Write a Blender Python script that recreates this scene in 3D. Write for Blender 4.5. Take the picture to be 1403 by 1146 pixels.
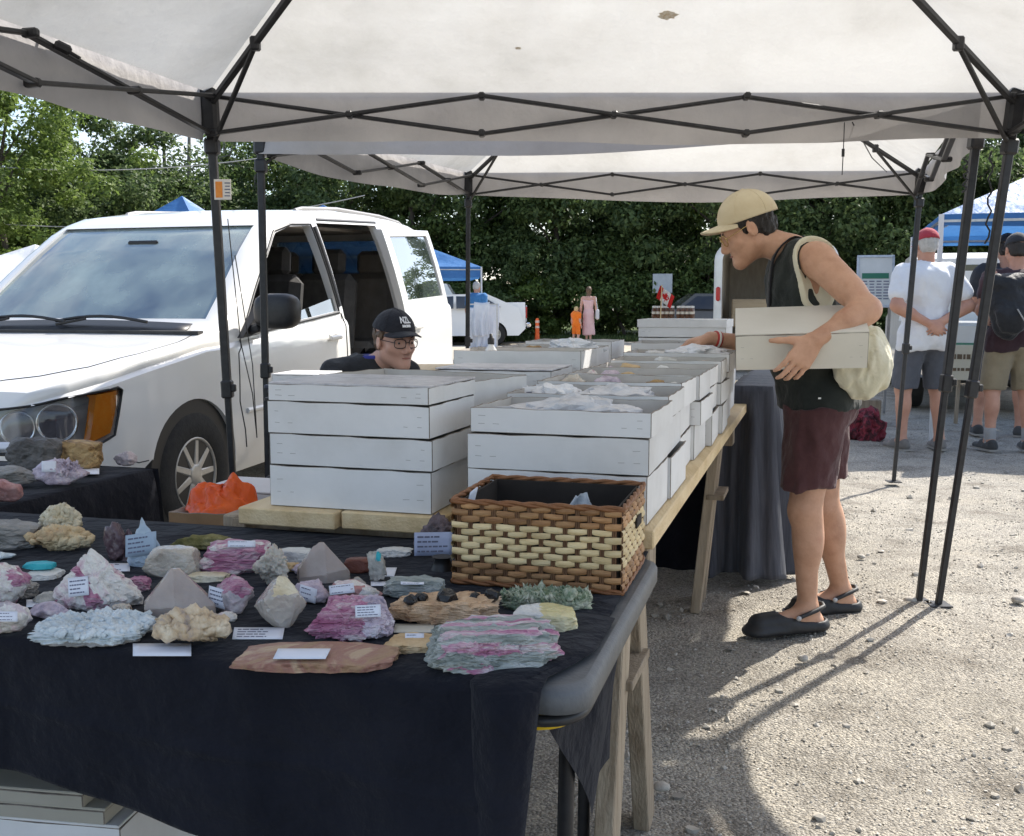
import bpy, bmesh, math, random
import numpy as np
from mathutils import Vector, Matrix, Euler
for _o in list(bpy.data.objects): bpy.data.objects.remove(_o)
SC = bpy.context.scene
COL = SC.collection
R = math.radians
# ---------------------------------------------------------------- camera, sky, sun, exposure
PITCH = R(6.39); CAMZ = 1.25; FOC = 1420.0
cam = bpy.data.cameras.new('camera'); camo = bpy.data.objects.new('camera', cam); COL.objects.link(camo)
camo.location = (0, 0, CAMZ); camo.rotation_euler = (math.pi/2 - PITCH, 0, 0)
cam.sensor_width = 36; cam.lens = 36*FOC/1403; cam.clip_start = 0.05; cam.clip_end = 2000
SC.camera = camo
SUN_EL = R(45.5); SUN_AZ = R(46)           # azimuth from +Y towards +X
SC.view_settings.view_transform = 'Standard'; SC.view_settings.look = 'None'
SC.view_settings.exposure = 0.95; SC.view_settings.gamma = 1.0
SC.view_settings.use_curve_mapping = False
W = bpy.data.worlds.new('World'); SC.world = W; W.use_nodes = True
nt = W.node_tree; nt.nodes.clear()
_sky = nt.nodes.new('ShaderNodeTexSky'); _sky.sky_type = 'NISHITA'; _sky.sun_disc = False
_sky.sun_elevation = SUN_EL; _sky.sun_rotation = SUN_AZ; _sky.altitude = 200; _sky.dust_density = 1.6
_bg = nt.nodes.new('ShaderNodeBackground'); _bg.inputs['Strength'].default_value = 0.145
_out = nt.nodes.new('ShaderNodeOutputWorld')
_tc = nt.nodes.new('ShaderNodeTexCoord'); _mp = nt.nodes.new('ShaderNodeMapping'); _mp.inputs['Scale'].default_value = (1.1, 1.1, 2.0)
_nz = nt.nodes.new('ShaderNodeTexNoise'); _nz.inputs['Scale'].default_value = 2.3; _nz.inputs['Detail'].default_value = 8; _nz.inputs['Roughness'].default_value = .6
_cr = nt.nodes.new('ShaderNodeValToRGB'); _cr.color_ramp.elements[0].position = .50; _cr.color_ramp.elements[1].position = .68
_mx = nt.nodes.new('ShaderNodeMix'); _mx.data_type = 'RGBA'; _mx.inputs[7].default_value = (4.6, 4.8, 5.1, 1)
nt.links.new(_tc.outputs['Generated'], _mp.inputs[0]); nt.links.new(_mp.outputs[0], _nz.inputs['Vector']); nt.links.new(_nz.outputs[0], _cr.inputs[0])
nt.links.new(_cr.outputs[0], _mx.inputs[0]); nt.links.new(_sky.outputs[0], _mx.inputs[6]); nt.links.new(_mx.outputs[2], _bg.inputs[0]); nt.links.new(_bg.outputs[0], _out.inputs[0])
_l = bpy.data.lights.new('sun', 'SUN'); _l.energy = 4.4; _l.angle = R(.6); _l.color = (1, .945, .86)
_lo = bpy.data.objects.new('sun', _l); COL.objects.link(_lo)
SUND = Vector((math.sin(SUN_AZ)*math.cos(SUN_EL), math.cos(SUN_AZ)*math.cos(SUN_EL), math.sin(SUN_EL)))
_lo.rotation_euler = SUND.to_track_quat('Z', 'Y').to_euler(); _lo.location = (6, 6, 12)

# ---------------------------------------------------------------- measuring: where a sight line meets a height or a distance
def _ray(px, py):
    a = (px-701.5)/FOC; b = (573-py)/FOC
    return Vector((a, math.cos(PITCH)+b*math.sin(PITCH), -math.sin(PITCH)+b*math.cos(PITCH)))
def onz(px, py, z=0.0):
    r = _ray(px, py); t = (z-CAMZ)/r.z
    return Vector((r.x*t, r.y*t, z))
def at(px, py, Y):
    r = _ray(px, py); t = Y/r.y
    return Vector((r.x*t, Y, CAMZ+r.z*t))

# ---------------------------------------------------------------- helpers
def lerp(a, b, t): return a+(b-a)*t
def frame(d, up=Vector((0, 0, 1))):
    d = d.normalized()
    if abs(d.dot(up)) > .99: up = Vector((0, 1, 0))
    x = d.cross(up).normalized(); y = x.cross(d).normalized()
    return x, y, d
class MB:
    def __init__(s): s.v = []; s.f = []; s.m = []; s.s = []
    def add(s, vs, fs, mi=0, sm=False):
        o = len(s.v); s.v.extend([Vector(v) for v in vs])
        for f in fs: s.f.append([i+o for i in f]); s.m.append(mi); s.s.append(sm)
        return s
    def convex(s, vs, fs, mi=0, sm=False):
        vs = [Vector(v) for v in vs]; c = sum(vs, Vector())/len(vs); out = []
        for f in fs:
            a, b, d = vs[f[0]], vs[f[1]], vs[f[2]]
            n = (b-a).cross(d-a); m = sum((vs[i] for i in f), Vector())/len(f)
            out.append(f if n.dot(m-c) >= 0 else f[::-1])
        return s.add(vs, out, mi, sm)
    def box(s, c, size, rot=None, bev=0.0, mi=0):
        hx, hy, hz = [x/2 for x in size]; c = Vector(c)
        if rot is not None and not isinstance(rot, Matrix): rot = Euler(rot).to_matrix()
        tr = lambda p: c+(rot @ Vector(p) if rot is not None else Vector(p))
        if bev <= 0:
            vs = [tr((x*hx, y*hy, z*hz)) for x in (-1, 1) for y in (-1, 1) for z in (-1, 1)]
            return s.convex(vs, [[0, 1, 3, 2], [4, 5, 7, 6], [0, 1, 5, 4], [2, 3, 7, 6], [0, 2, 6, 4], [1, 3, 7, 5]], mi)
        H = (hx, hy, hz); vs = []; ix = {}
        for x in (-1, 1):
            for y in (-1, 1):
                for z in (-1, 1):
                    sg = (x, y, z)
                    for a in range(3):
                        ix[(sg, a)] = len(vs)
                        vs.append(tr([sg[k]*(H[k]-(0 if k == a else bev)) for k in range(3)]))
        fs = []
        for a in range(3):
            b, d = (a+1) % 3, (a+2) % 3
            for q in (-1, 1):
                loop = []
                for (sb, sd) in ((-1, -1), (1, -1), (1, 1), (-1, 1)):
                    sg = [0, 0, 0]; sg[a] = q; sg[b] = sb; sg[d] = sd
                    loop.append(ix[(tuple(sg), a)])
                fs.append(loop)
            for sb in (-1, 1):
                for sd in (-1, 1):
                    p = [0, 0, 0]; p[b] = sb; p[d] = sd; p[a] = -1; p0 = tuple(p); p[a] = 1; p1 = tuple(p)
                    fs.append([ix[(p0, b)], ix[(p1, b)], ix[(p1, d)], ix[(p0, d)]])
        for x in (-1, 1):
            for y in (-1, 1):
                for z in (-1, 1): fs.append([ix[((x, y, z), a)] for a in range(3)])
        return s.convex(vs, fs, mi)
    def bar(s, p, q, w, h=None, up=Vector((0, 0, 1)), bev=0.0, mi=0):
        p, q = Vector(p), Vector(q); x, y, d = frame(q-p, up); L = (q-p).length
        return s.box((p+q)/2, (w, h or w, L), Matrix((x, y, d)).transposed(), bev, mi)
    def tube(s, pts, r, n=8, mi=0, caps=True, sm=True):
        pts = [Vector(p) for p in pts]; m = len(pts)
        rs = r if isinstance(r, (list, tuple)) else [r]*m
        vs = []; fs = []; px = None
        for i, p in enumerate(pts):
            d = (pts[min(i+1, m-1)]-pts[max(i-1, 0)])
            if d.length < 1e-9: d = Vector((0, 0, 1))
            d.normalize()
            if px is None: x, y, d = frame(d)
            else:
                x = px-d*px.dot(d)
                if x.length < 1e-6: x = frame(d)[0]
                x.normalize(); y = d.cross(x)*-1; y = x.cross(d)
            px = x
            for k in range(n):
                a = 2*math.pi*k/n; vs.append(p+(x*math.cos(a)+y*math.sin(a))*rs[i])
        for i in range(m-1):
            for k in range(n):
                a, b = i*n+k, i*n+(k+1) % n; fs.append([a, a+n, b+n, b])
        s.add(vs, fs, mi, sm)
        if caps: s.add(vs[:n], [list(range(n))], mi); s.add(vs[-n:], [list(range(n))[::-1]], mi)
        return s
    def lathe(s, prof, n=16, c=(0, 0, 0), rot=None, mi=0, sm=True):
        c = Vector(c); vs = []; fs = []
        for (r, z) in prof:
            for k in range(n):
                a = 2*math.pi*k/n; p = Vector((r*math.cos(a), r*math.sin(a), z)); vs.append(c+(rot @ p if rot is not None else p))
        for i in range(len(prof)-1):
            for k in range(n):
                a, b = i*n+k, i*n+(k+1) % n; fs.append([a, b, b+n, a+n])
        s.add(vs, fs, mi, sm)
        if prof[0][0] > 1e-6: s.add(vs[:n], [list(range(n))[::-1]], mi)
        if prof[-1][0] > 1e-6: s.add(vs[-n:], [list(range(n))], mi)
        return s
    def grid(s, fn, nu, nv, mi=0, sm=True, flip=False):
        vs = [fn(i/nu, j/nv) for i in range(nu+1) for j in range(nv+1)]; fs = []
        for i in range(nu):
            for j in range(nv):
                a = i*(nv+1)+j; q = [a, a+nv+1, a+nv+2, a+1]; fs.append(q[::-1] if flip else q)
        return s.add(vs, fs, mi, sm)
    def prism(s, poly, z0, z1, tr=lambda p: Vector(p), mi=0, mside=None):
        n = len(poly); A = sum(poly[i][0]*poly[(i+1) % n][1]-poly[(i+1) % n][0]*poly[i][1] for i in range(n))
        if A < 0: poly = poly[::-1]
        vs = [tr((x, y, z0)) for x, y in poly]+[tr((x, y, z1)) for x, y in poly]
        s.add(vs, [list(range(n))[::-1], list(range(n, 2*n))], mi)
        s.add(vs, [[i, (i+1) % n, n+(i+1) % n, n+i] for i in range(n)], mi if mside is None else mside)
        return s
    def build(s, name, mats, parent=None, loc=None, sub=0, thick=0):
        me = bpy.data.meshes.new(name); o0 = Vector(loc) if loc is not None else Vector()
        if parent is not None and loc is None and 'wloc' in parent: o0 = Vector(parent['wloc'])
        me.from_pydata([v-o0 for v in s.v], [], s.f)
        for m in (mats if isinstance(mats, (list, tuple)) else [mats]): me.materials.append(m)
        me.polygons.foreach_set('material_index', s.m); me.polygons.foreach_set('use_smooth', s.s); me.update()
        o = bpy.data.objects.new(name, me); COL.objects.link(o)
        if parent is not None: o.parent = parent
        elif loc is not None: o.location = o0
        if thick: q = o.modifiers.new('s', 'SOLIDIFY'); q.thickness = thick; q.offset = 0
        if sub: q = o.modifiers.new('d', 'SUBSURF'); q.levels = sub; q.render_levels = sub
        return o
def npmesh(name, V, F, mats, parent=None, loc=None, smooth=True, midx=None):
    V = np.asarray(V, np.float32); o0 = np.array(loc if loc is not None else (parent['wloc'] if parent is not None and 'wloc' in parent else (0, 0, 0)), np.float32)
    me = bpy.data.meshes.new(name); k = F.shape[1]
    me.vertices.add(len(V)); me.vertices.foreach_set('co', (V-o0).ravel())
    me.loops.add(F.size); me.loops.foreach_set('vertex_index', F.ravel().astype(np.int32))
    me.polygons.add(len(F)); me.polygons.foreach_set('loop_start', np.arange(0, F.size, k, dtype=np.int32))
    for m in (mats if isinstance(mats, (list, tuple)) else [mats]): me.materials.append(m)
    if midx is not None: me.polygons.foreach_set('material_index', midx.astype(np.int32))
    me.polygons.foreach_set('use_smooth', np.full(len(F), smooth)); me.update(calc_edges=True); me.validate()
    o = bpy.data.objects.new(name, me); COL.objects.link(o)
    if parent is not None: o.parent = parent
    elif loc is not None: o.location = loc
    return o
def tag(o, label=None, cat=None, group=None, kind=None):
    if label: o['label'] = label
    if cat: o['category'] = cat
    if group: o['group'] = group
    if kind: o['kind'] = kind
    return o
def thing(name, loc, label, cat, group=None, rotz=0):
    """Empty at the thing's base; with wloc set, parts are modelled in world coordinates and shifted on build."""
    o = bpy.data.objects.new(name, None); COL.objects.link(o); o.location = loc; o.rotation_euler = (0, 0, rotz); o.empty_display_size = .1
    tag(o, label, cat, group)
    if rotz == 0: o['wloc'] = tuple(loc)
    return o
def copy_tree(o, parent=None):
    c = o.copy(); COL.objects.link(c)
    if parent is not None: c.parent = parent
    for ch in list(o.children): copy_tree(ch, c)
    return c

# ---------------------------------------------------------------- value noise (numpy)
def _h(ix, iy, iz, seed):
    n = (ix*374761393+iy*668265263+iz*2147483647+seed*1274126177) & 0xFFFFFFFF
    n = ((n ^ (n >> 13))*1274126177) & 0xFFFFFFFF
    n = ((n ^ (n >> 16))*2246822519) & 0xFFFFFFFF
    return ((n ^ (n >> 15)) & 0xFFFFFF)/float(0xFFFFFF)*2-1
def vnoise(P, seed=0):
    P = np.asarray(P, np.float64); i = np.floor(P).astype(np.int64); f = P-i; f = f*f*f*(f*(f*6-15)+10)
    x, y, z = i[..., 0], i[..., 1], i[..., 2]; fx, fy, fz = f[..., 0], f[..., 1], f[..., 2]; r = 0
    for dx in (0, 1):
        for dy in (0, 1):
            for dz in (0, 1):
                r = r+_h(x+dx, y+dy, z+dz, seed)*(fx if dx else 1-fx)*(fy if dy else 1-fy)*(fz if dz else 1-fz)
    return r
def fbm(P, oct=4, seed=0, gain=.5):
    P = np.asarray(P, np.float64); a = 1.0; r = 0
    for k in range(oct): r = r+a*vnoise(P*2**k, seed+k*17); a *= gain
    return r

# ---------------------------------------------------------------- materials
def _new(name):
    m = bpy.data.materials.new(name); m.use_nodes = True; t = m.node_tree; t.nodes.clear()
    return m, t, t.nodes.new('ShaderNodeOutputMaterial')
_MC = {}
def mat(name, cols, rough=.6, metal=0.0, scale=6.0, stretch=(1, 1, 1), bump=0.0, bscale=80.0, bstretch=None, coat=0.0, spec=.5, detail=5, transl=0.0,
        sheen=0.0, rnd=0.0, alpha=1.0, trans=0.0, ior=1.45, sss=0.0, lo=.3, hi=.7, island=False, dist=0.0, emit=None, aniso=0):
    if name in _MC: return _MC[name]
    m, t, out = _new(name); L = t.links.new
    if not isinstance(cols[0], (list, tuple)): cols = [cols]
    p = t.nodes.new('ShaderNodeBsdfPrincipled')
    p.inputs['Roughness'].default_value = rough; p.inputs['Metallic'].default_value = metal; p.inputs['Coat Weight'].default_value = coat
    p.inputs['Coat Roughness'].default_value = .06; p.inputs['Specular IOR Level'].default_value = spec; p.inputs['Sheen Weight'].default_value = sheen
    p.inputs['Transmission Weight'].default_value = trans; p.inputs['IOR'].default_value = ior; p.inputs['Alpha'].default_value = alpha
    if sss: p.inputs['Subsurface Weight'].default_value = sss; p.inputs['Subsurface Radius'].default_value = (.012, .006, .004); p.inputs['Subsurface Scale'].default_value = 1.0
    tc = t.nodes.new('ShaderNodeTexCoord'); mp = t.nodes.new('ShaderNodeMapping'); mp.inputs['Scale'].default_value = stretch; L(tc.outputs['Object'], mp.inputs[0])
    if rnd:
        oi = t.nodes.new('ShaderNodeObjectInfo'); vm = t.nodes.new('ShaderNodeMath'); vm.operation = 'MULTIPLY'; vm.inputs[1].default_value = 37.0
        L(oi.outputs['Random'], vm.inputs[0]); L(vm.outputs[0], mp.inputs['Location'])
    colsock = None
    if len(cols) > 1:
        if island: g = t.nodes.new('ShaderNodeNewGeometry'); fac = g.outputs['Random Per Island']
        else:
            n = t.nodes.new('ShaderNodeTexNoise'); n.inputs['Scale'].default_value = scale; n.inputs['Detail'].default_value = detail; n.inputs['Distortion'].default_value = dist
            n.inputs['Roughness'].default_value = .62
            L(mp.outputs[0], n.inputs['Vector']); fac = n.outputs[0]
        cr = t.nodes.new('ShaderNodeValToRGB'); e = cr.color_ramp.elements
        l0, h0 = (0, 1) if island else (lo, hi)
        while len(e) < len(cols): e.new(.5)
        for k, c in enumerate(cols): e[k].position = l0+(h0-l0)*k/(len(cols)-1); e[k].color = (*c, 1)
        L(fac, cr.inputs[0]); colsock = cr.outputs[0]
    if colsock is None: p.inputs['Base Color'].default_value = (*cols[0], 1)
    else:
        if rnd:
            hs = t.nodes.new('ShaderNodeHueSaturation'); ma = t.nodes.new('ShaderNodeMapRange'); ma.inputs[3].default_value = 1-rnd; ma.inputs[4].default_value = 1+rnd
            L(oi.outputs['Random'], ma.inputs[0]); L(ma.outputs[0], hs.inputs['Value']); L(colsock, hs.inputs['Color']); colsock = hs.outputs[0]
        L(colsock, p.inputs['Base Color'])
    if bump:
        mp2 = t.nodes.new('ShaderNodeMapping'); mp2.inputs['Scale'].default_value = bstretch or stretch; L(tc.outputs['Object'], mp2.inputs[0])
        n2 = t.nodes.new('ShaderNodeTexNoise'); n2.inputs['Scale'].default_value = bscale; n2.inputs['Detail'].default_value = 6; L(mp2.outputs[0], n2.inputs['Vector'])
        b = t.nodes.new('ShaderNodeBump'); b.inputs['Strength'].default_value = min(1, bump); b.inputs['Distance'].default_value = .6/bscale*max(1, bump); L(n2.outputs[0], b.inputs['Height']); L(b.outputs[0], p.inputs['Normal'])
    if emit: p.inputs['Emission Color'].default_value = (*emit[0], 1); p.inputs['Emission Strength'].default_value = emit[1]
    if transl:
        tr = t.nodes.new('ShaderNodeBsdfTranslucent'); mx = t.nodes.new('ShaderNodeMixShader'); mx.inputs[0].default_value = transl
        if colsock is None: tr.inputs[0].default_value = (*cols[0], 1)
        else: L(colsock, tr.inputs[0])
        L(p.outputs[0], mx.inputs[1]); L(tr.outputs[0], mx.inputs[2]); L(mx.outputs[0], out.inputs[0])
    else: L(p.outputs[0], out.inputs[0])
    _MC[name] = m; return m
BLACKM = mat('black_metal', [(.012, .012, .014), (.03, .03, .032)], .42, scale=25, bump=.1, bscale=200)
GREYM = mat('grey_metal', [(.35, .35, .36), (.5, .5, .5)], .35, metal=.8, scale=20)
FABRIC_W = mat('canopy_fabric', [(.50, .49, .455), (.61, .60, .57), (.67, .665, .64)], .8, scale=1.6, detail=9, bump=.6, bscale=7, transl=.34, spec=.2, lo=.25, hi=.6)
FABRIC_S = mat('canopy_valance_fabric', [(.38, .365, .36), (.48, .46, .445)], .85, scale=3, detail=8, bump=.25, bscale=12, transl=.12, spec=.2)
BLUE_T = mat('blue_tarp', [(.04, .15, .38), (.06, .20, .46)], .5, scale=3, bump=.3, bscale=8, transl=.3)
WHITE_T = mat('white_tarp', [(.75, .76, .78), (.8, .8, .8)], .6, scale=3, bump=.2, bscale=8, transl=.2)
CARD = mat('paper_card', [(.66, .69, .78), (.76, .78, .84)], .7, scale=12)
INK = mat('ink', [(.10, .11, .17), (.16, .17, .24)], .7)
CLOTH_B = mat('black_tablecloth', [(.008, .009, .014), (.014, .015, .022)], .9, scale=5, bump=.55, bscale=9, sheen=.06, spec=.15)
PINE = mat('pine_plank', [(.50, .36, .18), (.62, .47, .27), (.70, .56, .35)], .6, scale=3, stretch=(6, .5, 6), bump=.2, bscale=30, bstretch=(6, .6, 6), rnd=.12)
OLDWOOD = mat('weathered_wood', [(.20, .15, .10), (.31, .25, .18), (.38, .31, .23)], .75, scale=4, stretch=(7, 7, .7), bump=.4, bscale=26, bstretch=(7, 7, .6), rnd=.15)
GLASSC = mat('clear_glass', [(.9, .95, .95)], .02, trans=1.0, ior=1.45)
CHROME = mat('chrome', [(.8, .8, .82)], .08, metal=1)
BLACKP = mat('black_plastic', [(.012, .012, .013), (.022, .022, .024)], .45, scale=40, bump=.1, bscale=300)
RUBBER = mat('tyre_rubber', [(.012, .012, .012), (.025, .024, .022)], .8, scale=30, bump=.3, bscale=90)
REDL = mat('red_lens', [(.45, .01, .015)], .15, coat=.5)
# ================================================================ the setting
def hgt(x, y):
    """Gentle unevenness of the lot."""
    return .012*np.sin(x*1.7+.4)*np.sin(y*1.3)+.01*np.sin(x*3.1-y*2.3)
_GR = None
def ground_material():
    m, t, out = _new('gravel_ground'); L = t.links.new
    p = t.nodes.new('ShaderNodeBsdfPrincipled'); p.inputs['Roughness'].default_value = .95; p.inputs['Specular IOR Level'].default_value = .15
    tc = t.nodes.new('ShaderNodeTexCoord')
    def noise(sc, det, rough=.6):
        n = t.nodes.new('ShaderNodeTexNoise'); n.inputs['Scale'].default_value = sc; n.inputs['Detail'].default_value = det; n.inputs['Roughness'].default_value = rough
        L(tc.outputs['Object'], n.inputs['Vector']); return n.outputs[0]
    def ramp(f, cols, lo, hi):
        cr = t.nodes.new('ShaderNodeValToRGB'); e = cr.color_ramp.elements
        while len(e) < len(cols): e.new(.5)
        for k, c in enumerate(cols): e[k].position = lo+(hi-lo)*k/(len(cols)-1); e[k].color = (*c, 1)
        L(f, cr.inputs[0]); return cr.outputs[0]
    big = ramp(noise(.55, 6), [(.335, .31, .265), (.45, .42, .37), (.55, .52, .465)], .3, .7)
    fine = ramp(noise(150, 4, .75), [(.34, .34, .34), (.95, .95, .95), (1.32, 1.3, 1.24)], .33, .67)
    v = t.nodes.new('ShaderNodeTexVoronoi'); v.inputs['Scale'].default_value = 115; L(tc.outputs['Object'], v.inputs['Vector'])
    peb = ramp(v.outputs['Color'], [(.62, .61, .6), (1, 1, 1), (1.22, 1.2, 1.16)], .2, .8)
    mx = t.nodes.new('ShaderNodeMix'); mx.data_type = 'RGBA'; mx.blend_type = 'MULTIPLY'; mx.inputs[0].default_value = .85; L(big, mx.inputs[6]); L(fine, mx.inputs[7])
    mx2 = t.nodes.new('ShaderNodeMix'); mx2.data_type = 'RGBA'; mx2.blend_type = 'MULTIPLY'; mx2.inputs[0].default_value = .8; L(mx.outputs[2], mx2.inputs[6]); L(peb, mx2.inputs[7])
    mid = ramp(noise(3.2, 7, .65), [(.56, .54, .52), (.98, .98, .98), (1.16, 1.15, 1.12)], .34, .64)
    mx3 = t.nodes.new('ShaderNodeMix'); mx3.data_type = 'RGBA'; mx3.blend_type = 'MULTIPLY'; mx3.inputs[0].default_value = .8; L(mx2.outputs[2], mx3.inputs[6]); L(mid, mx3.inputs[7])
    L(mx3.outputs[2], p.inputs['Base Color'])
    ad = t.nodes.new('ShaderNodeMath'); ad.operation = 'ADD'; L(noise(62, 8, .72), ad.inputs[0])
    iv = t.nodes.new('ShaderNodeMath'); iv.operation = 'MULTIPLY'; iv.inputs[1].default_value = -.7; L(v.outputs['Distance'], iv.inputs[0]); L(iv.outputs[0], ad.inputs[1])
    b = t.nodes.new('ShaderNodeBump'); b.inputs['Strength'].default_value = 1; b.inputs['Distance'].default_value = .016; L(ad.outputs[0], b.inputs['Height']); L(b.outputs[0], p.inputs['Normal'])
    L(p.outputs[0], out.inputs[0]); return m
GRM = ground_material()
def build_ground():
    xs = np.unique(np.concatenate([np.linspace(-600, -12, 12), np.linspace(-12, 14, 261), np.linspace(14, 600, 12)]))
    ys = np.unique(np.concatenate([np.linspace(-60, -2, 6), np.linspace(-2, 14, 161), np.linspace(14, 900, 24)]))
    X, Y = np.meshgrid(xs, ys, indexing='ij'); near = np.clip((22-np.abs(Y-5)-np.abs(X-1))/10, 0, 1)
    P = np.stack([X*1.9, Y*1.9, X*0], -1); Z = near*(hgt(X, Y)*.5+.013*fbm(P, 4, 3))-.008+.11*np.clip((Y-6.2)/3, 0, 1)*np.clip((-.75-X)/.7, 0, 1)*np.clip((13-Y)/3, 0, 1)
    V = np.stack([X, Y, Z], -1).reshape(-1, 3); n = len(ys); i, j = np.meshgrid(np.arange(len(xs)-1), np.arange(n-1), indexing='ij'); a = (i*n+j).ravel()
    tag(npmesh('ground', V, np.stack([a, a+n, a+n+1, a+1], 1), GRM), kind='structure')
build_ground()
def build_gravel():
    rng = np.random.default_rng(5); N = 40000
    bm = bmesh.new(); bmesh.ops.create_icosphere(bm, subdivisions=1, radius=1); U = np.array([v.co[:] for v in bm.verts]); F = np.array([[v.index for v in f.verts] for f in bm.faces]); bm.free()
    y = 2.0+9.5*rng.random(N)**1.9; x = -.9+(rng.random(N))*(y*.52+1.3); x = np.where(rng.random(N) < .12, x-1.2*rng.random(N), x)
    s = .0018+.0030*rng.random(N)**2; big = rng.random(N) < .011; s = np.where(big, s+.004+.010*rng.random(N)**2, s)*(1+.07*(y-2))
    cl = fbm(np.stack([x*1.6, y*1.6, x*0], -1), 3, 9); keep = rng.random(N) < np.clip(.55+cl*.7, .12, 1); keep |= big
    x, y, s = x[keep], y[keep], s[keep]; N = len(x)
    P = np.stack([x*1.9, y*1.9, x*0], -1); z = hgt(x, y)*.5+.013*fbm(P, 4, 3)-.008+s*.25
    sc = np.stack([s*(.8+.6*rng.random(N)), s*(.8+.6*rng.random(N)), s*(.5+.4*rng.random(N))], -1)
    V = U[None]*(1+.28*rng.standard_normal((N, len(U), 1)))*sc[:, None, :]; a = rng.random(N)*6.28; c, q = np.cos(a)[:, None], np.sin(a)[:, None]
    V = np.stack([V[..., 0]*c-V[..., 1]*q+x[:, None], V[..., 0]*q+V[..., 1]*c+y[:, None], V[..., 2]+z[:, None]], -1)
    FF = (F[None]+(np.arange(N)*len(U))[:, None, None]).reshape(-1, 3)
    gm = mat('gravel_stones', [(.22, .205, .18), (.40, .37, .32), (.52, .485, .43), (.36, .34, .305)], .9, island=True, spec=.2)
    tag(npmesh('gravel', V.reshape(-1, 3), FF, gm, smooth=False), 'loose grey and tan gravel stones scattered over the dirt lot', 'gravel', kind='stuff')
build_gravel()
# a few stones one can pick out
STONEM = mat('stone_pale', [(.34, .31, .27), (.5, .47, .42)], .9, scale=40, bump=.5, bscale=90)
# pale road and grass verge in the distance
def strip(name, x0, x1, y0, y1, z, m, n=60, wob=.0):
    xs = np.linspace(x0, x1, n); v = []; 
    for i, x in enumerate(xs): v += [(x, y0+wob*math.sin(i*1.3)+wob*math.sin(i*.37), z), (x, y1, z)]
    F = np.array([[2*i, 2*i+2, 2*i+3, 2*i+1] for i in range(n-1)])
    return tag(npmesh(name, np.array(v), F, m), kind='structure')
ROADM = mat('pale_road', [(.38, .34, .275), (.47, .43, .36)], .95, scale=1.4, detail=8, bump=.4, bscale=20, spec=.1)
strip('road', -80, 80, 20, 33.4, .012, ROADM)
GRASSM = mat('grass_verge', [(.035, .05, .016), (.06, .085, .026), (.09, .11, .04)], .95, scale=3, detail=8, bump=.6, bscale=9, spec=.1)
strip('lawn', -120, 120, 32.6, 140, .03, GRASSM, wob=.25)
def build_grass():
    rng = np.random.default_rng(8); N = 26000
    x = -14+30*rng.random(N); y = 32.3+5*rng.random(N)**1.3; h = .06+.16*rng.random(N); a = rng.random(N)*6.28; w = .02+.03*rng.random(N)
    dx, dy = np.cos(a)*w, np.sin(a)*w; lx, ly = (rng.random(N)-.5)*.1, (rng.random(N)-.5)*.1
    V = np.stack([np.stack([x-dx, y-dy, x*0+.02], -1), np.stack([x+dx, y+dy, x*0+.02], -1), np.stack([x+lx, y+ly, h], -1)], 1).reshape(-1, 3)
    tag(npmesh('grass', V, np.arange(3*N).reshape(-1, 3), mat('grass_blades', [(.04, .06, .015), (.07, .11, .03), (.11, .14, .05)], .8, island=True, transl=.25), smooth=False), 'green grass verge in front of the trees', 'grass', kind='stuff')
build_grass()

# ---------------------------------------------------------------- trees
BARK = mat('bark', [(.06, .05, .04), (.12, .10, .085)], .9, scale=9, stretch=(3, 3, .6), bump=.6, bscale=18)
PALEBARK = mat('pale_bark', [(.17, .155, .14), (.27, .25, .23)], .9, scale=9, stretch=(3, 3, .6), bump=.4, bscale=18)
def leafmat(name, cs): return mat(name, cs, .55, island=True, transl=.5, spec=.4)
LEAFS = [leafmat('leaves_dark', [(.055, .088, .036), (.100, .150, .054), (.175, .235, .085)]),
         leafmat('leaves_mid', [(.066, .105, .036), (.112, .170, .052), (.180, .245, .075)]),
         leafmat('leaves_light', [(.085, .135, .028), (.14, .205, .046), (.20, .27, .07)])]
def crown_mesh(seed, h, w, z0, n_clump, n_leaf, lsz, spiky=False, fill=.85):
    rng = np.random.default_rng(seed); C = []
    for k in range(n_clump):
        d = rng.standard_normal(3); d /= np.linalg.norm(d); t = rng.random()**(1/3)*fill+.12
        hh = (h-z0)/2; zc = z0+hh; z = zc+d[2]*t*hh; q = (z-z0)/(h-z0)
        prof = (1-q)*1.15 if spiky else math.sqrt(max(.02, 1-abs(2*q-.75)**2.4/1.9))
        lump = 1+.3*math.sin(3*math.atan2(d[1], d[0])+seed)+.2*math.sin(5*math.atan2(d[1], d[0])+seed*2.1+z)
        C.append((d[0]*t*w/2*prof*lump, d[1]*t*w/2*prof*lump, z, (.26+.3*rng.random())*w/5))
    C = np.array(C); c = np.repeat(C, n_leaf, 0); N = len(c)
    d = rng.standard_normal((N, 3)); d /= np.linalg.norm(d, axis=1)[:, None]; rad = (.35+.75*rng.random(N)**.5)*c[:, 3]; rad *= np.where(rng.random(N) < .1, 1.6, 1)
    p = c[:, :3]+d*rad[:, None]*np.array([1.25, 1.25, .8])
    nrm = d*.7+rng.standard_normal((N, 3))*.55+np.array([0, 0, .5]); nrm /= np.linalg.norm(nrm, axis=1)[:, None]
    t1 = np.cross(nrm, rng.standard_normal((N, 3))); t1 /= np.linalg.norm(t1, axis=1)[:, None]; t2 = np.cross(nrm, t1)
    s = (lsz*(.6+.8*rng.random(N)))[:, None]
    V = np.stack([p-t1*s, p+t2*s*.55+nrm*s*.12, p+t1*s, p-t2*s*.55+nrm*s*.12], 1).reshape(-1, 3); V[:, 2] = np.maximum(V[:, 2], .02)
    return V, np.arange(4*N).reshape(-1, 4), C
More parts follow.
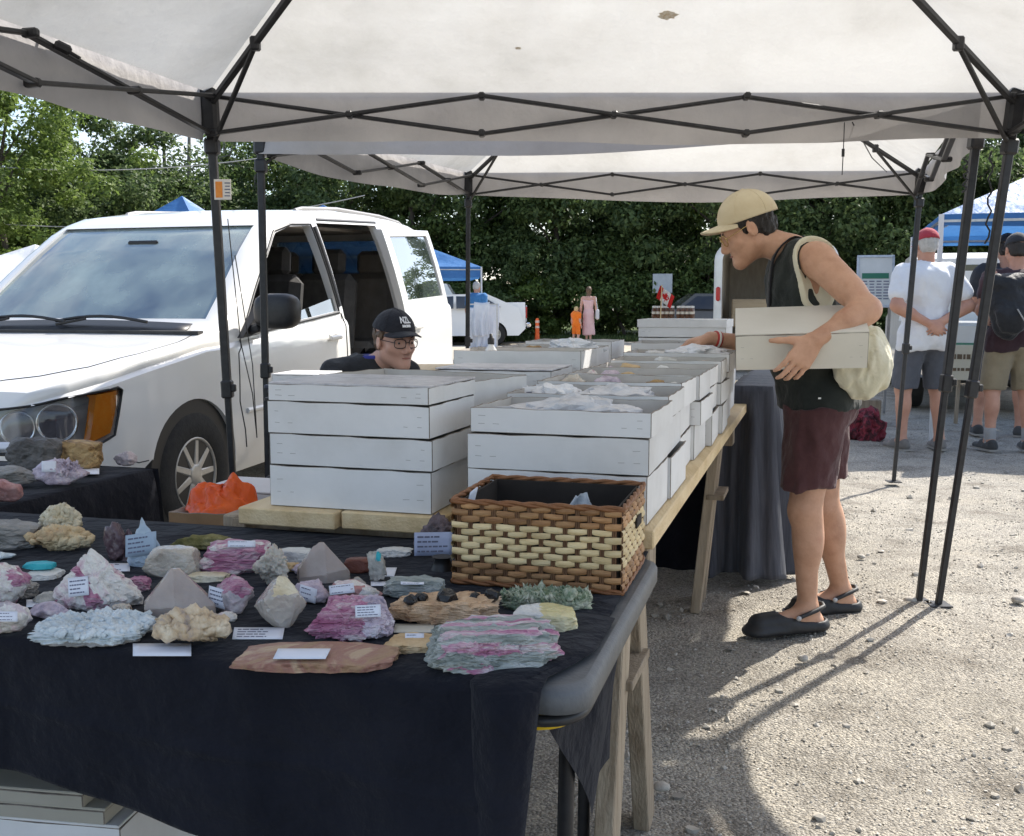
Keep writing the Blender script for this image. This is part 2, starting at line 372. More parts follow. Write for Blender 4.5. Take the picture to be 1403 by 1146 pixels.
def make_tree(kind, label, cat, seed, h, w, z0, nc, nl, lsz, leaf, spiky=False, bark=BARK, tr=.14, group='trees beyond the lot', fill=.85):
    root = bpy.data.objects.new(kind, None); COL.objects.link(root); tag(root, label, cat, group)
    V, F, C = crown_mesh(seed, h, w, z0, nc, nl, lsz, spiky, fill)
    o = npmesh('crown', V, F, leaf, root, loc=(0, 0, 0), smooth=False)
    rnd = random.Random(seed); mb = MB(); top = h*.86
    pts = [Vector((.18*math.sin(k*1.1+seed), .18*math.cos(k*.9+seed), top*k/7)) for k in range(8)]; pts[0].z = -.1
    mb.tube(pts, [tr*(1-.85*k/7)+.01 for k in range(8)], 8)
    for q in range(10):
        c = C[rnd.randrange(len(C))]; k = max(1, min(6, int(c[2]/top*7*.75))); a = pts[k]; b = Vector(c[:3])
        mb.tube([a, lerp(a, b, .5)+Vector((0, 0, .12)), b], [tr*.38, tr*.22, .012], 5)
    mb.build('trunk', bark, root, loc=(0, 0, 0))
    return root
def build_trees():
    rnd = random.Random(4)
    protos = [make_tree('broadleaf_tree', '', 'tree', 1, 9.5, 6.5, .8, 84, 300, .085, LEAFS[1]),
              make_tree('broadleaf_tree', '', 'tree', 2, 8.4, 6.8, .6, 86, 300, .085, LEAFS[0]),
              make_tree('broadleaf_tree', '', 'tree', 3, 10.5, 7.0, 1.2, 90, 300, .085, LEAFS[2]),
              make_tree('conifer_tree', '', 'tree', 4, 12.5, 4.6, 1.0, 95, 250, .075, LEAFS[0], True)]
    shrub = [make_tree('bush', '', 'bush', 11, 2.7, 3.6, .05, 50, 230, .065, LEAFS[1], tr=.05, group='bushes along the edge of the trees'),
             make_tree('bush', '', 'bush', 12, 3.4, 3.4, .05, 50, 230, .065, LEAFS[0], tr=.05, group='bushes along the edge of the trees'),
             make_tree('bush', '', 'bush', 13, 2.2, 3.0, .05, 44, 230, .06, LEAFS[2], tr=.05, group='bushes along the edge of the trees')]
    used = set()
    NAMES = ['mid green broadleaf tree', 'dark green broadleaf tree', 'bright sunlit broadleaf tree', 'dark pointed conifer tree']
    def put(ps, k, px, Y, s, lab, sz=1.0, rz=None):
        o = ps[k] if (id(ps), k) not in used else copy_tree(ps[k]); used.add((id(ps), k))
        o.location = ((px-701.5)/FOC*Y, Y, 0); o.rotation_euler = (0, 0, rnd.random()*6.28 if rz is None else rz); o.scale = (s, s, s*sz); o['label'] = lab
    # px across the photo, distance, kind, size
    T = [(-330, 33, 2, .95, 1.0, 'off the left edge'), (-150, 31, 2, .95, .95, 'at the far left edge'), (20, 30, 2, .86, .93, 'above the white tent peak at left'), (120, 35, 1, 1.0, .90, 'over the van hood'),
         (205, 36, 1, .95, .90, 'over the small blue tent roof'), (300, 41, 0, .95, .86, 'low behind the left canopy leg'), (390, 40, 0, .98, .92, 'behind the van roof rack'), (478, 39, 1, 1.0, 1.0, 'over the van roof'),
         (560, 37, 3, .95, 1.0, 'over the back of the van'), (640, 38, 0, 1.0, 1.05, 'behind the far left canopy leg'), (700, 42, 2, 1.0, 1.1, 'over the white pickup'), (760, 37, 1, 1.05, 1.1, 'over the orange post'),
         (835, 39, 3, 1.0, 1.0, 'behind the woman in the pink dress'), (905, 38, 2, .82, 1.0, 'behind the white sign board'), (880, 44, 1, 1.15, 1.1, 'at the back over the flag'), (970, 36, 1, .95, 1.0, 'behind the man in the tan cap'),
         (1040, 42, 0, 1.05, 1.1, 'over the open trailer'), (1115, 37, 1, 1.0, 1.05, 'above the man\'s shoulder'), (1195, 39, 1, 1.05, 1.1, 'over the price board'), (1290, 37, 1, 1.0, 1.05, 'over the man in the red cap'),
         (1390, 40, 3, 1.0, 1.0, 'behind the right canopy corner'), (1480, 37, 1, 1.0, 1.0, 'off the right edge'), (440, 47, 3, 1.05, .9, 'at the back left of centre'), (60, 44, 1, 1.1, .8, 'at the back far left'), (1250, 45, 0, 1.15, 1.1, 'at the back on the right')]
    for (px, Y, k, s, sz, w) in T: put(protos, k, px, Y, s, f'{NAMES[k]} {w}', sz)
    SN = ['mid green bush', 'dark green bush', 'light green bush']
    B = [(560, 36, 1, 1.0, 'behind the blue tent'), (640, 35.6, 0, 1.0, 'behind the shopper in blue'), (705, 36, 1, 1.1, 'behind the pickup bed'), (755, 35.6, 2, 1.1, 'beside the orange post'),
         (800, 36.2, 1, 1.0, 'behind the child in orange'), (850, 35.4, 0, 1.1, 'right of the woman in pink'), (905, 36, 1, 1.0, 'under the sign board'), (960, 35.5, 0, 1.1, 'behind the dark car'),
         (1020, 36, 1, 1.1, 'behind the trailer'), (1100, 35.5, 1, 1.2, 'behind the leaning man'), (1180, 36, 0, 1.2, 'behind the price board'), (1270, 35.5, 1, 1.2, 'behind the red cap'), (1360, 36, 0, 1.2, 'behind the men at right'),
         (480, 36, 0, 1.1, 'behind the van windows'), (390, 35, 1, 1.2, 'behind the van roof'), (290, 35, 0, 1.3, 'behind the canopy leg tag'), (190, 34, 1, 1.4, 'behind the van hood'), (80, 32, 0, 1.4, 'behind the windshield'), (-30, 31, 2, 1.5, 'at the left edge')]
    for (px, Y, k, s, w) in B: put(shrub, k, px, Y, s, f'{SN[k]} {w}')
    # bare pale trunks against the sky
    for i, (px, Y, h, lean, w) in enumerate([(262, 38, 9.4, .02, 'just left of the canopy leg'), (318, 40, 9.6, -.01, 'just right of the canopy leg'), (352, 39, 9.2, .015, 'between the two left canopy legs'), (412, 41, 9.8, -.02, 'behind the left canopy edge'), (226, 37, 8.2, .03, 'over the small blue roof')]):
        x = (px-701.5)/FOC*Y; r0 = thing('bare_tree', (x, Y, 0), f'thin bare pale trunk against the sky {w}', 'tree', 'bare dead trees')
        mb = MB(); q = random.Random(i+50); pts = [Vector((x+lean*h*k/6+.08*q.random(), Y, h*k/6)) for k in range(7)]
        mb.tube(pts, [.15-.02*k for k in range(7)], 7); mb.build('trunk', PALEBARK, r0)
        for k in range(12):
            a = pts[2+k % 5]; an = q.random()*6.28; l = .9+1.1*q.random(); e = a+Vector((math.cos(an)*l, math.sin(an)*l, l*(.1+.5*q.random()))); b = MB()
            b.tube([a, lerp(a, e, .5)+Vector((0, 0, -.05)), e], [.035, .022, .006], 5)
            for j in range(3):
                m_ = lerp(a, e, .4+.2*j); f_ = m_+Vector((q.random()-.5, q.random()-.5, q.random()-.2))*.9; b.tube([m_, f_], [.014, .004], 4)
            b.build('branch', PALEBARK, r0)
build_trees()
# power lines, far left, carried by a pole beyond the frame
def build_wires():
    pole = thing('utility_pole', (-24, 27, 0), 'wooden utility pole left of the picture carrying the wires', 'pole')
    mb = MB(); mb.tube([(-24, 27, -.2), (-24, 27, 9)], [.16, .11], 10); mb.build('post', BARK, pole)
    mb = MB(); mb.box((-24, 27, 8.2), (.1, 2.2, .12)); mb.build('crossarm', BARK, pole)
    p2 = thing('utility_pole', (6, 60, 0), 'wooden utility pole behind the trees carrying the wires', 'pole')
    mb = MB(); mb.tube([(6, 60, -.2), (6, 60, 13)], [.16, .11], 10); mb.build('post', BARK, p2)
    for k, (za, zb, w) in enumerate([(7.2, 9.4, 'upper'), (5.0, 6.2, 'middle'), (3.2, 3.6, 'lower')]):
        a = Vector((-24, 27, za)); b = Vector((6, 60, zb)) if k == 0 else Vector((-5.5, 30.0, zb))
        if k: b = at(500, 190 if k == 1 else 268, 30); a = at(-80, 222 if k == 1 else 300, 29)
        pts = [lerp(a, b, i/16)-Vector((0, 0, .5*(1-(i/8-1)**2))) for i in range(17)]
        mb = MB(); mb.tube(pts, .014, 5); tag(mb.build('power_line', mat('wire_grey', [(.35, .35, .34)], .6), loc=a), f'thin {w} power line crossing in front of the left trees', 'wire')
build_wires()

# ================================================================ canopies
def roof_panel(mb, a, b, peak, sag=.05, n=34, seed=0, amp=.018):
    a, b, peak = Vector(a), Vector(b), Vector(peak)
    def fn(u, v):
        e = lerp(a, b, u); p = lerp(e, peak, v)
        bulge = 4*u*(1-u)*(1-v)*v*2
        w = float(vnoise(np.array([[u*6*(1-v)+seed, v*5, seed*3.1]]))[0])*amp+float(vnoise(np.array([[(u-.5)*26+seed, v*3.0, 7.7]]))[0])*amp*.55*(1-v)
        fold = (math.exp(-(u/.14)**2)+math.exp(-((1-u)/.14)**2))*math.sin(u*95+v*6)*.010*(1-v)
        k = min(1, 14*u*(1-u))*min(1, v*7)*min(1, (1-v)*9); return p-Vector((0, 0, sag*bulge-(w+fold)*k))
    mb.grid(fn, n, n)
def valance(mb, a, b, depth, n=26, seed=0, off=Vector((0, 0, 0)), dip=.05):
    a, b = Vector(a)+off, Vector(b)+off; d = (b-a).normalized(); nn = Vector((d.y, -d.x, 0))
    def fn(u, v):
        w = float(vnoise(np.array([[u*9+seed, v*2, seed]]))[0])*.022*v+float(vnoise(np.array([[u*30+seed, v*1.2, 5]]))[0])*.006
        return lerp(a, b, u)-Vector((0, 0, depth*v*(1+.04*math.sin(u*11+seed))+dip*4*u*(1-u)*v))+nn*w
    mb.grid(fn, n, 5)
def scissor(root, p, q, top, low, n, w=.027, mname=BLACKM):
    p, q = Vector(p), Vector(q); d = (q-p).normalized(); nn = Vector((d.y, -d.x, 0))*.012
    for i in range(n):
        a, b = lerp(p, q, i/n), lerp(p, q, (i+1)/n)
        for k, (za, zb) in enumerate(((top, low), (low, top))):
            if i % 2: za, zb = zb, za
            e = nn*(1 if k else -1)
            mb = MB(); mb.bar(a+Vector((0, 0, za))+e, b+Vector((0, 0, zb))+e, w, .014, bev=.003); mb.build('truss_bar', mname, root)
        for c in (lerp(a, b, .5)+Vector((0, 0, (top+low)/2)), b+Vector((0, 0, top)), b+Vector((0, 0, low))):
            mb = MB(); mb.bar(c-nn*2.2, c+nn*2.2, .026, .026, bev=.006); mb.build('truss_joint', mname, root)
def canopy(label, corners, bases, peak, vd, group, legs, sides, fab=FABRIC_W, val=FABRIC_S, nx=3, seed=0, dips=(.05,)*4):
    c0 = sum((Vector(b) for b in bases), Vector())/4; c0.z = 0
    root = thing('pop_up_canopy', c0, label, 'canopy', group)
    for i in range(4):
        a, b = Vector(corners[i]), Vector(corners[(i+1) % 4])
        mb = MB(); roof_panel(mb, a, b, peak, seed=seed+i); mb.build('roof_panel', fab, root)
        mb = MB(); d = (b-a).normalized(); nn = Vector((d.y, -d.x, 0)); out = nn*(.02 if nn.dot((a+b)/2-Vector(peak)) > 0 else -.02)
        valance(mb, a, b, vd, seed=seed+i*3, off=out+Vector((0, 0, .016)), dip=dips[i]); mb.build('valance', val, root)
        if i in sides: scissor(root, lerp(a, b, .012)-out*1.5, lerp(a, b, .988)-out*1.5, -.02, -.16, nx)
    for i in range(4):
        c = Vector(corners[i]); b = Vector(bases[i]); pk = Vector(peak)
        # hip rafter from corner towards the peak, with its brace
        d = (pk-c); e = c+d*.5-Vector((0, 0, .045)); mb = MB(); s0 = c+d*.015-Vector((0, 0, .05)); mb.bar(s0, e, .024, .024, bev=.004); mb.bar(e, pk-Vector((0, 0, .05)), .02, .02, bev=.004); mb.build('rafter', BLACKM, root)
        k = c+d*.20-Vector((0, 0, .055)); mb = MB(); mb.bar(k, lerp(c, b, .10)+(c-b).normalized()*0, .018, .014, bev=.003); mb.build('brace', BLACKM, root)
        mb = MB(); mb.box(k+Vector((0, 0, .005)), (.035, .035, .05), bev=.006); mb.build('rafter_joint', BLACKM, root)
        if i not in legs: continue
        up = lerp(c, b, .02); mid = lerp(c, b, .56); lo = b
        lg = MB(); lg.bar(up, mid, .032, .032, up=Vector((0, 1, 0)), bev=.004); L = lg.build('leg', BLACKM, root)
        lw = MB(); lw.bar(lerp(c, b, .5), lo, .024, .024, up=Vector((0, 1, 0)), bev=.003); lw.build('lower_leg', BLACKM, L).location = Vector((0, 0, 0))
        cl = MB(); cl.bar(lerp(c, b, .545), lerp(c, b, .58), .044, .044, up=Vector((0, 1, 0)), bev=.006); cl.box(lerp(c, b, .56)+Vector((.028, -.01, 0)), (.02, .02, .03), bev=.004); cl.build('clamp', BLACKM, L)
        br = MB(); br.bar(c+Vector((0, 0, .03)), lerp(c, b, .075), .062, .062, up=Vector((0, 1, 0)), bev=.012); br.build('corner_bracket', BLACKM, L)
        sl = MB(); sl.bar(lerp(c, b, .085), lerp(c, b, .115), .055, .055, up=Vector((0, 1, 0)), bev=.008); sl.build('slider', BLACKM, L)
        fp = MB(); fp.box((b.x, b.y, .006), (.09, .09, .007), bev=.002); fp.build('foot_plate', BLACKM, L)
        for q in L.children: q['wloc'] = None; del q['wloc']
    return root
_build0 = MB.build
def _build1(s, name, mats, parent=None, loc=None, sub=0, thick=0):
    """Parts of parts: shift by the world position of the thing at the root."""
    if parent is not None and loc is None and 'wloc' not in parent:
        r = parent
        while r.parent is not None: r = r.parent
        if 'wloc' in r: return _build0(s, name, mats, parent, tuple(r['wloc']), sub, thick)
    return _build0(s, name, mats, parent, loc, sub, thick)
MB.build = _build1
C1 = [(-1.18, 4.15, 2.06), (1.97, 4.15, 2.06), (1.95, 1.02, 2.06), (-1.88, 1.02, 2.0)]
canopy1 = canopy('near white pop up canopy overhead with black scissor frame', C1, [(-1.12, 4.17, 0), (1.765, 4.18, 0), (1.95, 1.0, 0), (-1.9, 1.0, 0)], (.12, 2.6, 2.86), .19, 'white pop up canopies', (0, 1, 2, 3), (0, 1, 3), seed=1, dips=(.015, .05, .05, .03))
C2 = [(-.32, 7.75, 2.19), (2.76, 7.12, 2.13), (1.88, 4.26, 2.1), (-1.19, 5.02, 2.1)]
canopy2 = canopy('farther white pop up canopy over the plank table of boxes', C2, [(-.34, 7.75, 0), (2.66, 7.13, 0), (1.70, 4.22, 0), (-1.2, 5.02, 0)], (.8, 6.05, 2.95), .17, 'white pop up canopies', (0, 1, 2, 3), (0, 1, 2, 3), seed=21)
# paper tag on the near left leg, small cord ends
def build_canopy_bits():
    r0 = thing('tag_card', at(305, 260, 4.13), 'small white and orange tag fixed to the near left canopy leg', 'tag')
    a = at(293, 246, 4.12); b = at(317, 274, 4.12); mb = MB(); mb.box((a+b)/2, (b.x-a.x, .003, a.z-b.z), bev=.0008); mb.build('card', mat('tag_white', [(.72, .68, .62)], .6), r0)
    p0 = at(295, 249, 4.118); p1 = at(305, 271, 4.118); mb = MB(); mb.box((p0+p1)/2, (p1.x-p0.x, .0012, p0.z-p1.z)); mb.build('orange_print', mat('tag_orange', [(.75, .22, .03), (.8, .33, .06)], .6, scale=60), r0)
    mb = MB()
    for k in range(5): c = at(311.5, 251+k*4.4, 4.118); mb.box(c, (.022-.004*(k % 2), .0012, .004))
    mb.build('print_lines', INK, r0)
    a = at(1157, 168, 4.12); mb = MB(); mb.tube([a, a-Vector((0, 0, .06)), a-Vector((.002, 0, .20))], .002, 5); mb.tube([a-Vector((.001, 0, .10)), a-Vector((.001, 0, .13))], .006, 6); tag(mb.build('cord', BLACKP, loc=a), 'short black cord hanging from the right scissor joint', 'cord')
    a = at(1168, 168, 4.12); b = at(1215, 236, 5.6); mb = MB(); mb.tube([a, lerp(a, b, .5)-Vector((0, 0, .03)), b], .0025, 5); tag(mb.build('cord', BLACKP, loc=a), 'slanting black cord running back to the farther canopy', 'cord')
    for k, (x0, y0, y1, lab) in enumerate([(1345, 208, 330, 'outer'), (1310, 215, 262, 'inner')]):   # guy cords hanging in loops beside the legs
        a = at(x0+14, y0, 4.16); pts = [a-Vector((.03*math.sin(i*1.9)*.35, 0, (y1-y0)/FOC*4.16*i/14)) for i in range(15)]
        mb = MB(); mb.tube(pts, .004, 5); tag(mb.build('guy_cord', BLACKP, loc=a), f'black knotted guy cord hanging by the {lab} right canopy leg', 'cord')
    pts = [at(312, 300, 4.12), at(330, 470, 4.10), at(346, 540, 4.10), at(352, 600, 4.1), at(346, 500, 4.12), at(322, 350, 4.12)]
    mb = MB(); mb.tube(pts, .0022, 5); tag(mb.build('guy_cord', BLACKP, loc=pts[0]), 'thin dark guy cord looping down between the left legs', 'cord')
    c = at(86, 66, 3.2); mb = MB(); mb.box(c, (.05, .03, .03), (0, .4, .5), bev=.008); mb.tube([c+Vector((-.08, 0, .02)), c, c+Vector((.05, 0, -.03))], .006, 6); tag(mb.build('strap_buckle', BLACKP, loc=c), 'black strap buckle on the canopy side edge', 'buckle')
build_canopy_bits()
# ================================================================ tables
TA = R(16.5); TO = Vector((.262, 2.02, 0)); TU = Vector((math.sin(TA), math.cos(TA), 0)); TV = Vector((-math.cos(TA), math.sin(TA), 0))
def T(u, v, z=0.0): return TO+TU*u+TV*v+Vector((0, 0, z))
TROT = Matrix((-TV, TU, Vector((0, 0, 1)))).transposed()          # local x = right, y = away, z = up
PZ = .80
# ---- plank table on sawhorses
def build_plank_table():
    root = thing('plank_table', T(1.9, .47), 'long pale plank table on wooden sawhorses carrying the white boxes', 'table')
    for i, (v0, v1, u0, u1) in enumerate([(-.02, .19, .0, 4.1), (.195, .42, .03, 4.1), (.426, .66, .0, 4.1), (.666, .90, -.02, 4.1), (.906, 1.14, 2.0, 4.15)]):
        mb = MB(); c = T((u0+u1)/2, (v0+v1)/2, PZ-.02); mb.box(c, (v1-v0, u1-u0, .038), TROT, bev=.003); mb.build('plank', PINE, root)
    for (u, w, sp, vi, fv) in ((.12, 'front', .26, .055, -.005), (2.25, 'mid', .08, .06, .07), (3.8, 'far', .14, .06, .0)):
        mb = MB(); mb.bar(T(u, -.0, PZ-.085), T(u, 1.0, PZ-.085), .09, .085, bev=.004); mb.build('trestle_beam', OLDWOOD, root)
        for (v, sv) in ((vi, -1), (.93, 1)):
            for su in (-1, 1):
                mb = MB(); a = T(u+su*.045, v, PZ-.05); b = T(u+su*sp, v+(fv if sv < 0 else .03), -.01)
                mb.bar(a, b, .088, .038, up=-TV, bev=.003); mb.build('leg', OLDWOOD, root)
            mb = MB(); mb.bar(T(u-.11, v, .47), T(u+.11, v, .47), .07, .02, bev=.002); mb.build('brace', OLDWOOD, root)
            mb = MB(); mb.box(T(u, v-.02*sv, PZ-.13), (.012, .2, .1), TROT, bev=.002); mb.build('bracket', GREYM, root)
build_plank_table()

# ---- near folding table under its black cloth
NB = R(15.5); NO = onz(803, 950, .74); NU = Vector((math.sin(NB), math.cos(NB), 0)); NV = Vector((-math.cos(NB), math.sin(NB), 0)); NZ = .74
NROT = Matrix((-NV, NU, Vector((0, 0, 1)))).transposed()
def N(u, v, z=NZ): return NO+NU*u+NV*v+Vector((0, 0, z-NO.z))
TABLEG = mat('grey_table_plastic', [(.10, .105, .11), (.135, .14, .145)], .55, scale=30, bump=.25, bscale=160)
NL, ND = 1.83, .76
def rrect(L, D, r, n=6):
    out = []
    for (cx, cy, a0) in ((L-r, r, -90), (L-r, D-r, 0), (r, D-r, 90), (r, r, 180)):
        for k in range(n+1): a = R(a0+90*k/n); out.append((cx+r*math.cos(a), cy+r*math.sin(a)))
    return out
def build_near_table():
    root = thing('folding_table', N(ND/2, NL/2, 0), 'grey plastic folding table with rounded corner under the black cloth', 'table')
    mb = MB(); tr = lambda p: N(p[1], p[0], p[2])
    prof = [(.012, NZ-.040), (.0, NZ-.036), (.0, NZ-.012), (.004, NZ-.004), (.012, NZ)]
    loops = []
    for (ins, z) in prof:
        loops.append([tr((x, y, z)) for x, y in [(ins+(NL-2*ins)*a/NL, ins+(ND-2*ins)*b/ND) for a, b in rrect(NL, ND, .055)]])
    n = len(loops[0]); vs = [p for l in loops for p in l]
    fs = [[i*n+k, i*n+(k+1) % n, (i+1)*n+(k+1) % n, (i+1)*n+k] for i in range(len(loops)-1) for k in range(n)]
    mb.add(vs, fs, sm=True); mb.add(loops[-1], [list(range(n))]); mb.add(loops[0], [list(range(n))[::-1]])
    mb.build('table_top', TABLEG, root)
    ring = rrect(NL-.03, ND-.03, .06); mb = MB(); mb.tube([tr((x+.015, y+.015, NZ-.052)) for x, y in ring]+[tr((ring[0][0]+.015, ring[0][1]+.015, NZ-.052))], .008, 6); mb.build('rail', BLACKM, root)
    for v in (.07, NL-.16):
        for u in (.17, ND-.10):
            v = v+(.07 if u > .3 and v < 1 else 0); mb = MB(); mb.tube([N(u, v-.01, NZ-.05), N(u-.01 if u < .3 else u+.02, v-.0 if v < 1 else v+.05, 0)], .0125, 10); mb.build('leg', BLACKM, root)
    mb = MB(); mb.lathe([(.055, 0), (.06, .004), (.055, .014)], 20, N(.075, .085, NZ-.068)); mb.build('yellow_lid', mat('yellow_plastic', [(.75, .5, .02)], .4), root, )
build_near_table()
def build_near_cloth():
    """Cloth over the top, falling over the front edge; its right hem is drawn in from the table corner."""
    rng = random.Random(3)
    def hem(u):         # right border, as v over the table top, from front u=0 to back
        t = min(1, max(0, u/ND)); return .026+.052*max(0, 1-u/.16)**1.4
    def fn(a, b):
        # a: along v from right hem to left end; b: 0 back edge .. top .. front edge .. hem at the floor
        if b < .42:
            u = ND*(1-b/.42)+.0; z = NZ+.004; vv = hem(u)+(NL-hem(u)-(-.02))*a
            wr = .004*abs(math.sin(vv*23+u*9))*math.exp(-a*14)+.0016*float(vnoise(np.array([[vv*9, u*9, 1.]]))[0])
            if u < .10 and a < .12: wr += .004
            return N(u, vv, z+max(0, wr)+.001)
        t = (b-.42)/.58
        drop = .215+.10*(1-a)**3+.012*math.sin(a*9)
        z = NZ+.004-drop*max(0, (t-.03)/.97)
        vv = hem(0)+(NL+.02-hem(0))*a
        r = min(1, t/.06); bulge = .022*math.sin(r*math.pi/2)
        fold = (.014*math.sin(vv*11+1.2)+.007*math.sin(vv*23+2.0)+.012*math.sin(vv*27+3*t)*math.exp(-a*9))*t**.6+.05*t*math.exp(-a*16)*math.sin(t*2.0)
        shift = -.02*t*math.exp(-a*10); fold += .007*(math.exp(-((vv-.47)/.012)**2)+math.exp(-((vv-.93)/.012)**2))+.005*math.exp(-((t-.52)/.03)**2)+.006*float(vnoise(np.array([[vv*4, t*3, 9.]]))[0])*t
        if t < .03: z = NZ+.004-.003*(t/.03)**2
        return N(-bulge-fold-.004, vv+.085*t*(1-a)**6+shift, z)
    mb = MB(); mb.grid(fn, 110, 74, flip=False)
    # strip folded back along the right hem, falling from the corner
    def fs(a, b):
        if b < .35:
            u = .30*(1-b/.35); return N(u, hem(u)-.012+.10*a*(1-.2*b), NZ+.010+.004*math.sin(a*3.1))
        t = (b-.35)/.65; u = -.030-.03*math.sin(a*3.14)-.02*t; 
        return N(u-.012*math.sin(t*5+a*4), hem(0)-.025+.10*a+.065*t-.05*t*a, NZ+.009-.72*t)
    mb.grid(fs, 10, 40)
    o = mb.build('black_tablecloth', CLOTH_B, loc=N(.3, .9, 0)); tag(o, 'black cloth over the near folding table, under the mineral specimens', 'tablecloth', 'black tablecloths')
    q = o.modifiers.new('s', 'SOLIDIFY'); q.thickness = .002
    # cloth corner hanging behind the table edge, right
    mb = MB()
    def fb(a, b):
        top = N(.03+.50*a, .03, NZ-.045); d = .27*b*min(1, .06+a/.55)
        return top+Vector((0, 0, -d))+NV*(.012*math.sin(a*7+b*2)+.02*b)-NU*(.03*b*a)
    mb.grid(fb, 16, 14); o2 = mb.build('black_tablecloth', CLOTH_B, loc=N(.4, .03, .4)); tag(o2, 'pointed black cloth corner hanging behind the grey table edge', 'tablecloth', 'black tablecloths')
build_near_cloth()
# ---- left table, also black
LO = Vector((-1.13, 3.22, 0)); LU = (Vector((-1.13, 3.22, 0))-Vector((-1.32, 2.55, 0))).normalized(); LV = Vector((-LU.y, LU.x, 0))
def build_left_table():
    root = thing('folding_table', LO+LV*.4-LU*.6, 'folding table at far left wholly covered by black cloth', 'table')
    LROT = Matrix((-LV, LU, Vector((0, 0, 1)))).transposed()
    mb = MB(); mb.box(LO+LV*.4-LU*.50+Vector((0, 0, .70)), (.70, 1.0, .04), LROT, bev=.01); mb.build('table_top', TABLEG, root)
    for a in (.1, .62):
        for b in (.08, .9): mb = MB(); p = LO+LV*a-LU*b; mb.tube([p+Vector((0, 0, .68)), p], .013, 8); mb.build('leg', BLACKM, root)
    def fn(a, b):
        # a along the right side from far to near; b from left over the top then down the right side
        s = -1.05*a
        if b < .5: return LO+LU*s+LV*(.80*(1-b/.5))+Vector((0, 0, .728+.002*math.sin(a*31)))
        t = (b-.5)/.5; return LO+LU*s+LV*(-.012*min(1, t*9)-.02*t-.022*t*math.sin(a*20+1))+Vector((0, 0, .728-.68*t))
    mb = MB(); mb.grid(fn, 40, 30)
    def ff(a, b):  # far end
        t = b; return LO+LV*(.80*a-.012)+LU*(.012+.04*t+.035*t*math.sin(a*21))+Vector((0, 0, .728-.68*t))+LV*(-.03*t*(1-a))
    mb.grid(ff, 24, 14)
    o = mb.build('black_tablecloth', CLOTH_B, loc=LO); tag(o, 'black cloth on the left table with rocks beside the van bumper', 'tablecloth', 'black tablecloths')
build_left_table()

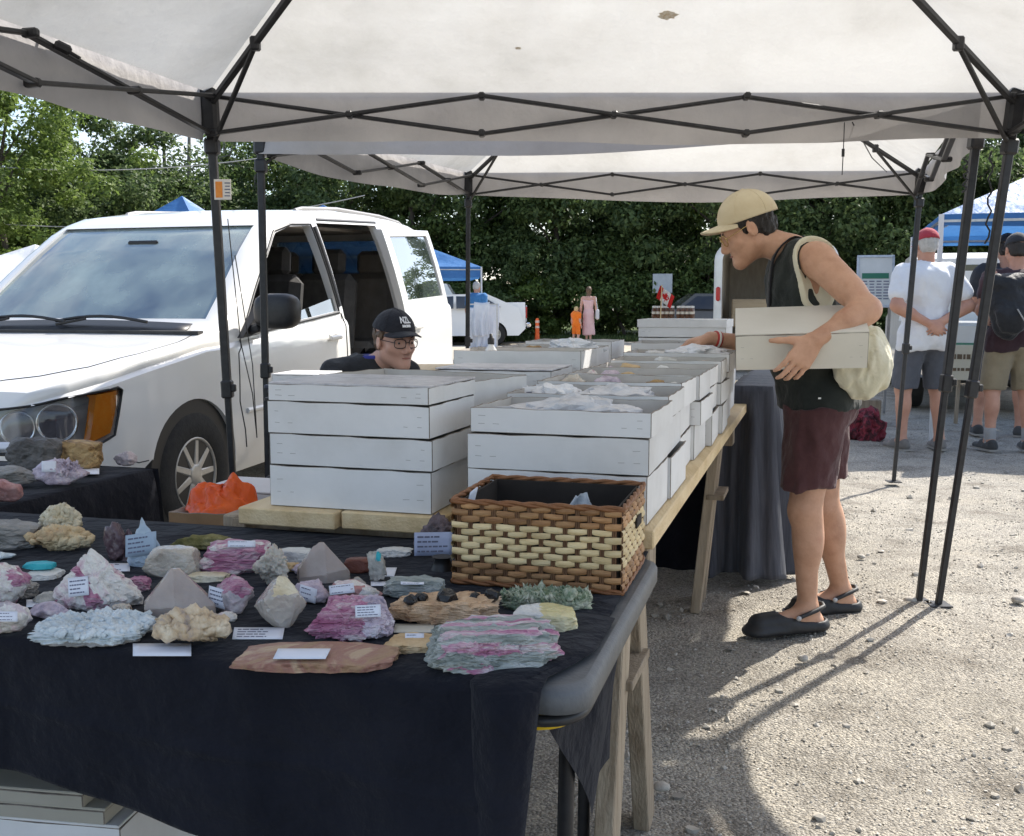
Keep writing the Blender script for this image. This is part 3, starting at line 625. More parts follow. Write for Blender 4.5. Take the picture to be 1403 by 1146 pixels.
# ================================================================ white cardboard mineral boxes
def boxmat(name, cols): return mat(name, cols, .62, scale=3, detail=7, bump=.05, bscale=18, rnd=.05, spec=.35)
BOXW = boxmat('white_cardboard', [(.60, .595, .585), (.70, .70, .70), (.76, .76, .765)])
BOXE = mat('cardboard_edge', [(.15, .13, .11), (.30, .26, .22)], .85, scale=60)
BOXI = mat('cardboard_inside', [(.46, .43, .40), (.58, .56, .53)], .8, scale=8, rnd=.08)
BOXT = mat('box_top_film', [(.30, .29, .31), (.48, .47, .50), (.58, .57, .60), (.64, .62, .62)], .28, scale=14, detail=8, bump=.5, bscale=30, dist=1.0, rnd=.05)
KRAFT = mat('kraft_cardboard', [(.22, .13, .065), (.30, .19, .10)], .8, scale=9, bump=.1, bscale=60)
_rb = random.Random(12)
def make_box(name, label, c, w, d, h, ang, group, lid=False, closed=False, m=BOXW, cat='box', slits=True, film=False):
    """A folded cardboard tray: base and four thin walls, with dark raw edges; optional lid. c = centre of its base."""
    o = thing(name, c, label, cat, group, rotz=ang+.00001)
    t = .0045; j = lambda: (_rb.random()-.5)*.004
    zt = [h+j() for _ in range(4)]                                    # corner heights, never quite equal
    ox = [j()*.8 for _ in range(4)]
    P = [(-w/2, -d/2), (w/2, -d/2), (w/2, d/2), (-w/2, d/2)]
    mb = MB(); mb.box((0, 0, .003), (w-.004, d-.004, .005), mi=2)
    n = 8
    for k in range(4):
        (x0, y0), (x1, y1) = P[k], P[(k+1) % 4]; z0, z1 = zt[k], zt[(k+1) % 4]
        ln = math.hypot(x1-x0, y1-y0); dx, dy = (x1-x0)/ln, (y1-y0)/ln; nx, ny = dy, -dx; bow = (_rb.random()-.35)*.004; gap = .0016
        def W(s, z, dep, x0=x0, y0=y0, dx=dx, dy=dy, nx=nx, ny=ny, bow=bow, ln=ln):
            q = s/ln; b = bow*4*q*(1-q)*(z/max(h, .01)); return (x0+dx*s+nx*(b-dep), y0+dy*s+ny*(b-dep), z)
        S = [gap+(ln-2*gap)*i/n for i in range(n+1)]
        top = [z0+(z1-z0)*i/n+(.0012*math.sin(i*2.1+k+h*90)) for i in range(n+1)]
        outer0 = [W(s, .0015, 0) for s in S]; outer1 = [W(s, top[i]-.001, 0) for i, s in enumerate(S)]
        inner1 = [W(s, top[i]-.001, t) for i, s in enumerate(S)]; inner0 = [W(s, .004, t) for s in S]
        r1 = [W(s, top[i], t*.3) for i, s in enumerate(S)]; r2 = [W(s, top[i], t*.7) for i, s in enumerate(S)]
        vs = outer0+outer1+r1+r2+inner1+inner0; L = n+1
        for q, mi in ((0, 0), (1, 1), (2, 1), (3, 1), (4, 2)):
            mb.add([], []); base = len(mb.v)
            mb.add(vs[q*L:(q+2)*L], [[i, i+1, L+i+1, L+i] for i in range(n)], mi)
        for e in (0, n):
            q = [vs[e], vs[L+e], vs[4*L+e], vs[5*L+e]]; mb.add(q, [[0, 1, 2, 3]], 1)
    o2 = mb.build('tray', [m, BOXE, BOXI], o)
    if slits:
        sb = MB()
        for sx in (-1, 1):
            for r_ in range(1, 3):
                z = h*r_/3.1+_rb.random()*.004; ln = .008+.008*_rb.random()
                for dx in (.018, .05)[:1+(r_ % 2)]: sb.box((sx*(w/2-dx-ln/2), -d/2+.0005, z), (ln, .0016, .0009), (0, (_rb.random()-.5)*.12, 0))
        sb.build('slit', mat('slit_grey', [(.30, .29, .28)], .8), o)['kind'] = 'stuff'
    if closed or lid:
        lb = MB(); g = .004 if lid else 0; lh = .038 if lid else .006
        lb.box((j(), j(), h+.0035-(0 if not lid else lh/2-.003)), (w+2*g, d+2*g, lh if lid else .005), bev=.0012, mi=0); lb.build('lid', [BOXT if film else m, BOXE], o)
    return o
BG = 'white mineral boxes stacked on the plank table'
BW, BD = .385, .285
ORD = {1: ['only box'], 2: ['bottom box', 'top box'], 3: ['bottom box', 'middle box', 'top box'], 4: ['bottom box', 'second box from the bottom', 'third box from the bottom', 'top box'], 5: ['bottom box', 'second box', 'third box', 'fourth box', 'top box']}
TOPS = []
def stack(u, v, hs, where, w=BW, d=BD, rot=0.0, jit=.008, lid=False, z=PZ, closed=(), fr=T, base=TA):
    zz = z
    for k, h in enumerate(hs):
        c = fr(u+d/2+_rb.uniform(-jit, jit), v+w/2+_rb.uniform(-jit, jit), zz)
        a = -base+rot+_rb.uniform(-.025, .025)*(jit > 0)
        cl = (k in closed)
        make_box('cardboard_box', f'white tray, {ORD[len(hs)][k]} of the stack {where}' if len(hs) > 1 else f'white cardboard tray {where}', c, w+_rb.uniform(-.004, .004), d+_rb.uniform(-.004, .004), h-.001, a, BG, closed=cl, film=cl and z == PZ, lid=(lid and k == len(hs)-1))
        zz += h+(.007 if cl else .0008)
    TOPS.append((u, v, zz, w, d, hs[-1], a)); return zz
stack(.015, .455, [.092, .069, .071, .036], 'at the front left', closed=(3,), jit=.005)
stack(.045, -.005, [.100, .076, .052], 'at the front right behind the wicker basket', jit=.006)
stack(.345, .0, [.098, .082, .055], 'second from the basket, right edge', jit=.012)
stack(.645, .01, [.100, .074, .068], 'third from the basket, right edge', jit=.014)
stack(.945, .0, [.100, .070, .072], 'fourth from the basket, right edge', jit=.012)
stack(1.26, .005, [.100, .078, .060], 'fifth from the basket, right edge', jit=.012)
stack(1.57, .0, [.100, .074, .074], 'sixth from the basket, right edge', jit=.012)
stack(1.89, .0, [.100, .090, .070], 'under the reaching hand', jit=.012, w=.40)
stack(2.32, .02, [.100, .100, .080], 'just behind the reaching hand', jit=.012, w=.42)
stack(3.02, .10, [.098, .095, .085, .080], 'under the striped jars', jit=.008, w=.42, d=.32, lid=True)
stack(.40, .44, [.098, .086, .076], 'turned aslant behind the front left one', w=.48, d=.27, rot=R(-15), jit=.006)
stack(.79, .46, [.10, .085], 'low in the middle left row', jit=.016)
stack(1.11, .47, [.10, .082, .052], 'in the left row with a lid', jit=.012, closed=(2,))
stack(1.46, .46, [.10, .092, .088], 'behind the lidded one, left row', jit=.01, w=.46)
stack(1.86, .50, [.10, .10, .075], 'next to last in the left row', jit=.012)
stack(2.35, .52, [.10, .09, .09], 'far left row near the orange post', jit=.012)
stack(2.75, .48, [.10, .10], 'short one at the far left row', jit=.012)
# boxes below and around
GB = 'cardboard boxes on the ground'
_c = at(200, 1128, 1.62); _c.z = 0; _c = _c+Vector((-.30, .21, 0))
for _k, (_h0, _hh, _w, _lab, _m) in enumerate([(0, .40, .60, 'large white carton lowest in the pile under the near black cloth', BOXW), (.406, .022, .59, 'thin grey tan tray on the carton under the near black cloth', boxmat('greytan_cardboard', [(.34, .32, .27), (.42, .40, .34)])), (.434, .020, .56, 'topmost thin grey tray of the pile under the near black cloth', boxmat('greytan_cardboard', []))]):
    make_box('cardboard_box', _lab, _c+Vector((-.02*_k, 0, _h0)), _w, .38, _hh, R(-9), GB, closed=True, m=_m, slits=_k == 0)
BSX = at(318, 735, 2.72); BSX.z = 0
_z = 0
for k, (h, dx, lab) in enumerate([(.19, .05, 'lowest'), (.19, .06, 'second'), (.235, .02, 'third')]):
    make_box('cardboard_box', f'white carton, {lab} of the pile beneath the orange bag', BSX+Vector((dx, 0, _z)), .40, .30, h-.002, R(-14), GB, closed=True); _z += h+.006
KB = make_box('cardboard_box', 'open brown kraft box holding the orange plastic bag', BSX+Vector((-.02, 0, _z)), .215, .19, .075, R(-12), GB, m=KRAFT, slits=False)
make_box('cardboard_box', 'pale grey lidded carton behind the orange bag by the wheel', BSX+Vector((.07, .30, 0)), .42, .22, .705, R(-16), GB, closed=True, slits=False, m=boxmat('palegrey_cardboard', [(.5, .49, .50), (.58, .57, .58)]))
make_box('cardboard_box', 'narrow pale box standing left of the front stack', BSX+Vector((.27, .06, .0)), .14, .22, .66, R(-16), GB, closed=True, slits=False, m=boxmat('tan_cardboard', [(.46, .40, .30), (.52, .46, .36)]))
def build_bag():
    rng = np.random.default_rng(4); c = BSX+Vector((-.02, 0, _z+.062)); mb = MB()
    def fn(u, v):
        a = u*2*math.pi; p = np.array([[math.cos(a)*1.5, math.sin(a)*1.5, v*2.1]]); w = float(fbm(p, 3, 6)[0])
        r = (1-v)**.55; cr = abs(math.sin(a*5+v*7+w*2))*.012
        x = math.cos(a)*.094*r*(1+.10*w); y = math.sin(a)*.076*r*(1+.10*w); z = .062*math.sin(v*1.6)+.020*w*v*(1-v)*4+cr*.8
        kn = math.exp(-((x-.03)/.018)**2-((y+.01)/.02)**2); z += .034*kn
        return c+Vector((x, y, z))
    mb.grid(fn, 72, 30)
    def fl(u, v):
        x = -.108+.10*u; w = float(fbm(np.array([[u*5, v*5, 2.]]), 3, 8)[0]); return c+Vector((x, -.088-.014*v-.006*w, .026-.034*v*(1-.25*u)+.012*w*(1-v)))
    o = mb.build('plastic_bag', mat('orange_film', [(.86, .10, .008), (.95, .17, .015)], .25, transl=.3, scale=9, bump=.5, bscale=50, coat=.3), loc=c); tag(o, 'crumpled bright orange plastic bag stuffed in the brown box', 'bag')
    q = o.modifiers.new('s', 'SOLIDIFY'); q.thickness = .001
build_bag()

# ================================================================ wicker basket
def build_basket():
    a = R(15.5); c0 = (onz(622, 803, NZ)+onz(850, 823, NZ))/2; x = Vector((math.cos(a), -math.sin(a), 0)); y = Vector((math.sin(a), math.cos(a), 0)); w, d, h = .302, .255, .152
    c = c0+y*d/2; root = thing('wicker_basket', c, 'two tone brown and straw woven basket on the near table corner', 'basket')
    P = lambda px, py, z: c+x*px+y*py+Vector((0, 0, NZ+.006-c.z+z))
    c.z = NZ+.006; root.location = c; root['wloc'] = tuple(c)
    brown = mat('basket_brown_strand', [(.24, .115, .045), (.38, .20, .085), (.48, .28, .125)], .5, scale=18, stretch=(1, 1, 5), bump=.5, bscale=120, bstretch=(.6, .6, 6), rnd=.3)
    straw = mat('basket_straw_strand', [(.54, .39, .19), (.68, .53, .29), (.76, .62, .37)], .5, scale=18, stretch=(1, 1, 5), bump=.5, bscale=120, bstretch=(.6, .6, 6), rnd=.14)
    liner = mat('basket_liner', [(.020, .016, .014), (.032, .026, .022)], .9, scale=20)
    stake = mat('basket_stake', [(.10, .045, .018), (.18, .09, .04)], .6, scale=20, rnd=.2)
    # dark liner: an open tray just inside
    mb = MB(); t = .004
    for (px, py, sx, sy) in ((0, -d/2+.009, w-.014, t), (0, d/2-.009, w-.014, t), (-w/2+.009, 0, t, d-.014), (w/2-.009, 0, t, d-.014)): mb.box(P(px, py, h/2), (sx, sy, h-.004), Matrix((x, y, Vector((0, 0, 1)))).transposed())
    mb.box(P(0, 0, .004), (w-.014, d-.014, .006), Matrix((x, y, Vector((0, 0, 1)))).transposed()); mb.build('liner', liner, root)
    rows = 12; rh = (h-.010)/rows; rnd = random.Random(2)
    walls = [(P, -w/2, w/2, 'f', 14), (P, -d/2, d/2, 'r', 12), (P, -w/2, w/2, 'b', 10), (P, -d/2, d/2, 'l', 8)]
    stakes = MB()
    for (_, s0, s1, side, ns) in walls:
        def Q(s, off, z, side=side):
            ins = (z/h-1)*.010 # slight taper
            if side == 'f': return P(s, -d/2-off-ins*0, z)
            if side == 'b': return P(-s, d/2+off, z)
            if side == 'r': return P(w/2+off, s, z)
            return P(-w/2-off, -s, z)
        st = (s1-s0)/ns
        for i in range(ns):
            sc = s0+st*(i+.5)
            for z0 in range(1): stakes.tube([Q(sc-.002, .0006, .004), Q(sc-.002, .0006, h-.004)], .0022, 5); stakes.tube([Q(sc+.002, .0006, .004), Q(sc+.002, .0006, h-.004)], .0022, 5)
        for r_ in range(rows):
            z = .008+rh*(r_+.5); m = straw if 3 <= r_ <= 8 else brown
            k = 0; s = s0-(st*.5 if r_ % 2 else -st*.0)
            # each strand bulges over one stake and dives behind the next
            i0 = -1 if r_ % 2 else 0
            for i in range(i0, ns, 2 if False else 1):
                if (i+r_) % 2: continue
                a0, a1 = max(s0, s0+st*(i-.12)), min(s1, s0+st*(i+1+1.0-.88+.0)+st*.0)
                a0, a1 = max(s0-.002, s0+st*i-st*.30), min(s1+.002, s0+st*(i+1)+st*.30)
                if a1-a0 < st*.4: continue
                hh = rh*.5*(.90+.16*rnd.random()); zc = z+(rnd.random()-.5)*.0016; mb = MB(); n = 7; vs = []; fs = []
                for q in range(n+1):
                    f = q/n; ss = a0+(a1-a0)*f; ctr = (ss-(s0+st*(i+.5)))/(st*1.62); off = .0050*max(0, math.cos(ctr*math.pi*.98))**.55-.0006; sh = .74+.26*max(0, math.cos(ctr*math.pi*.9))**.5; sl = (f-.5)*.0015*(1 if i % 4 else -1)
                    for (dz, do) in ((-1, -.0012), (-.6, .0012), (0, .0019), (.6, .0012), (1, -.0012)): vs.append(Q(ss, off+do, zc+sl+dz*hh*sh))
                for q in range(n):
                    for e in range(4): fs.append([q*5+e, (q+1)*5+e, (q+1)*5+e+1, q*5+e+1])
                mb.add(vs, fs, sm=True); o = mb.build('strand', m, root)
    stakes.build('stake', stake, root)['kind'] = 'stuff'
    for z, r_ in ((h, .0050), (.006, .0048)):
        for k in (0, 1):
            mb = MB(); e = .003; L = []
            cs = [(-w/2-e, -d/2-e), (w/2+e, -d/2-e), (w/2+e, d/2+e), (-w/2-e, d/2+e)]
            for q in range(4):
                (x0, y0), (x1, y1) = cs[q], cs[(q+1) % 4]
                for i in range(24):
                    f = i/24; ph = (q*24+i)*.9+k*math.pi; L.append(P(x0+(x1-x0)*f, y0+(y1-y0)*f, z+.0026*math.sin(ph))+Vector((0, 0, 0))+(x if q % 2 else y)*(.0026*math.cos(ph)))
            L.append(L[0]); mb.tube(L, r_*.72, 6, caps=False); mb.build('rim', mat('basket_rim', [(.16, .06, .02), (.26, .11, .04)], .55, scale=60, bump=.3, bscale=200), root)
    mb = MB(); mb.box(P(w/2+.007, .03, h*.66), (.004, .055, .020), Matrix((x, y, Vector((0, 0, 1)))).transposed(), bev=.0019); mb.build('handle_hole', liner, root)
    # tag card inside at left, cellophane bag inside
    c1 = P(-w/2+.020, -d/2+.05, h-.018); mb = MB()
    def fc(u, v): return c1+x*(-.010+.006*math.sin(u*3))+y*(.042*u-.02)+Vector((0, 0, .046*v-.018+.006*math.sin(u*3.1)*v))+x*.012*v
    mb.grid(fc, 8, 6); mb2 = mb.build('paper_card', CARD, loc=c1, thick=.0006); tag(mb2, 'curled white card tucked in the left side of the basket', 'card', 'paper cards')
    c2 = P(.045, -.02, .10); mb = MB()
    def fp(u, v): 
        w_ = float(vnoise(np.array([[u*5, v*5, 3.]]))[0]); return c2+x*(.085*(u-.5)*(1-.75*v)+.015*v)+y*(.03*w_*(1-v))+Vector((0, 0, .066*v-.012+.006*w_))
    mb.grid(fp, 10, 8); o = mb.build('clear_bag', mat('cellophane', [(.62, .65, .68)], .15, alpha=.75, bump=.6, bscale=60), loc=c2, thick=.001); tag(o, 'crinkled clear plastic bag point sticking up inside the basket', 'bag')
    o = None
    mb = MB(); mb.box(P(.02, .0, .045), (.20, .15, .07), Matrix((x, y, Vector((0, 0, 1)))).transposed(), bev=.01); tag(mb.build('wrapped_parcel', liner, loc=P(.02, 0, .01)), 'dark wrapped bundle lying low inside the wicker basket', 'parcel')
build_basket()
# ================================================================ mineral specimens
_ico = {}
def ico(n):
    if n not in _ico:
        bm = bmesh.new(); bmesh.ops.create_icosphere(bm, subdivisions=n, radius=1)
        _ico[n] = (np.array([v.co[:] for v in bm.verts]), np.array([[v.index for v in f.verts] for f in bm.faces])); bm.free()
    return _ico[n]
def _v(c): return tuple(c)
def rmat(key):
    D = {
     'pink': dict(cols=[(.30, .075, .155), (.42, .15, .255), (.56, .31, .40), (.66, .60, .58)], rough=.45, scale=9, stretch=(1.0, 9, 9), bump=1, bscale=60, bstretch=(.5, 6, 6), lo=.3, hi=.68),
     'pinkwhite': dict(cols=[(.36, .16, .23), (.55, .45, .46), (.62, .60, .56), (.50, .46, .42), (.66, .64, .60)], rough=.6, scale=22, bump=1, bscale=60, dist=1.2),
     'pinkpale': dict(cols=[(.34, .10, .19), (.50, .22, .34), (.60, .42, .48), (.68, .64, .63)], rough=.42, scale=10, stretch=(.8, 9, 9), bump=1, bscale=60, bstretch=(.5, 6, 6), lo=.32, hi=.62),
     'lepid': dict(cols=[(.20, .17, .22), (.36, .30, .36), (.50, .42, .48), (.60, .57, .58)], rough=.45, scale=30, bump=1, bscale=90),
     'lepid2': dict(cols=[(.22, .19, .21), (.38, .34, .36), (.50, .42, .44), (.55, .52, .50)], rough=.55, scale=26, bump=1, bscale=70),
     'smoky': dict(cols=[(.36, .285, .245), (.48, .40, .35), (.56, .49, .44)], rough=.13, scale=7, bump=.10, bscale=40, coat=.3, sss=.2, trans=.35, ior=1.5, detail=7),
     'smoky2': dict(cols=[(.26, .225, .18), (.38, .34, .285), (.48, .44, .375), (.34, .295, .24)], rough=.2, scale=14, bump=.5, bscale=40, coat=.3, sss=.3, detail=8),
     'quartzball': dict(cols=[(.40, .35, .30), (.54, .49, .43), (.62, .58, .52)], rough=.12, scale=9, bump=.2, bscale=30, coat=.4, sss=.2, trans=.35, ior=1.5),
     'whitegrey': dict(cols=[(.30, .34, .36), (.50, .56, .58), (.62, .67, .69)], rough=.35, scale=24, bump=1, bscale=55, coat=.2),
     'cream': dict(cols=[(.38, .30, .17), (.56, .50, .36), (.66, .63, .52)], rough=.35, scale=16, bump=1, bscale=40, coat=.2),
     'creambase': dict(cols=[(.36, .22, .12), (.50, .38, .22), (.58, .50, .34)], rough=.6, scale=18, bump=1, bscale=60),
     'beige': dict(cols=[(.20, .18, .21), (.46, .34, .21), (.60, .50, .36), (.66, .59, .46)], rough=.4, scale=16, bump=1, bscale=55, coat=.2, dist=.8),
     'amethyst': dict(cols=[(.045, .025, .035), (.09, .055, .065), (.16, .11, .12)], rough=.3, scale=14, bump=.8, bscale=50, coat=.3),
     'celestite': dict(cols=[(.24, .31, .38), (.34, .42, .50), (.52, .58, .64)], rough=.25, scale=9, bump=.4, bscale=50, sss=.15, coat=.2),
     'turq': dict(cols=[(.01, .22, .27), (.02, .34, .40), (.05, .42, .46)], rough=.45, scale=14, bump=.5, bscale=60),
     'schist': dict(cols=[(.14, .135, .125), (.24, .23, .215), (.36, .34, .32)], rough=.75, scale=14, bump=1, bscale=40, stretch=(1, 1, 3)),
     'greenmoss': dict(cols=[(.08, .08, .02), (.17, .15, .05), (.27, .25, .12)], rough=.8, scale=22, bump=1, bscale=70),
     'orange': dict(cols=[(.34, .20, .12), (.48, .32, .19), (.58, .43, .30)], rough=.75, scale=26, bump=1, bscale=60),
     'blackx': dict(cols=[(.008, .008, .009), (.02, .019, .02)], rough=.25, scale=20, bump=.6, bscale=80),
     'brownslab': dict(cols=[(.17, .09, .055), (.30, .19, .11), (.26, .13, .10), (.40, .29, .19), (.34, .24, .14)], rough=.5, scale=9, bump=.4, bscale=60, dist=1.5, detail=8),
     'tan': dict(cols=[(.34, .22, .11), (.46, .33, .18), (.55, .42, .26)], rough=.65, scale=18, bump=.7, bscale=60),
     'greengrey': dict(cols=[(.12, .145, .13), (.27, .30, .28), (.42, .45, .43), (.56, .57, .55)], rough=.55, scale=14, stretch=(1, 6, 6), bump=1, bscale=60, bstretch=(.7, 5, 5)),
     'greendruse': dict(cols=[(.06, .12, .06), (.17, .22, .14), (.36, .38, .29), (.54, .54, .45)], rough=.4, scale=48, bump=1, bscale=80),
     'yellowcalc': dict(cols=[(.42, .37, .16), (.50, .45, .24), (.50, .47, .36)], rough=.3, scale=7, bump=.4, bscale=60, sss=.15),
     'darkpurple': dict(cols=[(.05, .04, .045), (.12, .09, .10), (.24, .19, .20)], rough=.6, scale=28, bump=1, bscale=70),
     'redbrown': dict(cols=[(.10, .03, .022), (.17, .06, .04)], rough=.4, scale=10, bump=.3, bscale=50),
     'redpink': dict(cols=[(.24, .10, .11), (.36, .18, .17), (.48, .32, .31)], rough=.6, scale=18, bump=.8, bscale=60),
     'whiteslab': dict(cols=[(.44, .44, .42), (.56, .56, .54), (.64, .63, .60)], rough=.55, scale=16, bump=.7, bscale=60),
     'mixpillar': dict(cols=[(.20, .20, .18), (.42, .40, .36), (.55, .53, .48)], rough=.6, scale=24, bump=1, bscale=60),
     'darkgrey': dict(cols=[(.055, .05, .048), (.10, .095, .09), (.16, .15, .14)], rough=.7, scale=14, bump=1, bscale=50),
     'ochre': dict(cols=[(.11, .07, .04), (.26, .16, .07), (.40, .27, .12), (.46, .36, .22)], rough=.7, scale=14, bump=1, bscale=45, dist=1),
     'edge': dict(cols=[(.12, .115, .10), (.27, .26, .225), (.42, .40, .34)], rough=.8, scale=36, bump=1, bscale=80),
    }[key]; D = dict(D); c = [tuple(min(.8, v*1.16) for v in q) for q in D.pop('cols')]; return mat('mineral_'+key, c, **D)
ROCKS = {}
def rock(name, label, px0, px1, ytop, ybase, mkey, seed, shape='lump', z=NZ+.004, dr=.7, tilt=0.0, rough_amp=.10, freq=3.0, facets=9, h=None, depth=None, rotz=0.0, taper=0.0, druse=0.0, ridge=0.0, n=4, group='mineral specimens for sale', mats=None, flat=0.0, lean=0.0, loc=None, cat='rock'):
    """A specimen whose front foot stands where the sight line (px, ybase) meets the table; width, height and depth in metres."""
    f = onz((px0+px1)/2, ybase, z) if loc is None else Vector(loc); sc = f.y/FOC
    w = (px1-px0)*sc*1.09; d = depth if depth else w*dr; ang = math.atan2(CAMZ-z, f.y)
    if h is None: h = max(.012, ((ybase-ytop)*sc-d*math.sin(ang)*.22)/math.cos(ang))
    U, F = ico(n); rng = np.random.default_rng(seed)
    # support planes give flat, broken faces
    nb = rng.standard_normal((facets, 3)); nb /= np.linalg.norm(nb, axis=1)[:, None]; db = .72+.26*rng.random(facets)
    r = np.ones(len(U))*1.25
    if shape in ('slab', 'block', 'brick'):
        pl = [((0, 0, 1), 1), ((0, 0, -1), 1), ((1, 0, .0), .92), ((-1, .1, .1), .94), ((.1, 1, 0), .92), ((-.1, -1, .08), .92)]+([] if shape == 'brick' else [((.7, .7, 0), 1.15), ((-.7, .7, 0), 1.12), ((.7, -.7, 0), 1.1), ((-.7, -.7, 0), 1.16)])
        for q, k in pl:
            q = np.array(q, float)+(rng.standard_normal(3)*.05); q /= np.linalg.norm(q); r = np.minimum(r, k/np.maximum(U@q, 1e-3))
        r = np.minimum(r, 1.62)
    elif shape == 'pyramid':
        for k in range(6):
            a = 2*math.pi*(k+rng.random()*.3)/6; q = np.array([math.cos(a), math.sin(a), .62]); q /= np.linalg.norm(q); r = np.minimum(r, .62/np.maximum(U@q, 1e-3))
        r = np.minimum(r, .95/np.maximum(-U[:, 2], 1e-3)); r = np.minimum(r, 1.9)
    elif shape == 'crystal':
        for k in range(6):
            a = 2*math.pi*(k+.2)/6; q = np.array([math.cos(a), math.sin(a), .05]); r = np.minimum(r, .78/np.maximum(U@q, 1e-3)); q = np.array([math.cos(a)-.10, math.sin(a), .52]); q /= np.linalg.norm(q); r = np.minimum(r, (.62+.12*rng.random())/np.maximum(U@q, 1e-3))
        r = np.minimum(r, 1.0/np.maximum(-U[:, 2], 1e-3)*.62); r = np.minimum(r, 2.2)
    else:
        for q, k in zip(nb, db): r = np.minimum(r, k/np.maximum(U@q, 1e-3))
    P = U*r[:, None]
    dm = np.array([w, d, h])/max(w, d)*1.15; nz_ = fbm(P*dm*freq+seed*7.3, 5, seed, .55)
    rg = np.abs(fbm(P*dm*freq*1.7+seed*3.1, 4, seed+50, .6)); P = P*(1+rough_amp*(nz_*.85+(0 if shape == 'crystal' else 1.1)*(.35-rg)))[:, None]
    if druse:
        # crystal crust: cells with a raised point, on the upper side
        G = rng.standard_normal((int(260*min(1.6, druse*10)), 3)); G /= np.linalg.norm(G, axis=1)[:, None]; dd = np.min(((U[:, None, :]-G[None])**2).sum(-1), 1)**.5
        P = P*(1+druse*np.clip(1-dd*9, 0, 1)*(.4+.6*np.clip(U[:, 2:3]*3+1, 0, 1)[:, 0]))[:, None]
    if ridge: P = P*(1+ridge*(np.abs(((P[:, 2]*9+P[:, 1]*6+fbm(P*2, 2, seed)*.8) % 1)-.5)-.25))[:, None]
    lo, hi = P.min(0), P.max(0); P = (P-(lo+hi)/2)/(hi-lo)
    if taper: P[:, :2] *= (1-taper*(P[:, 2:3]+.5))
    if lean: P[:, 0] += lean*(P[:, 2]+.5)
    P = P*np.array([w, d, h])
    P[:, 2] = np.where(P[:, 2] < -h*.42, -h*.42+(P[:, 2]+h*.42)*.15, P[:, 2])
    if tilt: c, s = math.cos(tilt), math.sin(tilt); P = np.stack([P[:, 0]*c-P[:, 2]*s, P[:, 1], P[:, 0]*s+P[:, 2]*c], 1)
    if rotz: c, s = math.cos(rotz), math.sin(rotz); P = np.stack([P[:, 0]*c-P[:, 1]*s, P[:, 0]*s+P[:, 1]*c, P[:, 2]], 1)
    P[:, 2] -= P[:, 2].min(); base = Vector((f.x, f.y+d*.46, z))
    mi = None; ml = [rmat(mkey)]
    if mats:   # other material on faces picked by a rule of position
        key2, fn = mats; ml.append(rmat(key2)); cen = P[F].mean(1); q = np.stack([cen[:, 0]/w, cen[:, 1]/d, cen[:, 2]/max(P[:, 2].max(), 1e-4)], 1); mi = fn(q, seed).astype(int)
    root = npmesh(name, P+np.array(base), F, ml, loc=tuple(base), smooth=(shape in ('lump',) and rough_amp > .06) or druse > 0, midx=mi); root['wloc'] = tuple(base); ROCKS[seed] = root
    tag(root, label, cat, group); return root, base, (w, d, P[:, 2].max())
def crust(root, base, size, n, r, mkey, seed, ang=0.0, spike=False, z0=.55, dome=.0, name='crystal_crust'):
    """Small crystals or grape-like grains grown over the top of a specimen; too many and too small to pick apart."""
    rng = np.random.default_rng(seed); U, F = ico(1); w, d, h = size; a = rng.random(n)*6.283; q = rng.random(n)**.5*.94; x, y = np.cos(a)*q*w/2, np.sin(a)*q*d/2; z = h*(z0+dome*(1-q**2))+.1*r*rng.standard_normal(n)
    rr = r*(.55+.9*rng.random(n)**1.5); V = np.repeat(U[None], n, 0)*rr[:, None, None]
    if spike: V = V*np.array([.55, .55, 1.5]); V = V*(1+.25*rng.standard_normal((n, len(U), 1)))
    t = (rng.random((n, 2))-.5)*1.4
    V = np.stack([V[..., 0]+V[..., 2]*t[:, :1], V[..., 1]+V[..., 2]*t[:, 1:], V[..., 2]], -1); V += np.stack([x, y, z], -1)[:, None]
    if ang: c, s = math.cos(ang), math.sin(ang); V = np.stack([V[..., 0]*c-V[..., 1]*s, V[..., 0]*s+V[..., 1]*c, V[..., 2]], -1)
    FF = (F[None]+(np.arange(n)*len(U))[:, None, None]).reshape(-1, 3); npmesh(name, V.reshape(-1, 3)+np.array(base), FF, rmat(mkey), root, smooth=not spike)['kind'] = 'stuff'
def card(label, px0, px1, y0, y1, z=NZ+.007, face=None, Y=None, rot=0.0, parent=None, lines=4, m=CARD, curl=.0):
    """A paper card. Lying flat at height z, or (with Y) leaning upright at that distance."""
    if Y is None:
        a, b, c_, d_ = onz(px0, y1, z), onz(px1, y1, z), onz(px1+(rot*20), y0, z), onz(px0+(rot*20), y0, z)
    else:
        a, b = at(px0, y1, Y), at(px1, y1+rot*10, Y); c_, d_ = at(px1, y0+rot*10, Y+.012), at(px0, y0, Y+.012)
    nrm = (b-a).cross(d_-a).normalized(); mid = (a+b+c_+d_)/4
    root = thing('paper_card', mid, label, 'card', 'paper cards')
    fn = lambda u, v: lerp(lerp(a, b, u), lerp(d_, c_, u), v)+nrm*curl*(2*u-1)**2
    mb = MB(); mb.grid(fn, 8, 3); mb.build('card', m, root, thick=.0006)
    ib = MB(); rn = random.Random(int(px0*7+y0))
    for k in range(lines):
        v = .80-.62*k/max(1, lines-1); u1 = .9-.35*rn.random()
        u = .08
        while u < u1-.03:
            l = .06+.12*rn.random(); e = min(u1, u+l); q = [fn(u, v-.035)+nrm*.0008, fn(e, v-.035)+nrm*.0008, fn(e, v+.035)+nrm*.0008, fn(u, v+.035)+nrm*.0008]; ib.add(q, [[0, 1, 2, 3]]); u = e+.025
    if lines: ib.build('print', INK, root)['kind'] = 'stuff'
    return root
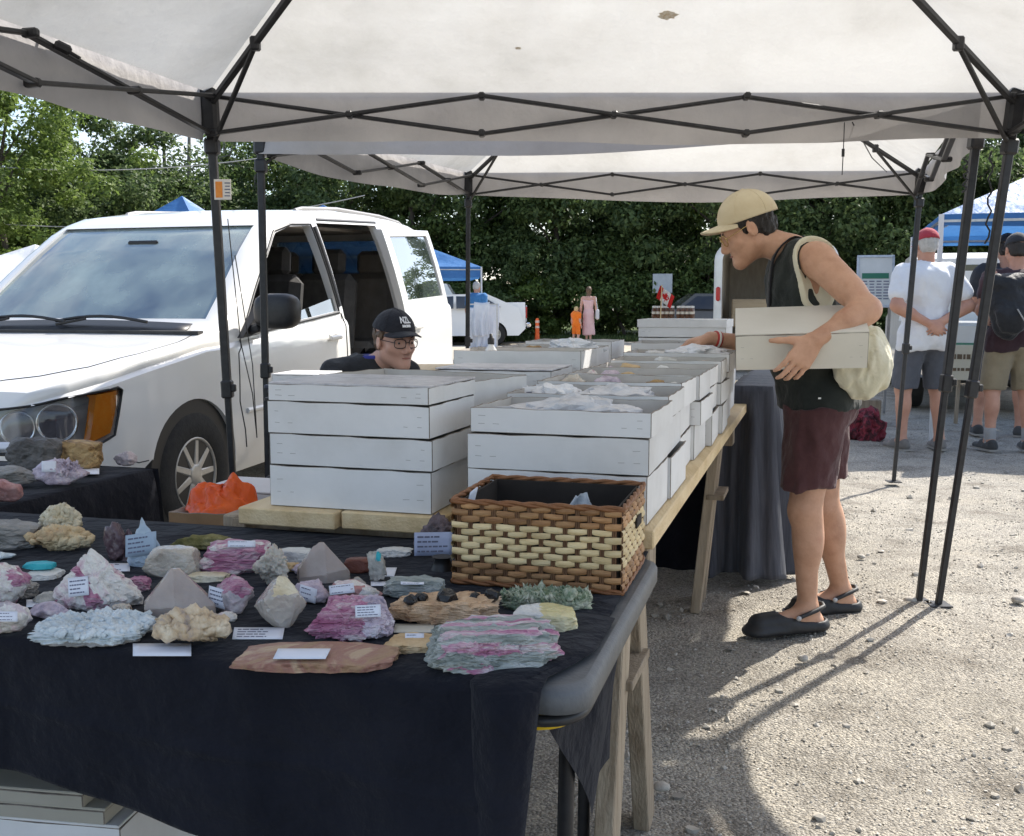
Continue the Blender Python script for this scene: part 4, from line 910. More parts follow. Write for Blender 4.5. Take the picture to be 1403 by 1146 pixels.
def card_on(seed, label, px0, px1, y0, y1, lines=4, skew=0.0):
    """A card resting on the face of a specimen: found where the sight line meets it, laid to the surface there."""
    o = ROCKS[seed]; bpy.context.view_layer.update(); O = Vector((0, 0, CAMZ)); c = _ray((px0+px1)/2, (y0+y1)/2).normalized()
    ok, hit, n, _ = o.ray_cast(O-o.location, c); 
    if not ok: return card(label, px0, px1, y0, y1, z=NZ+.012, lines=lines)
    hit = hit+o.location; n = (n.normalized()*.45-c*.75+Vector((0, 0, .15))).normalized(); p0 = hit+n*.006
    def q(px, py): r_ = _ray(px, py); t = (p0-O).dot(n)/r_.dot(n); return O+r_*t
    a, b, c_, d_ = q(px0, y1-skew*4), q(px1, y1+skew*4), q(px1+skew*3, y0+skew*4), q(px0+skew*3, y0-skew*4)
    root = thing('paper_card', hit, label, 'card', 'paper cards'); fn = lambda u, v: lerp(lerp(a, b, u), lerp(d_, c_, u), v)
    mb = MB(); mb.grid(fn, 6, 3); mb.build('card', CARD, root, thick=.0006); ib = MB(); rn = random.Random(int(px0*7+y0))
    for k in range(lines):
        v = .80-.62*k/max(1, lines-1); u1 = .9-.35*rn.random(); u = .08
        while u < u1-.03: e = min(u1, u+.06+.12*rn.random()); ib.add([fn(u, v-.035)+n*.0008, fn(e, v-.035)+n*.0008, fn(e, v+.035)+n*.0008, fn(u, v+.035)+n*.0008], [[0, 1, 2, 3]]); u = e+.025
    if lines: ib.build('print', INK, root)['kind'] = 'stuff'
    return root
def stripes(th):   # material rule: diagonal band
    return lambda q, s: (np.sin(q[:, 0]*9+q[:, 2]*6+fbm(q*3, 3, s)*1.3) > th)
blotch = lambda th, fr=3: (lambda q, s: fbm(q*fr+s, 3, s) > th)
tops = lambda h0: (lambda q, s: q[:, 2] < h0+.10*fbm(q*5, 2, s))
# --- near table, left to right
rock('mineral_rock', 'pink and white rock at the left edge behind the card', -48, 34, 762, 838, 'pinkwhite', 1, dr=.6, mats=('pink', stripes(.55)))
rock('mineral_rock', 'rounded pink and cream rock nearest the lower left edge', -48, 30, 822, 876, 'pinkwhite', 2, dr=.7, mats=('lepid2', blotch(.1)))
card_on(2, 'white card on the pink rock at the lower left edge', -14, 24, 838, 852, 3)
rock('turquoise_slab', 'small bright turquoise slab lying on pale grey stone', 29, 70, 764, 782, 'turq', 3, 'slab', h=.014, depth=.03, z=NZ+.018, rough_amp=.05)
rock('mineral_rock', 'pale grey stone base under the turquoise slab', 28, 74, 778, 797, 'whiteslab', 4, 'slab', h=.014, depth=.06, rough_amp=.06)
rock('mineral_rock', 'grey layered schist block at the far left back', -50, 43, 713, 757, 'schist', 5, 'block', dr=.5)
rock('mineral_rock', 'pale green stone low at the left edge', -40, 15, 750, 770, 'whitegrey', 6, h=.02, depth=.04)
_r, _b, _s = rock('crystal_cluster', 'tall yellow white calcite cluster with lumpy top', 48, 104, 686, 745, 'cream', 7, dr=.8, druse=.16, rough_amp=.22, n=5, taper=.25)
crust(_r, _b, (_s[0]*.9, _s[1]*.9, _s[2]), 150, .010, 'cream', 3, z0=.25, dome=.62)
_r, _b, _s = rock('crystal_cluster', 'wide tan crystal mass under the yellow white calcite', 30, 117, 722, 760, 'creambase', 8, dr=.55, druse=.10, rough_amp=.2, n=5)
crust(_r, _b, _s, 120, .010, 'creambase', 5, z0=.4, dome=.5)
rock('mineral_rock', 'big pale pink peaked rock with white card, left front', 62, 182, 748, 840, 'pinkwhite', 9, 'pyramid', dr=.55, rough_amp=.12, n=5, mats=('pink', stripes(.72)), lean=-.05)
card_on(9, 'white card on the big pale pink peaked rock', 94, 122, 791, 817, 4, -.4)
rock('mineral_rock', 'small mauve rock low in front of the peaked rock', 32, 88, 826, 852, 'lepid', 10, dr=.7)
_r, _b, _s = rock('mineral_slab', 'flat blue white crusted plate at front left', 30, 192, 838, 888, 'whitegrey', 11, 'slab', h=.024, depth=.13, druse=.20, rough_amp=.08, n=5, mats=('schist', tops(.25)))
crust(_r, _b, _s, 420, .0062, 'whitegrey', 1, z0=.80)
rock('crystal', 'dark purple brown crystal lump left of the blue plate', 132, 176, 711, 772, 'amethyst', 12, dr=.75, taper=.35, rough_amp=.13)
rock('crystal', 'small dark purple crystal leaning on the dark lump', 162, 188, 722, 770, 'amethyst', 13, 'crystal', dr=.8)
rock('crystal_plate', 'pale blue pointed crystal plate standing upright', 174, 228, 704, 779, 'celestite', 14, 'pyramid', depth=.03, rough_amp=.07, lean=-.12)
card('blue card leaning on the pale blue crystal plate', 172, 214, 734, 764, Y=onz(200, 779, NZ).y-.018, rot=-.6, m=mat('card_blue', [(.34, .43, .53)], .7))
card('white card lying behind the peaked pink rock', 128, 178, 772, 783, lines=2)
rock('mineral_rock', 'long greenish yellow mossy rock at the back', 231, 322, 731, 757, 'greenmoss', 15, dr=.45, rough_amp=.18)
rock('crystal', 'smoky grey quartz chunk lying behind the big smoky point', 192, 268, 748, 793, 'smoky2', 16, 'block', dr=.6, rough_amp=.03, taper=.15)
rock('crystal', 'big smoky quartz point in the middle left', 186, 288, 777, 852, 'smoky', 17, 'crystal', dr=.6, rough_amp=.010, n=5)
rock('mineral_rock', 'pink striped tourmaline wedge at the back with card on top', 262, 362, 739, 790, 'pink', 18, 'block', dr=.6, ridge=.10, taper=.2, lean=.1, mats=('pinkwhite', blotch(.25)))
card_on(18, 'white card on top of the pink striped wedge', 312, 350, 741, 750, 2)
rock('mineral_rock', 'small magenta stone between smoky quartz and blue plate', 169, 201, 791, 813, 'pink', 19, 'block', dr=.8)
rock('mineral_rock', 'thin cream bar lying behind the big smoky point', 250, 308, 783, 800, 'cream', 20, 'slab', h=.016, depth=.04)
rock('mineral_rock', 'grey sparkling rock with magenta top and card', 281, 348, 786, 846, 'lepid2', 21, dr=.7, mats=('pink', lambda q, s: q[:, 2] > .62+.12*fbm(q*4, 2, s)), taper=.2)
card_on(21, 'white card leaning on the magenta topped rock', 284, 308, 806, 832, 4, .9)
_r, _b, _s = rock('crystal_cluster', 'beige and violet knobbly cluster at the front on a card', 204, 304, 836, 889, 'beige', 22, dr=.6, druse=.14, rough_amp=.2, n=5, z=NZ+.009)
crust(_r, _b, (_s[0]*.95, _s[1]*.9, _s[2]), 110, .011, 'beige', 4, z0=.35, dome=.5)
card('white card under the beige violet cluster', 182, 262, 882, 899, lines=0)
rock('crystal_cluster', 'grey quartz pillar with rough sides beside the pink wedge', 338, 398, 741, 808, 'smoky2', 23, dr=.7, rough_amp=.16, taper=.35, druse=.06, n=5)
rock('crystal', 'rounded clear grey quartz ball in the middle', 344, 413, 790, 864, 'quartzball', 24, dr=.85, rough_amp=.02, facets=14, mats=('cream', lambda q, s: (q[:, 2] > .72) & (q[:, 0] > -.05)))
rock('crystal', 'smoky brown pointed quartz pyramid at the back middle', 403, 476, 741, 800, 'smoky', 25, 'crystal', dr=.6, rough_amp=.008, n=5)
rock('mineral_rock', 'purple grey mica lump with card, middle', 402, 449, 795, 831, 'lepid', 26, dr=.7)
card_on(26, 'white card on the purple grey mica lump', 409, 432, 804, 824, 3, .9)
rock('mineral_rock', 'red pink rock behind the striped pink rock with card', 446, 520, 795, 833, 'redpink', 27, dr=.7, mats=('pinkwhite', blotch(.05)))
card_on(27, 'white card on the red pink rock', 452, 486, 801, 814, 2, -.5)
rock('mineral_rock', 'large pink striped rock with white card, centre front', 407, 538, 818, 882, 'pink', 28, 'block', dr=.62, ridge=.14, rough_amp=.10, n=5, taper=.35, lean=.06, mats=('lepid', lambda q, s: (q[:, 0] > .18+.1*fbm(q*3, 2, s))))
card_on(28, 'white card on the large pink striped rock', 487, 522, 829, 846, 4, -.2)
rock('mineral_slab', 'small red brown polished slab behind the white pillar', 472, 507, 766, 787, 'redbrown', 29, 'slab', h=.03, depth=.03, rough_amp=.03)
rock('mineral_rock', 'small upright grey and white pillar with teal spot', 498, 530, 753, 801, 'mixpillar', 30, dr=.8, taper=.25, rough_amp=.14, mats=('turq', lambda q, s: (q[:, 2] > .74) & (q[:, 0] > .02) & (q[:, 0] < .22)))
card('small white card beside the grey and white pillar', 524, 540, 778, 790, lines=0, rot=.2)
card('white card under the grey and white pillar', 508, 536, 797, 803, lines=0)
rock('mineral_rock', 'grey green layered slab with card near the basket', 525, 608, 791, 822, 'greengrey', 31, 'block', depth=.05, rough_amp=.10, ridge=.12)
card('white card lying on the grey green layered slab', 549, 581, 795, 801, z=NZ+.034, lines=2)
_r, _b, _s = rock('mineral_rock', 'long orange tan rock with black crystals, by the basket', 528, 684, 808, 860, 'orange', 32, 'block', h=.045, depth=.085, rough_amp=.14, n=5)
for k, (fx, fy, r_, hh) in enumerate([(-.27, -.1, .011, .014), (-.19, .05, .011, .016), (.04, .02, .017, .026), (.26, .1, .010, .012), (.40, .2, .013, .018)]):
    U, F = ico(2); q = np.random.default_rng(k+70); P = U*(1+.16*q.standard_normal((len(U), 1)))*np.array([r_, r_*.9, hh*.62])
    npmesh('black_crystal', P+np.array(_b)+np.array([_s[0]*fx, _s[1]*fy-.012, _s[2]*.90]), F, rmat('blackx'), _r, smooth=False)
_r, _b, _s = rock('mineral_slab', 'broad flat brown polished slab with white card, front centre', 314, 536, 874, 924, 'brownslab', 33, 'slab', h=.018, depth=.105, rough_amp=.05, n=5, facets=3)
card('white card on the broad flat brown slab', 374, 446, 889, 903, z=NZ+.0245, rot=.35, lines=0)
rock('mineral_slab', 'tan rough slab under a card, left of the big striped block', 523, 596, 864, 898, 'tan', 34, 'slab', h=.016, depth=.07, rough_amp=.09)
card('white card standing on the tan slab', 555, 581, 868, 882, Y=onz(560, 890, NZ).y-.008, lines=3)
card('pale card lying behind the tan slab', 538, 592, 855, 867, lines=0, m=mat('card_cream', [(.60, .57, .48)], .7), rot=.2)
rock('mineral_rock', 'big grey and pink banded block at the front right corner', 580, 764, 838, 929, 'pinkpale', 35, 'brick', h=.062, depth=.125, rough_amp=.09, n=5, ridge=.07, rotz=R(17), freq=4.0, mats=('greengrey', lambda q, s: (q[:, 0] < -.34+.05*fbm(q*5, 2, s)) | (np.sin((q[:, 1]*1.15+q[:, 2]*.5-q[:, 0]*.30)*17+.9+1.3*fbm(q*4, 3, s)) > .05)))
_r, _b, _s = rock('crystal_cluster', 'flat green and white crystal druse against the basket', 687, 812, 793, 843, 'greendruse', 36, 'slab', h=.032, depth=.08, druse=.22, rough_amp=.12, n=5)
crust(_r, _b, _s, 520, .0050, 'greendruse', 2, spike=True, z0=.80)
rock('crystal', 'small green crystal knob on top of the druse', 772, 792, 787, 808, 'greendruse', 37, z=NZ+.026, druse=.1, loc=onz(782, 826, NZ+.026))
rock('mineral_rock', 'yellow and white translucent calcite behind the striped block', 700, 792, 834, 874, 'yellowcalc', 38, 'block', dr=.7, rough_amp=.05, mats=('whiteslab', lambda q, s: (q[:, 0] < -.05) | (q[:, 2] < .2)))
rock('mineral_rock', 'dark purple rough rock behind the basket corner', 566, 622, 700, 758, 'darkpurple', 39, dr=.7, rough_amp=.2)
card('pale blue card held up left of the basket', 568, 620, 730, 762, Y=onz(595, 768, NZ).y-.01, m=mat('card_paleblue', [(.40, .45, .62)], .7), rot=-.1, curl=.006)
mb = MB(); mb.lathe([(.022, 0), (.018, .01), (.014, .022), (.020, .026)], 12, onz(606, 781, NZ+.005)); tag(mb.build('display_stand', BLACKP, loc=onz(606, 781, NZ+.005)), 'small round black display stand left of the basket', 'stand')
rock('mineral_slab', 'pale flat stone at the back under the plank front', 514, 564, 745, 765, 'whiteslab', 40, 'slab', h=.018, depth=.04)
rock('mineral_slab', 'white chalky slab behind the brown quartz pyramid', 374, 427, 744, 774, 'whiteslab', 41, 'slab', h=.03, depth=.04, rough_amp=.06)
card('white printed card lying in front of the quartz ball', 318, 387, 860, 876, rot=.15, lines=4)
rock('mineral_rock', 'mauve rock just behind the mica lump', 398, 432, 768, 790, 'lepid', 42, dr=.7)
rock('mineral_rock', 'grey white stone chip at the left of the peaked rock', 40, 76, 812, 830, 'mixpillar', 43, dr=.7)
card('white card flat beside the peaked rock', 36, 58, 822, 832, lines=0)
# --- left table
LZ = .734
G2 = 'mineral specimens for sale'
rock('mineral_rock', 'dark grey angular block on the left table by the headlight', 4, 76, 596, 648, 'darkgrey', 51, 'block', z=LZ, dr=.7, rough_amp=.07)
rock('mineral_rock', 'ochre brown block on the left table under the orange lamp', 58, 128, 601, 645, 'ochre', 52, 'block', z=LZ, dr=.7, rough_amp=.10)
_r, _b, _s = rock('mineral_rock', 'pink grey rock with white card on the left table', 40, 112, 628, 666, 'lepid', 53, z=LZ, dr=.6)
crust(_r, _b, (_s[0]*.9, _s[1]*.9, _s[2]), 140, .006, 'lepid', 6, spike=True, z0=.4, dome=.5)
card_on(53, 'white card on the pink grey rock of the left table', 57, 77, 632, 647, 0)
card('white card lying right of the pink grey rock, left table', 98, 136, 642, 650, z=LZ+.003, lines=0)
rock('mineral_rock', 'small mauve cluster alone at the right end of the left table', 154, 183, 617, 640, 'lepid2', 54, z=LZ, dr=.8, druse=.15)
rock('mineral_rock', 'grey green flat rock at the left edge of the left table', -30, 42, 638, 668, 'schist', 55, z=LZ, dr=.6)
rock('mineral_rock', 'dusty pink rock low at the left edge of the left table', -40, 22, 654, 692, 'redpink', 56, z=LZ, dr=.6)
card('white card at the far left on the left table', -20, 14, 606, 616, Y=onz(0, 640, LZ).y, lines=0)
rock('mineral_rock', 'small olive crystal beside the ochre block', 118, 136, 618, 640, 'greenmoss', 57, z=LZ, dr=.8)
# --- bits lying in the open trays
_rr = random.Random(77); K = ['lepid', 'whiteslab', 'smoky2', 'tan', 'greengrey', 'pinkwhite', 'ochre', 'darkgrey']
PAPERW = mat('white_paper', [(.68, .68, .70), (.78, .78, .78)], .7, scale=10)
WHERE = ['', 'front right tray', 'second right tray', 'third right tray', 'fourth right tray', 'fifth right tray', 'sixth right tray', 'tray under the hand', 'tray behind the hand', '', 'turned left tray', 'low middle left tray', '', 'long left tray', 'next to last left tray', 'far left tray', 'short far tray']
for i, (u, v, zt, w, d, h, a) in enumerate(TOPS):
    if not WHERE[i]: continue
    for k in range(6 if i not in (1, 2) else 0):
        uu, vv = u+d*(.25+.5*_rr.random()), v+w*(.10+.15*k+.04*_rr.random()); p = T(uu, vv, zt-h+.006); s = .038+.026*_rr.random(); key = K[(i*3+k*5) % 8]
        word = {'lepid': 'mauve', 'whiteslab': 'white', 'smoky2': 'smoky', 'tan': 'tan', 'greengrey': 'grey green', 'pinkwhite': 'pink white', 'ochre': 'ochre', 'darkgrey': 'dark grey'}[key]
        q = s/p.y*FOC*p.y
        rock('mineral_rock', f'{word} stone lying in the {WHERE[i]}, {["rightmost", "second from the right", "third from the right", "third from the left", "second from the left", "leftmost"][k]}', 700-s*FOC/p.y/2*1.4, 700+s*FOC/p.y/2*1.4, 0, 0, key, 200+i*7+k, z=p.z, h=min(h*1.04, s*1.15), depth=s, n=3, loc=p, group='stones in the open trays')
def crumple(label, c, w, d, h, seed, m=PAPERW, name='crumpled_paper', cat='paper'):
    U, F = ico(4); P = U*(1+.28*fbm(U*2.6+seed, 3, seed)+.16*np.abs(fbm(U*6+seed, 2, seed+4)))[:, None]; P[:, 2] = np.maximum(P[:, 2], -.3)
    P = P*np.array([w/2, d/2, h/1.3]); P[:, 2] -= P[:, 2].min(); tag(npmesh(name, P+np.array(c), F, m, loc=tuple(c), smooth=False), label, cat)
crumple('crumpled white tissue paper in the tray under the hand', T(2.05, .14, TOPS[7][2]-.035), .24, .18, .055, 1)
crumple('crumpled clear plastic over the tray near the far left row', T(1.98, .62, TOPS[14][2]-.03), .20, .16, .055, 2, mat('milky_plastic', [(.55, .57, .6), (.7, .72, .74)], .25))
crumple('white wrapping heaped in the low middle left tray', T(.92, .60, TOPS[11][2]-.04), .26, .2, .07, 3)
crumple('white wrapping in the second right tray', T(.48, .30, TOPS[2][2]-.04), .12, .16, .045, 4)
def tilt_card(label, c, w, h, yaw, pitch):
    r0 = thing('paper_sheet', c, label, 'paper', 'loose paper sheets among the trays'); rot = Euler((pitch, 0, yaw)).to_matrix(); mb = MB(); mb.box(c, (w, .001, h), rot); mb.build('sheet', PAPERW, r0)
    ib = MB()
    for k in range(5): ib.box(Vector(c)+rot @ Vector((-.1*w*(k % 2), -.001, h*(.32-.14*k))), (w*(.7-.2*(k % 2)), .0006, h*.03), rot)
    ib.build('print', INK, r0)
tilt_card('white printed sheet leaning in the low middle left tray', at(752, 545, 2.66), .075, .07, -.3, -.35)
tilt_card('blank white folded sheet leaning beside the printed one', at(733, 552, 2.60), .06, .085, .5, -.3)

crumple('grey bubble wrap filling the front right tray behind the basket', T(.19, .19, TOPS[1][2]-.040), .29, .20, .050, 11, mat('grey_wrap', [(.42, .42, .44), (.58, .58, .60), (.66, .66, .68)], .3, scale=20, bump=.5, bscale=60), 'bubble_wrap', 'packing')
crumple('grey wrapped pieces filling the second right tray', T(.49, .16, TOPS[2][2]-.042), .22, .19, .050, 12, mat('grey_wrap', []), 'bubble_wrap', 'packing')
for k, (x0, x1, y0, y1, key, lab, sh) in enumerate([(120, 150, 800, 826, 'lepid', 'small mauve chip behind the blue white plate', 'lump'), (296, 322, 838, 856, 'pinkwhite', 'small pink white chip right of the violet cluster', 'lump'), (476, 500, 790, 806, 'quartzball', 'small clear quartz chip at the foot of the brown pyramid', 'crystal'), (150, 176, 828, 846, 'smoky2', 'small grey quartz chip left of the big smoky point', 'block'), (384, 410, 770, 788, 'tan', 'small tan chip behind the quartz ball', 'lump'), (232, 262, 752, 770, 'whiteslab', 'small white chip behind the smoky quartz chunk', 'lump'), (540, 566, 838, 852, 'greengrey', 'small green grey chip against the orange tan rock', 'lump'), (10, 44, 798, 822, 'schist', 'small dark schist chip between the left edge rocks', 'block')]):
    rock('mineral_rock', lab, x0, x1, y0, y1, key, 300+k, sh, dr=.8)
# ================================================================ people: signed distance bodies
class SDF:
    def __init__(s, lo, hi, h):
        s.h = h; s.lo = np.array(lo, float); n = np.ceil((np.array(hi)-s.lo)/h).astype(int)+1; s.n = n; s.a = np.full(n, 1.0, np.float32)
    def sl(s, lo, hi):
        i0 = np.clip(np.floor((np.array(lo)-s.lo)/s.h).astype(int), 0, s.n-1); i1 = np.clip(np.ceil((np.array(hi)-s.lo)/s.h).astype(int)+1, 1, s.n)
        S = tuple(slice(a, b) for a, b in zip(i0, i1)); g = [s.lo[k]+s.h*np.arange(i0[k], i1[k], dtype=np.float64) for k in range(3)]
        return S, np.stack(np.meshgrid(*g, indexing='ij'), -1)
    def put(s, fn, lo, hi, k=.02, op='u'):
        pad = max(k*1.2, .012)+2*s.h; S, P = s.sl(np.array(lo)-pad, np.array(hi)+pad)
        if P.size == 0: return
        d = fn(P).astype(np.float32); a = s.a[S]
        if op == 's': d = -d; hh = np.clip(.5-.5*(a-d)/k, 0, 1); s.a[S] = a*(1-hh)+d*hh+k*hh*(1-hh)
        elif op == 'i': s.a[S] = np.maximum(a, d)
        else: hh = np.clip(.5+.5*(a-d)/k, 0, 1); s.a[S] = a*(1-hh)+d*hh-k*hh*(1-hh)
    def cone(s, a, b, ra, rb, k=.02, op='u', flat=None):
        a, b = np.array(a, float), np.array(b, float)
        def fn(P):
            if flat is not None:
                dn, f = flat; dn = np.array(dn, float); q = P-a; P2 = P+np.multiply.outer(q@dn, dn)*(1/f-1); a2, b2 = a, b+dn*((b-a)@dn)*(1/f-1)
            else: P2, a2, b2 = P, a, b
            ba = b2-a2; l2 = ba@ba+1e-12; t = np.clip(((P2-a2)@ba)/l2, 0, 1); d = np.linalg.norm(P2-a2-t[..., None]*ba, axis=-1)-(ra+(rb-ra)*t); return d
        r = max(ra, rb); s.put(fn, np.minimum(a-r, b-r), np.maximum(a+r, b+r), k, op)
    def ell(s, c, rad, M=None, k=.02, op='u'):
        c = np.array(c, float); rad = np.array(rad, float); M = np.eye(3) if M is None else np.array(M)    # M rows are the local axes
        def fn(P):
            q = (P-c)@M.T; k0 = np.linalg.norm(q/rad, axis=-1); k1 = np.linalg.norm(q/rad**2, axis=-1)+1e-9; return k0*(k0-1)/k1
        r = rad.max(); s.put(fn, c-r, c+r, k, op)
    def cut(s, p, n):       # keep the side opposite to n
        p, n = np.array(p, float), np.array(n, float); n /= np.linalg.norm(n)
        S, P = s.sl(s.lo, s.lo+s.n*s.h); s.a = np.maximum(s.a, ((P-p)@n).astype(np.float32))
    def noise(s, f, amp, seed=0, stretch=(1, 1, 1)):
        m = np.abs(s.a) < amp*2+3*s.h; I = np.argwhere(m); P = (s.lo+I*s.h)*np.array(stretch)*f; s.a[m] += (amp*fbm(P, 3, seed)).astype(np.float32)
    def mesh(s, smooth=1):
        a = s.a; neg = a < 0; X, Y, Z = a.shape
        cnt = np.zeros((X-1, Y-1, Z-1), np.uint8)
        for dx in (0, 1):
            for dy in (0, 1):
                for dz in (0, 1): cnt += neg[dx:X-1+dx, dy:Y-1+dy, dz:Z-1+dz]
        I = np.argwhere((cnt > 0) & (cnt < 8)); idx = np.full(cnt.shape, -1, np.int64); idx[tuple(I.T)] = np.arange(len(I))
        C = [(x, y, z) for x in (0, 1) for y in (0, 1) for z in (0, 1)]; val = {c: a[I[:, 0]+c[0], I[:, 1]+c[1], I[:, 2]+c[2]].astype(float) for c in C}
        acc = np.zeros((len(I), 3)); n = np.zeros(len(I))
        for c in C:
            for ax in range(3):
                if c[ax]: continue
                e = list(c); e[ax] = 1; e = tuple(e); v0, v1 = val[c], val[e]; m = (v0 < 0) != (v1 < 0); t = np.where(m, v0/(np.where(m, v0-v1, 1)), 0)
                p = np.zeros((len(I), 3)); p[:] = c; p[:, ax] = t; acc[m] += p[m]; n[m] += 1
        V = s.lo+(I+acc/n[:, None])*s.h; Q = []
        for ax in range(3):
            b, c = (ax+1) % 3, (ax+2) % 3; sl0 = [slice(1, -1)]*3; sl0[ax] = slice(0, -1); sl1 = list(sl0); sl1[ax] = slice(1, None)
            n0, n1 = neg[tuple(sl0)], neg[tuple(sl1)]; E = np.argwhere(n0 != n1); 
            off = np.ones(3, int); off[ax] = 0; E = E+off; fl = neg[tuple(E.T)]
            def cell(db, dc): q = E.copy(); q[:, b] += db; q[:, c] += dc; return idx[tuple(q.T)]
            q = np.stack([cell(-1, -1), cell(0, -1), cell(0, 0), cell(-1, 0)], 1); q[~fl] = q[~fl][:, ::-1]; Q.append(q)
        Q = np.concatenate(Q); Q = Q[(Q >= 0).all(1)]
        for _ in range(smooth):
            A = np.zeros_like(V); N = np.zeros(len(V))
            for k in range(4): np.add.at(A, Q[:, k], V[Q[:, (k+1) % 4]]+V[Q[:, k-1]]); np.add.at(N, Q[:, k], 2)
            V = V+.5*(A/np.maximum(N, 1)[:, None]-V)
        return V, Q
def nrm(v): v = np.array(v, float); return v/np.linalg.norm(v)
def fr3(f, up):      # rows right, forward, up (right = person's right)
    f = nrm(f); r = nrm(np.cross(f, up)); u = np.cross(r, f); return np.array([r, f, u])
SKINS = {
 'tan': mat('skin_tan', [(.41, .21, .13), (.50, .28, .18), (.57, .33, .22), (.52, .275, .18)], .5, scale=9, detail=9, bump=.25, bscale=140, sss=.12, spec=.4),
 'fair': mat('skin_fair', [(.50, .27, .20), (.60, .36, .28)], .5, scale=9, sss=.12, bump=.1, bscale=150, spec=.4),
 'ruddy': mat('skin_ruddy', [(.44, .22, .15), (.56, .31, .22)], .5, scale=7, sss=.12, bump=.15, bscale=140, spec=.4)}
def hand(S, w, d, nrm_, thumb, sc=1.0, curl=(.5, .6, .4), spread=.12, tcurl=.3, k=.006, topen=.8):
    """Palm and five jointed fingers. w wrist, d towards the knuckles, nrm_ out of the palm, thumb side vector."""
    w = np.array(w, float); d = nrm(d); n = nrm(np.array(nrm_)-d*np.dot(nrm_, d)); t = nrm(np.cross(d, n)); t = t if t@np.array(thumb) > 0 else -t; L = .092*sc
    off = [.032, .011, -.010, -.030]; ln = [.070, .078, .072, .056]; rad = [.0095, .0097, .0092, .0082]
    for i in range(4):
        kn = w+d*(L*(1-.06*abs(i-1)))+t*off[i]*sc; S.cone(w+t*off[i]*.55*sc+d*.008, kn, .0155*sc, .0125*sc, .012)
    S.ell(w+d*L*.5, (.036*sc, L*.52, .0135*sc), np.array([t, d, n]), .012)
    for i in range(4):
        p = w+d*(L*(1-.06*abs(i-1)))+t*off[i]*sc; a = 0; dd = nrm(d+t*spread*(1.5-i)*.7)
        for j, f in enumerate((.45, .31, .24)):
            a += curl[j]*(1+.08*i); dr = dd*math.cos(a)+n*math.sin(a); q = p+dr*ln[i]*f*sc*1.08; r = rad[i]*sc*(1-.10*j)
            S.cone(p, q, r, r*.93, k*.7); p = q
    b = w+d*.022*sc+t*.020*sc; dr = nrm(d*.62+t*topen+n*.28); q = b+dr*.048*sc; S.cone(b, q, .0175*sc, .0125*sc, .012)
    d2 = nrm(dr+d*tcurl+n*.15); q2 = q+d2*.034*sc; S.cone(q, q2, .0118*sc, .0105*sc, k); d3 = nrm(d2+d*tcurl*.8); S.cone(q2, q2+d3*.026*sc, .0105*sc, .0085*sc, k)
def head(S, c, M, sc=1.0, fem=False, k=.012, features=True):
    c = np.array(c, float); W = lambda r, f, u: c+(M[0]*r+M[1]*f+M[2]*u)*sc
    S.ell(W(0, -.014, .035), np.array([.075, .097, .090])*sc, M, .02); S.ell(W(0, .028, -.036), np.array([.058, .064, .078])*sc, M, .03)
    S.cone(W(-.045, .005, -.055), W(0, .078, -.096), .026*sc, .020*sc, .03); S.cone(W(.045, .005, -.055), W(0, .078, -.096), .026*sc, .020*sc, .03)
    if not features: S.cone(W(0, .085, .005), W(0, .108, -.028), .010*sc, .014*sc, .012); return
    S.cone(W(-.040, .074, .026), W(.040, .074, .026), .014*sc, .014*sc, .016)
    for q in (-1, 1):
        S.ell(W(q*.034, .098, .006), np.array([.018, .014, .013])*sc, M, .012, 's'); S.ell(W(q*.033, .074, .005), np.array([.0155, .013, .0115])*sc, M, .004)
        S.cone(W(q*.047, .052, -.022), W(q*.030, .070, -.030), .022*sc, .018*sc, .02)
        S.ell(W(q*.079, -.006, -.004), np.array([.010, .021, .033])*sc, nrm3(M, q), .006); S.ell(W(q*.089, .0, .004), np.array([.006, .010, .017])*sc, nrm3(M, q), .006, 's')
        S.cone(W(q*.008, .104, -.037), W(q*.012, .098, -.036), .009*sc, .008*sc, .008)
    S.cone(W(0, .084, .020), W(0, .109, -.024), .0085*sc, .0115*sc, .012); S.ell(W(0, .110, -.029), np.array([.012, .012, .010])*sc, M, .008)
    S.cone(W(-.016, .088, -.056), W(.016, .088, -.056), .0075*sc, .0075*sc, .006); S.cone(W(-.013, .088, -.068), W(.013, .088, -.068), .0085*sc, .0085*sc, .006)
    S.cone(W(-.02, .099, -.062), W(.02, .099, -.062), .0022*sc, .0022*sc, .004, 's'); S.ell(W(0, .082, -.094), np.array([.02, .016, .016])*sc, M, .015)
def nrm3(M, q):   # ears swing outward
    a = q*.35; c, s = math.cos(a), math.sin(a); r, f, u = M; return np.array([r*c-f*s, f*c+r*s, u])
def bounds(J, pad=.16):
    P = np.array([v for v in J.values() if isinstance(v, (list, tuple, np.ndarray, Vector)) and len(v) == 3], float); return P.min(0)-pad, P.max(0)+pad
